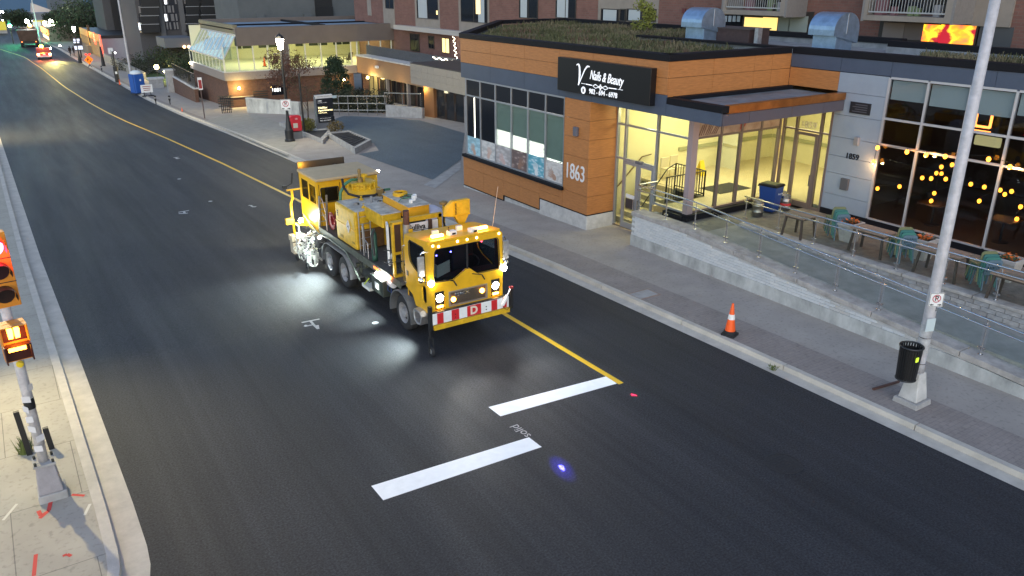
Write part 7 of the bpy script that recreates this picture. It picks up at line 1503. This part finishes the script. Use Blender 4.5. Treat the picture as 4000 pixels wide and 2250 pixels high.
# far street lamps, poles and signs
streetlamp(gr(314,246,SW),'lit black street lamp before the orange fronted shop',6.0,60,160)
def lightpole(q,label,h,arm=0):
    t=thing('steel_light_pole',label,'street light',q); MB().lathe([(.16,0),(.09,h),(.001,h)],q,12).build('pole',polec,t); MB().tube([q+Vector((0,0,h)),q+Vector((-.8,0,h+.6)),q+Vector((-2.5,0,h+.8))],.06,6).build('arm',polec,t); MB().box(q.x-3.2,q.x-2.3,q.y-.15,q.y+.15,q.z+h+.7,q.z+h+.85).build('lamp_head',polec,t)
q=gr(511,290,SW); lightpole(q,'tall grey light pole behind the portable toilet',14)
q=gr(158,165,SW); lightpole(q,'thin tall light pole near the far truck',11)
q=gr(460,322,SW); bpst=thing('black_lamp_stub','black post with small white lamp before the lawn','post',q); MB().cyl(q,q+Vector((0,0,2.0)),.28,n=10).build('base',blackm,bpst); MB().cyl(q+Vector((0,0,2)),q+Vector((0,0,3.9)),.1,n=8).build('shaft',blackm,bpst); MB().sphere(q+Vector((.3,0,3.7)),.1,8).build('lamp',emis('small white lamp',(1,1,1),6),bpst); MB().box(q.x-.15,q.x+.1,q.y-.3,q.y-.28,q.z+1.1,q.z+1.4).build('label_plate',white,bpst)
q=gr(443,262,SW); t=thing('small_white_sign','small white square sign on thin far post','sign',q); MB().cyl(q,q+Vector((0,0,2.6)),.05,n=6).build('post',blackm,t); MB().box(q.x-.35,q.x+.35,q.y-.04,q.y,q.z+2.0,q.z+2.9).build('plate',white,t)
q=gr(405,258,SW); t=thing('dark_bollard_post','dark tapered post at corner of the orange shop','post',q); MB().lathe([(.3,0),(.22,1.2),(.12,3.0),(.001,3.0)],q,10).build('shaft',blackm,t)
q=gr(469,332,SW); cone(q,'small red cone at foot of the black post',.75); q=gr(712,436,SW); cone(q,'small red marker cone on sidewalk near the kerb',.42)
for px,py,l in ((665,408,'slim black bollard on the far sidewalk, nearest the pool building'),(399,282,'slim black bollard beyond the roadworks sign'),(610,408,'short black kerb post near the portable toilet')):
    q=gr(px,py,SW); t=thing('bollard',l,'bollard',q,0,'black bollards'); MB().lathe([(.05,0),(.05,.3),(.1,.45),(.1,.85),(.001,.9)],q,10).build('body',blackm,t); MB().lathe([(.102,.6),(.105,.62),(.105,.68),(.102,.7)],q,10).build('band',silver2,t)
# pedestrians
def person(q,label,h,lean,col):
    t=thing('person',label,'person',q,R(30),None,True); me=bpy.data.meshes.new('body'); k=h/1.75
    V=[(0,0,.95),(0,0,1.2),(0,0,1.42),(0,.0,1.52),(0,-.02,1.64),(.2,0,1.4),(.27,.05,1.12),(.25,-.08,.9),(-.2,0,1.4),(-.27,-.06,1.12),(-.24,.06,.9),(.1,0,.92),(.11,.1+lean,.5),(.1,.22+lean,.08),(.1,.1+lean,.03),(-.1,0,.92),(-.1,-.1,.5),(-.1,-.12,.08),(-.1,-.26,.03)]
    E=[(0,1),(1,2),(2,3),(3,4),(2,5),(5,6),(6,7),(2,8),(8,9),(9,10),(0,11),(11,12),(12,13),(13,14),(0,15),(15,16),(16,17),(17,18)]
    rad=[.16,.16,.17,.06,.1,.08,.06,.045,.08,.06,.045,.11,.075,.05,.045,.11,.075,.05,.045]
    me.from_pydata([tuple(c*k for c in v) for v in V],E,[]); o=link('body',me,mat(col,{'dark clothing':(.012,.012,.015),'dim clothing':(.03,.03,.035)}[col],.9),t); md=o.modifiers.new('s','SKIN'); sv_=me.skin_vertices[0].data
    for i,r in enumerate(rad): sv_[i].radius=(r*k,r*k)
    sv_[0].use_root=True; o.modifiers.new('u','SUBSURF').levels=1
    MB().sphere((0,-.02*k,1.70*k),.1*k,10,1.1).build('hair',mat('dark hair',(.01,.009,.008),.8),t)
person(gr(277,219,SW),'person in dark clothes walking on the far sidewalk',1.75,.05,'dark clothing'); person(gr(291,216,SW),'second walker in dim clothes just behind the first',1.65,.0,'dim clothing')
# work vehicle with lit tail lamps, parked lorry
q=gr(177,233); v=thing('service_vehicle','red work pickup with glowing tail lights and amber beacon','car',q,R(-3),None,True); rb_=mat('red vehicle paint',(.25,.03,.02),.4,coat=.4)
MB().plate([(0,.45),(0,1.05),(.3,1.1),(1.9,1.1),(2.4,1.85),(3.6,1.85),(4.2,1.2),(5.3,1.05),(5.5,.9),(5.5,.45)],(-1.1,0,0),YU,ZU,2.2).build('body',rb_,v,bevel=.06)
MB().plate(rect(-.85,.85,1.2,1.75),(0,2.0,0),XU,(0,.55,.75),.02).build('rear_window',dglass,v); MB().box(-1.05,1.05,-.15,.05,.45,.7).build('rear_bumper',silver2,v)
for s__ in (-1,1):
    MB().box(s__*.9-.18,s__*.9+.18,-.04,.0,.75,1.05).build('tail_light',emis('tail light',(1,.18,.05),40),v); lamp('tail_glow','POINT',(s__*.9,-.5,.9),55,(1,.12,.06),v,.1)
    for y in (1.1,4.4): w=MB().lathe([(.2,-.11),(.36,-.12),(.38,0),(.36,.12),(.2,.11)],(s__*.95,y,.38),16,'x').build('wheel',tyre,v); MB().lathe([(.2,-.08),(.001,-.06)] if s__<0 else [(.2,.08),(.001,.06)],(s__*.95,y,.38),14,'x').build('rim',silver2,w)
MB().box(-.5,.5,2.7,3.0,1.85,1.92).build('beacon_foot',blackm,v); MB().sphere((-.2,2.85,2.1),.3,10,.7).build('beacon',emis('big amber beacon',(1,.55,.05),40),v); MB().box(-.2,.2,-.02,0,.8,.95).build('plate',white,v); lamp('beacon_glow','POINT',(0,2.4,2.6),90,(1,.6,.1),v,.1)
lamp('vehicle_flood','SPOT',(1.2,-.3,1.9),3600,(1,.85,.25),v,.1,(3.6,-22,-.3),42,.7)
MB().box(1.1,1.25,-.3,-.2,1.85,1.98).build('flood_lamp',emis('rear lamp',(1,.95,.7),60),v)
q=gr(118,184); lo=thing('parked_lorry','dark dump lorry parked beyond the red pickup','truck',q,R(-4),None,True); lm2=mat('grimy brown lorry',(.08,.05,.035),.7,var=.4,scale=1)
MB().hexa([(-1.6,0,1.2),(1.6,0,1.2),(1.6,6.5,1.2),(-1.6,6.5,1.2)],[(-1.9,-.5,3.4),(1.9,-.5,3.4),(1.9,6.8,3.4),(-1.9,6.8,3.4)]).build('dump_body',lm2,lo,bevel=.05); MB().box(-1.5,1.5,7.0,9.0,1.0,3.7).build('cab',lm2,lo,bevel=.1); MB().box(-1.2,1.2,.2,9,.7,1.2).build('chassis',blackm,lo)
for s__ in (-1,1):
    for y in (1.0,2.4,7.8): MB().lathe([(.25,-.2),(.55,-.22),(.58,0),(.55,.22),(.25,.2)],(s__*1.4,y,.58),16,'x').build('wheel',tyre,lo)
    MB().box(s__*1.3-.12,s__*1.3+.12,-.12,0,1.0,1.15).build('tail_light',emis('dim tail',(1,.2,.05),2),lo)
MB().sphere((.6,8,4.0),.35,10).build('beacon',emis('lorry beacon',(1,.35,.05),25),lo); MB().sphere((.2,8,4.9),.4,10).build('work_light',emis('lorry white light',(.9,1,.9),40),lo); MB().cyl((.2,8,3.7),(.2,8,4.8),.05).build('light_mast',blackm,lo)
# far signals and road end
def sig(px,py,Y,label,col,s=.35,e=60):
    p=at(px,py,Y); t=thing('far_traffic_signal',label,'traffic light',(p.x,Y,GZ(Y)),0,'far green signals'); MB().box(p.x-.3,p.x+.3,Y,Y+.3,p.z-.4,p.z+1.3).build('housing',blackm,t); MB().lathe([(.001,-.1),(s,-.05),(s,.0)],(p.x,Y,p.z),14,'y').build('lens',emis('green lens',col,e),t); MB().cyl((p.x,Y+.15,GZ(Y)-.2),(p.x,Y+.15,p.z),.1,n=8).build('pole',blackm,t); lamp('signal_glow','POINT',(p.x-.3,Y-1,p.z),250,col,t,.2)
sig(38,101,215,'far green traffic signal at left end of the street',(.05,1,.35)); sig(122,112,215,'far green traffic signal behind the lorry',(.05,1,.5),.25,30)
for k,(px,py,Y,l,c_,r,e) in enumerate([(198,84,230,'bright white flood lamp over far shops',(1,.97,.85),.5,30),(175,90,225,'second white shop lamp lower left of flood lamp',(1,.9,.7),.4,25),(8,55,320,'white stadium lamp at far left skyline',(1,1,1),1.0,30),(12,70,318,'lower white stadium lamp at far left skyline',(1,1,1),.9,25),(234,180,200,'white lamp low by the far walkers',(1,.9,.75),.22,20)]):
    p=at(px,py,Y); t=thing('far_lamp',l,'lamp',(p.x,Y,GZ(Y))); MB().sphere(p,r,10).build('globe',emis('far lamp %d'%k,c_,e),t); MB().cyl((p.x,Y+.2,GZ(Y)-.2),(p.x,Y+.2,p.z),.1,n=6).build('post',blackm,t)
    if k in (0,): lamp('far_light','POINT',p+Vector((0,-2,0)),1500,c_,t,.4)
fs_=thing('far_lit_shop','narrow lit shop front far up the street','building',(19,215,-4)); a,b=at(196,170,215),at(226,185,213); zt=at(200,108,215).z
MB().box(a.x,a.x+12,215,232,-5,zt).build('shop_wall',mat('dim shop wall',(.2,.17,.14),.9),fs_); MB().box(a.x-.1,a.x,215.3,231,-3.5,zt-2).build('lit_window',emis('lit shop window',(1,.75,.4),.9),fs_); MB().box(a.x-.3,a.x+.2,215,232,zt-1.6,zt-.4).build('fascia_sign',emis('orange fascia',(1,.4,.1),1.2),fs_)
fb=thing('far_concrete_building','pale far building with wedge roof against the sky','building',(12,330,-4)); a,b=at(128,50,330),at(262,58,330)
MB().box(a.x-6,b.x+6,330,352,-6,at(150,52,330).z).build('block',mat('dim pale block',(.22,.21,.2),.9),fb); w0,w1,w2=at(130,52,329),at(130,14,329),at(212,44,329)
MB().add([w0,w1,w2,w0+Vector((0,14,0)),w1+Vector((0,14,0)),w2+Vector((0,14,0))],[(0,2,1),(3,4,5),(0,1,4,3),(1,2,5,4),(2,0,3,5)]).build('wedge_roof',mat('pale wedge',(.45,.38,.33),.9),fb); z1=at(100,72,329).z; MB().box(at(92,70,329).x,at(128,70,329).x,328.8,329,z1-1,z1+1).build('lit_strip',emis('white strip',(.9,.9,1),1.5),fb)
br=thing('far_overpass','flat concrete overpass crossing the far end of the street','bridge',(5,300,-4)); a,b=at(-60,50,300),at(262,50,300); z1=at(100,52,300).z; MB().box(a.x,b.x+30,300,310,z1-1.8,z1).build('deck',mat('overpass concrete',(.2,.2,.2),.9),br)
for px in (60,240): p=at(px,50,300); MB().box(p.x-1,p.x+1,303,307,-6,z1-1.8).build('pier',mat('overpass concrete',(.2,.2,.2),.9),br)
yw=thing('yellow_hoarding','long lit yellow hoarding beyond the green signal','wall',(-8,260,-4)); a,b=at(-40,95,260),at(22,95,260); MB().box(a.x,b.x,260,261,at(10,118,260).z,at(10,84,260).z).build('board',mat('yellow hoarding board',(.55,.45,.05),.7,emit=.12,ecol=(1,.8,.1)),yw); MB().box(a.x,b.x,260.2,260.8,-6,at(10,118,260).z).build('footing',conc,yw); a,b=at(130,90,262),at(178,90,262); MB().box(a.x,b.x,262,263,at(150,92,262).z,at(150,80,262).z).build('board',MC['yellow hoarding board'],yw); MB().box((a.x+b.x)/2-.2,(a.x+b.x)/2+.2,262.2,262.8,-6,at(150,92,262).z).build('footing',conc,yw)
sgb=thing('far_white_sign_board','large pale hanging sign board over the far street','sign',(13,235,-4)); a,b=at(130,105,235),at(163,105,235); z0,z1=at(145,125,235).z,at(145,85,235).z; MB().box(a.x,b.x,235,235.2,z0,z1).build('board',mat('dim pale board',(.3,.32,.32),.8),sgb); MB().cyl((b.x,235.3,-5),(b.x,235.3,z1),.15,n=8).build('post',blackm,sgb)
bs=thing('street_banner_sign','dark sign board with pale panels above the far sidewalk','sign',gr(310,240)); a=at(288,158,165); b=at(324,190,165)
for i,(u0,v0,u1,v1) in enumerate(((286,152,297,160),(299,152,311,160),(287,163,310,168),(290,180,324,193))): p,p2=at(u0,v0,165),at(u1,v1,165); MB().box(p.x,p2.x,165,165.1,p2.z,p.z).build('panel',emis('dim sign panel',(.7,.8,1),.35),bs)
p,p2=at(284,150,165.2),at(326,195,165.2); MB().box(p.x,p2.x,165.15,165.3,p2.z,p.z).build('backing',mat('dark sign back',(.03,.03,.04),.7),bs); MB().cyl((p2.x-.5,165.4,GZ(165)),(p2.x-.5,165.4,p.z),.12,n=8).build('post',blackm,bs)
# far trees: dark masses beyond
for k,(px,pt_,Y,r,l) in enumerate([(55,42,280,4.5,'dark round tree beside the far green signal'),(300,45,215,7,'large dark tree behind the orange shop'),(395,-15,225,8,'tall dark tree mass left of the grey tower'),(330,10,245,8,'tall dark tree mass above the far lamp'),(225,38,290,4,'dark tree by the far pale building'),(690,165,128,3.6,'dim olive tree left of the pool building'),(605,215,135,4,'dark tree beyond the lawn'),(430,120,210,6,'dark tree behind grey side wall'),(725,205,112,2.6,'low dim tree against the pool building'),(270,85,230,5,'dark tree behind the far walkers')]):
    p=at(px,pt_,Y); g0=GZ(Y)-.1; h=p.z-g0
    tree('far_tree',l,(p.x,Y,g0),h,r,4600 if Y>180 else 3000,.26 if Y>180 else .13,[olv,lv2] if k in (5,8) else [olvd,lv2],.35 if h>9 else .16,False,'trees beyond',.9,.58,26,20+k)
fg=thing('far_grey_tower','dim far tower block on the skyline','building',(30,420,-4)); a,b=at(200,30,420),at(330,30,420); MB().box(a.x,b.x,420,440,-6,at(250,-40,420).z).build('block',mat('dim far block',(.10,.11,.12),.9),fg)
pa=thing('far_brick_parapet','long brown wall by the far walkers','wall',gr(240,185)); a,b=gr(245,200,SW),gr(288,205,SW); wallseg('wall_body',(a.x+3,a.y+10),(b.x+2,b.y-6),-5,at(265,160,190).z,.6,mat('brown far wall',(.2,.17,.13),.9),pa)
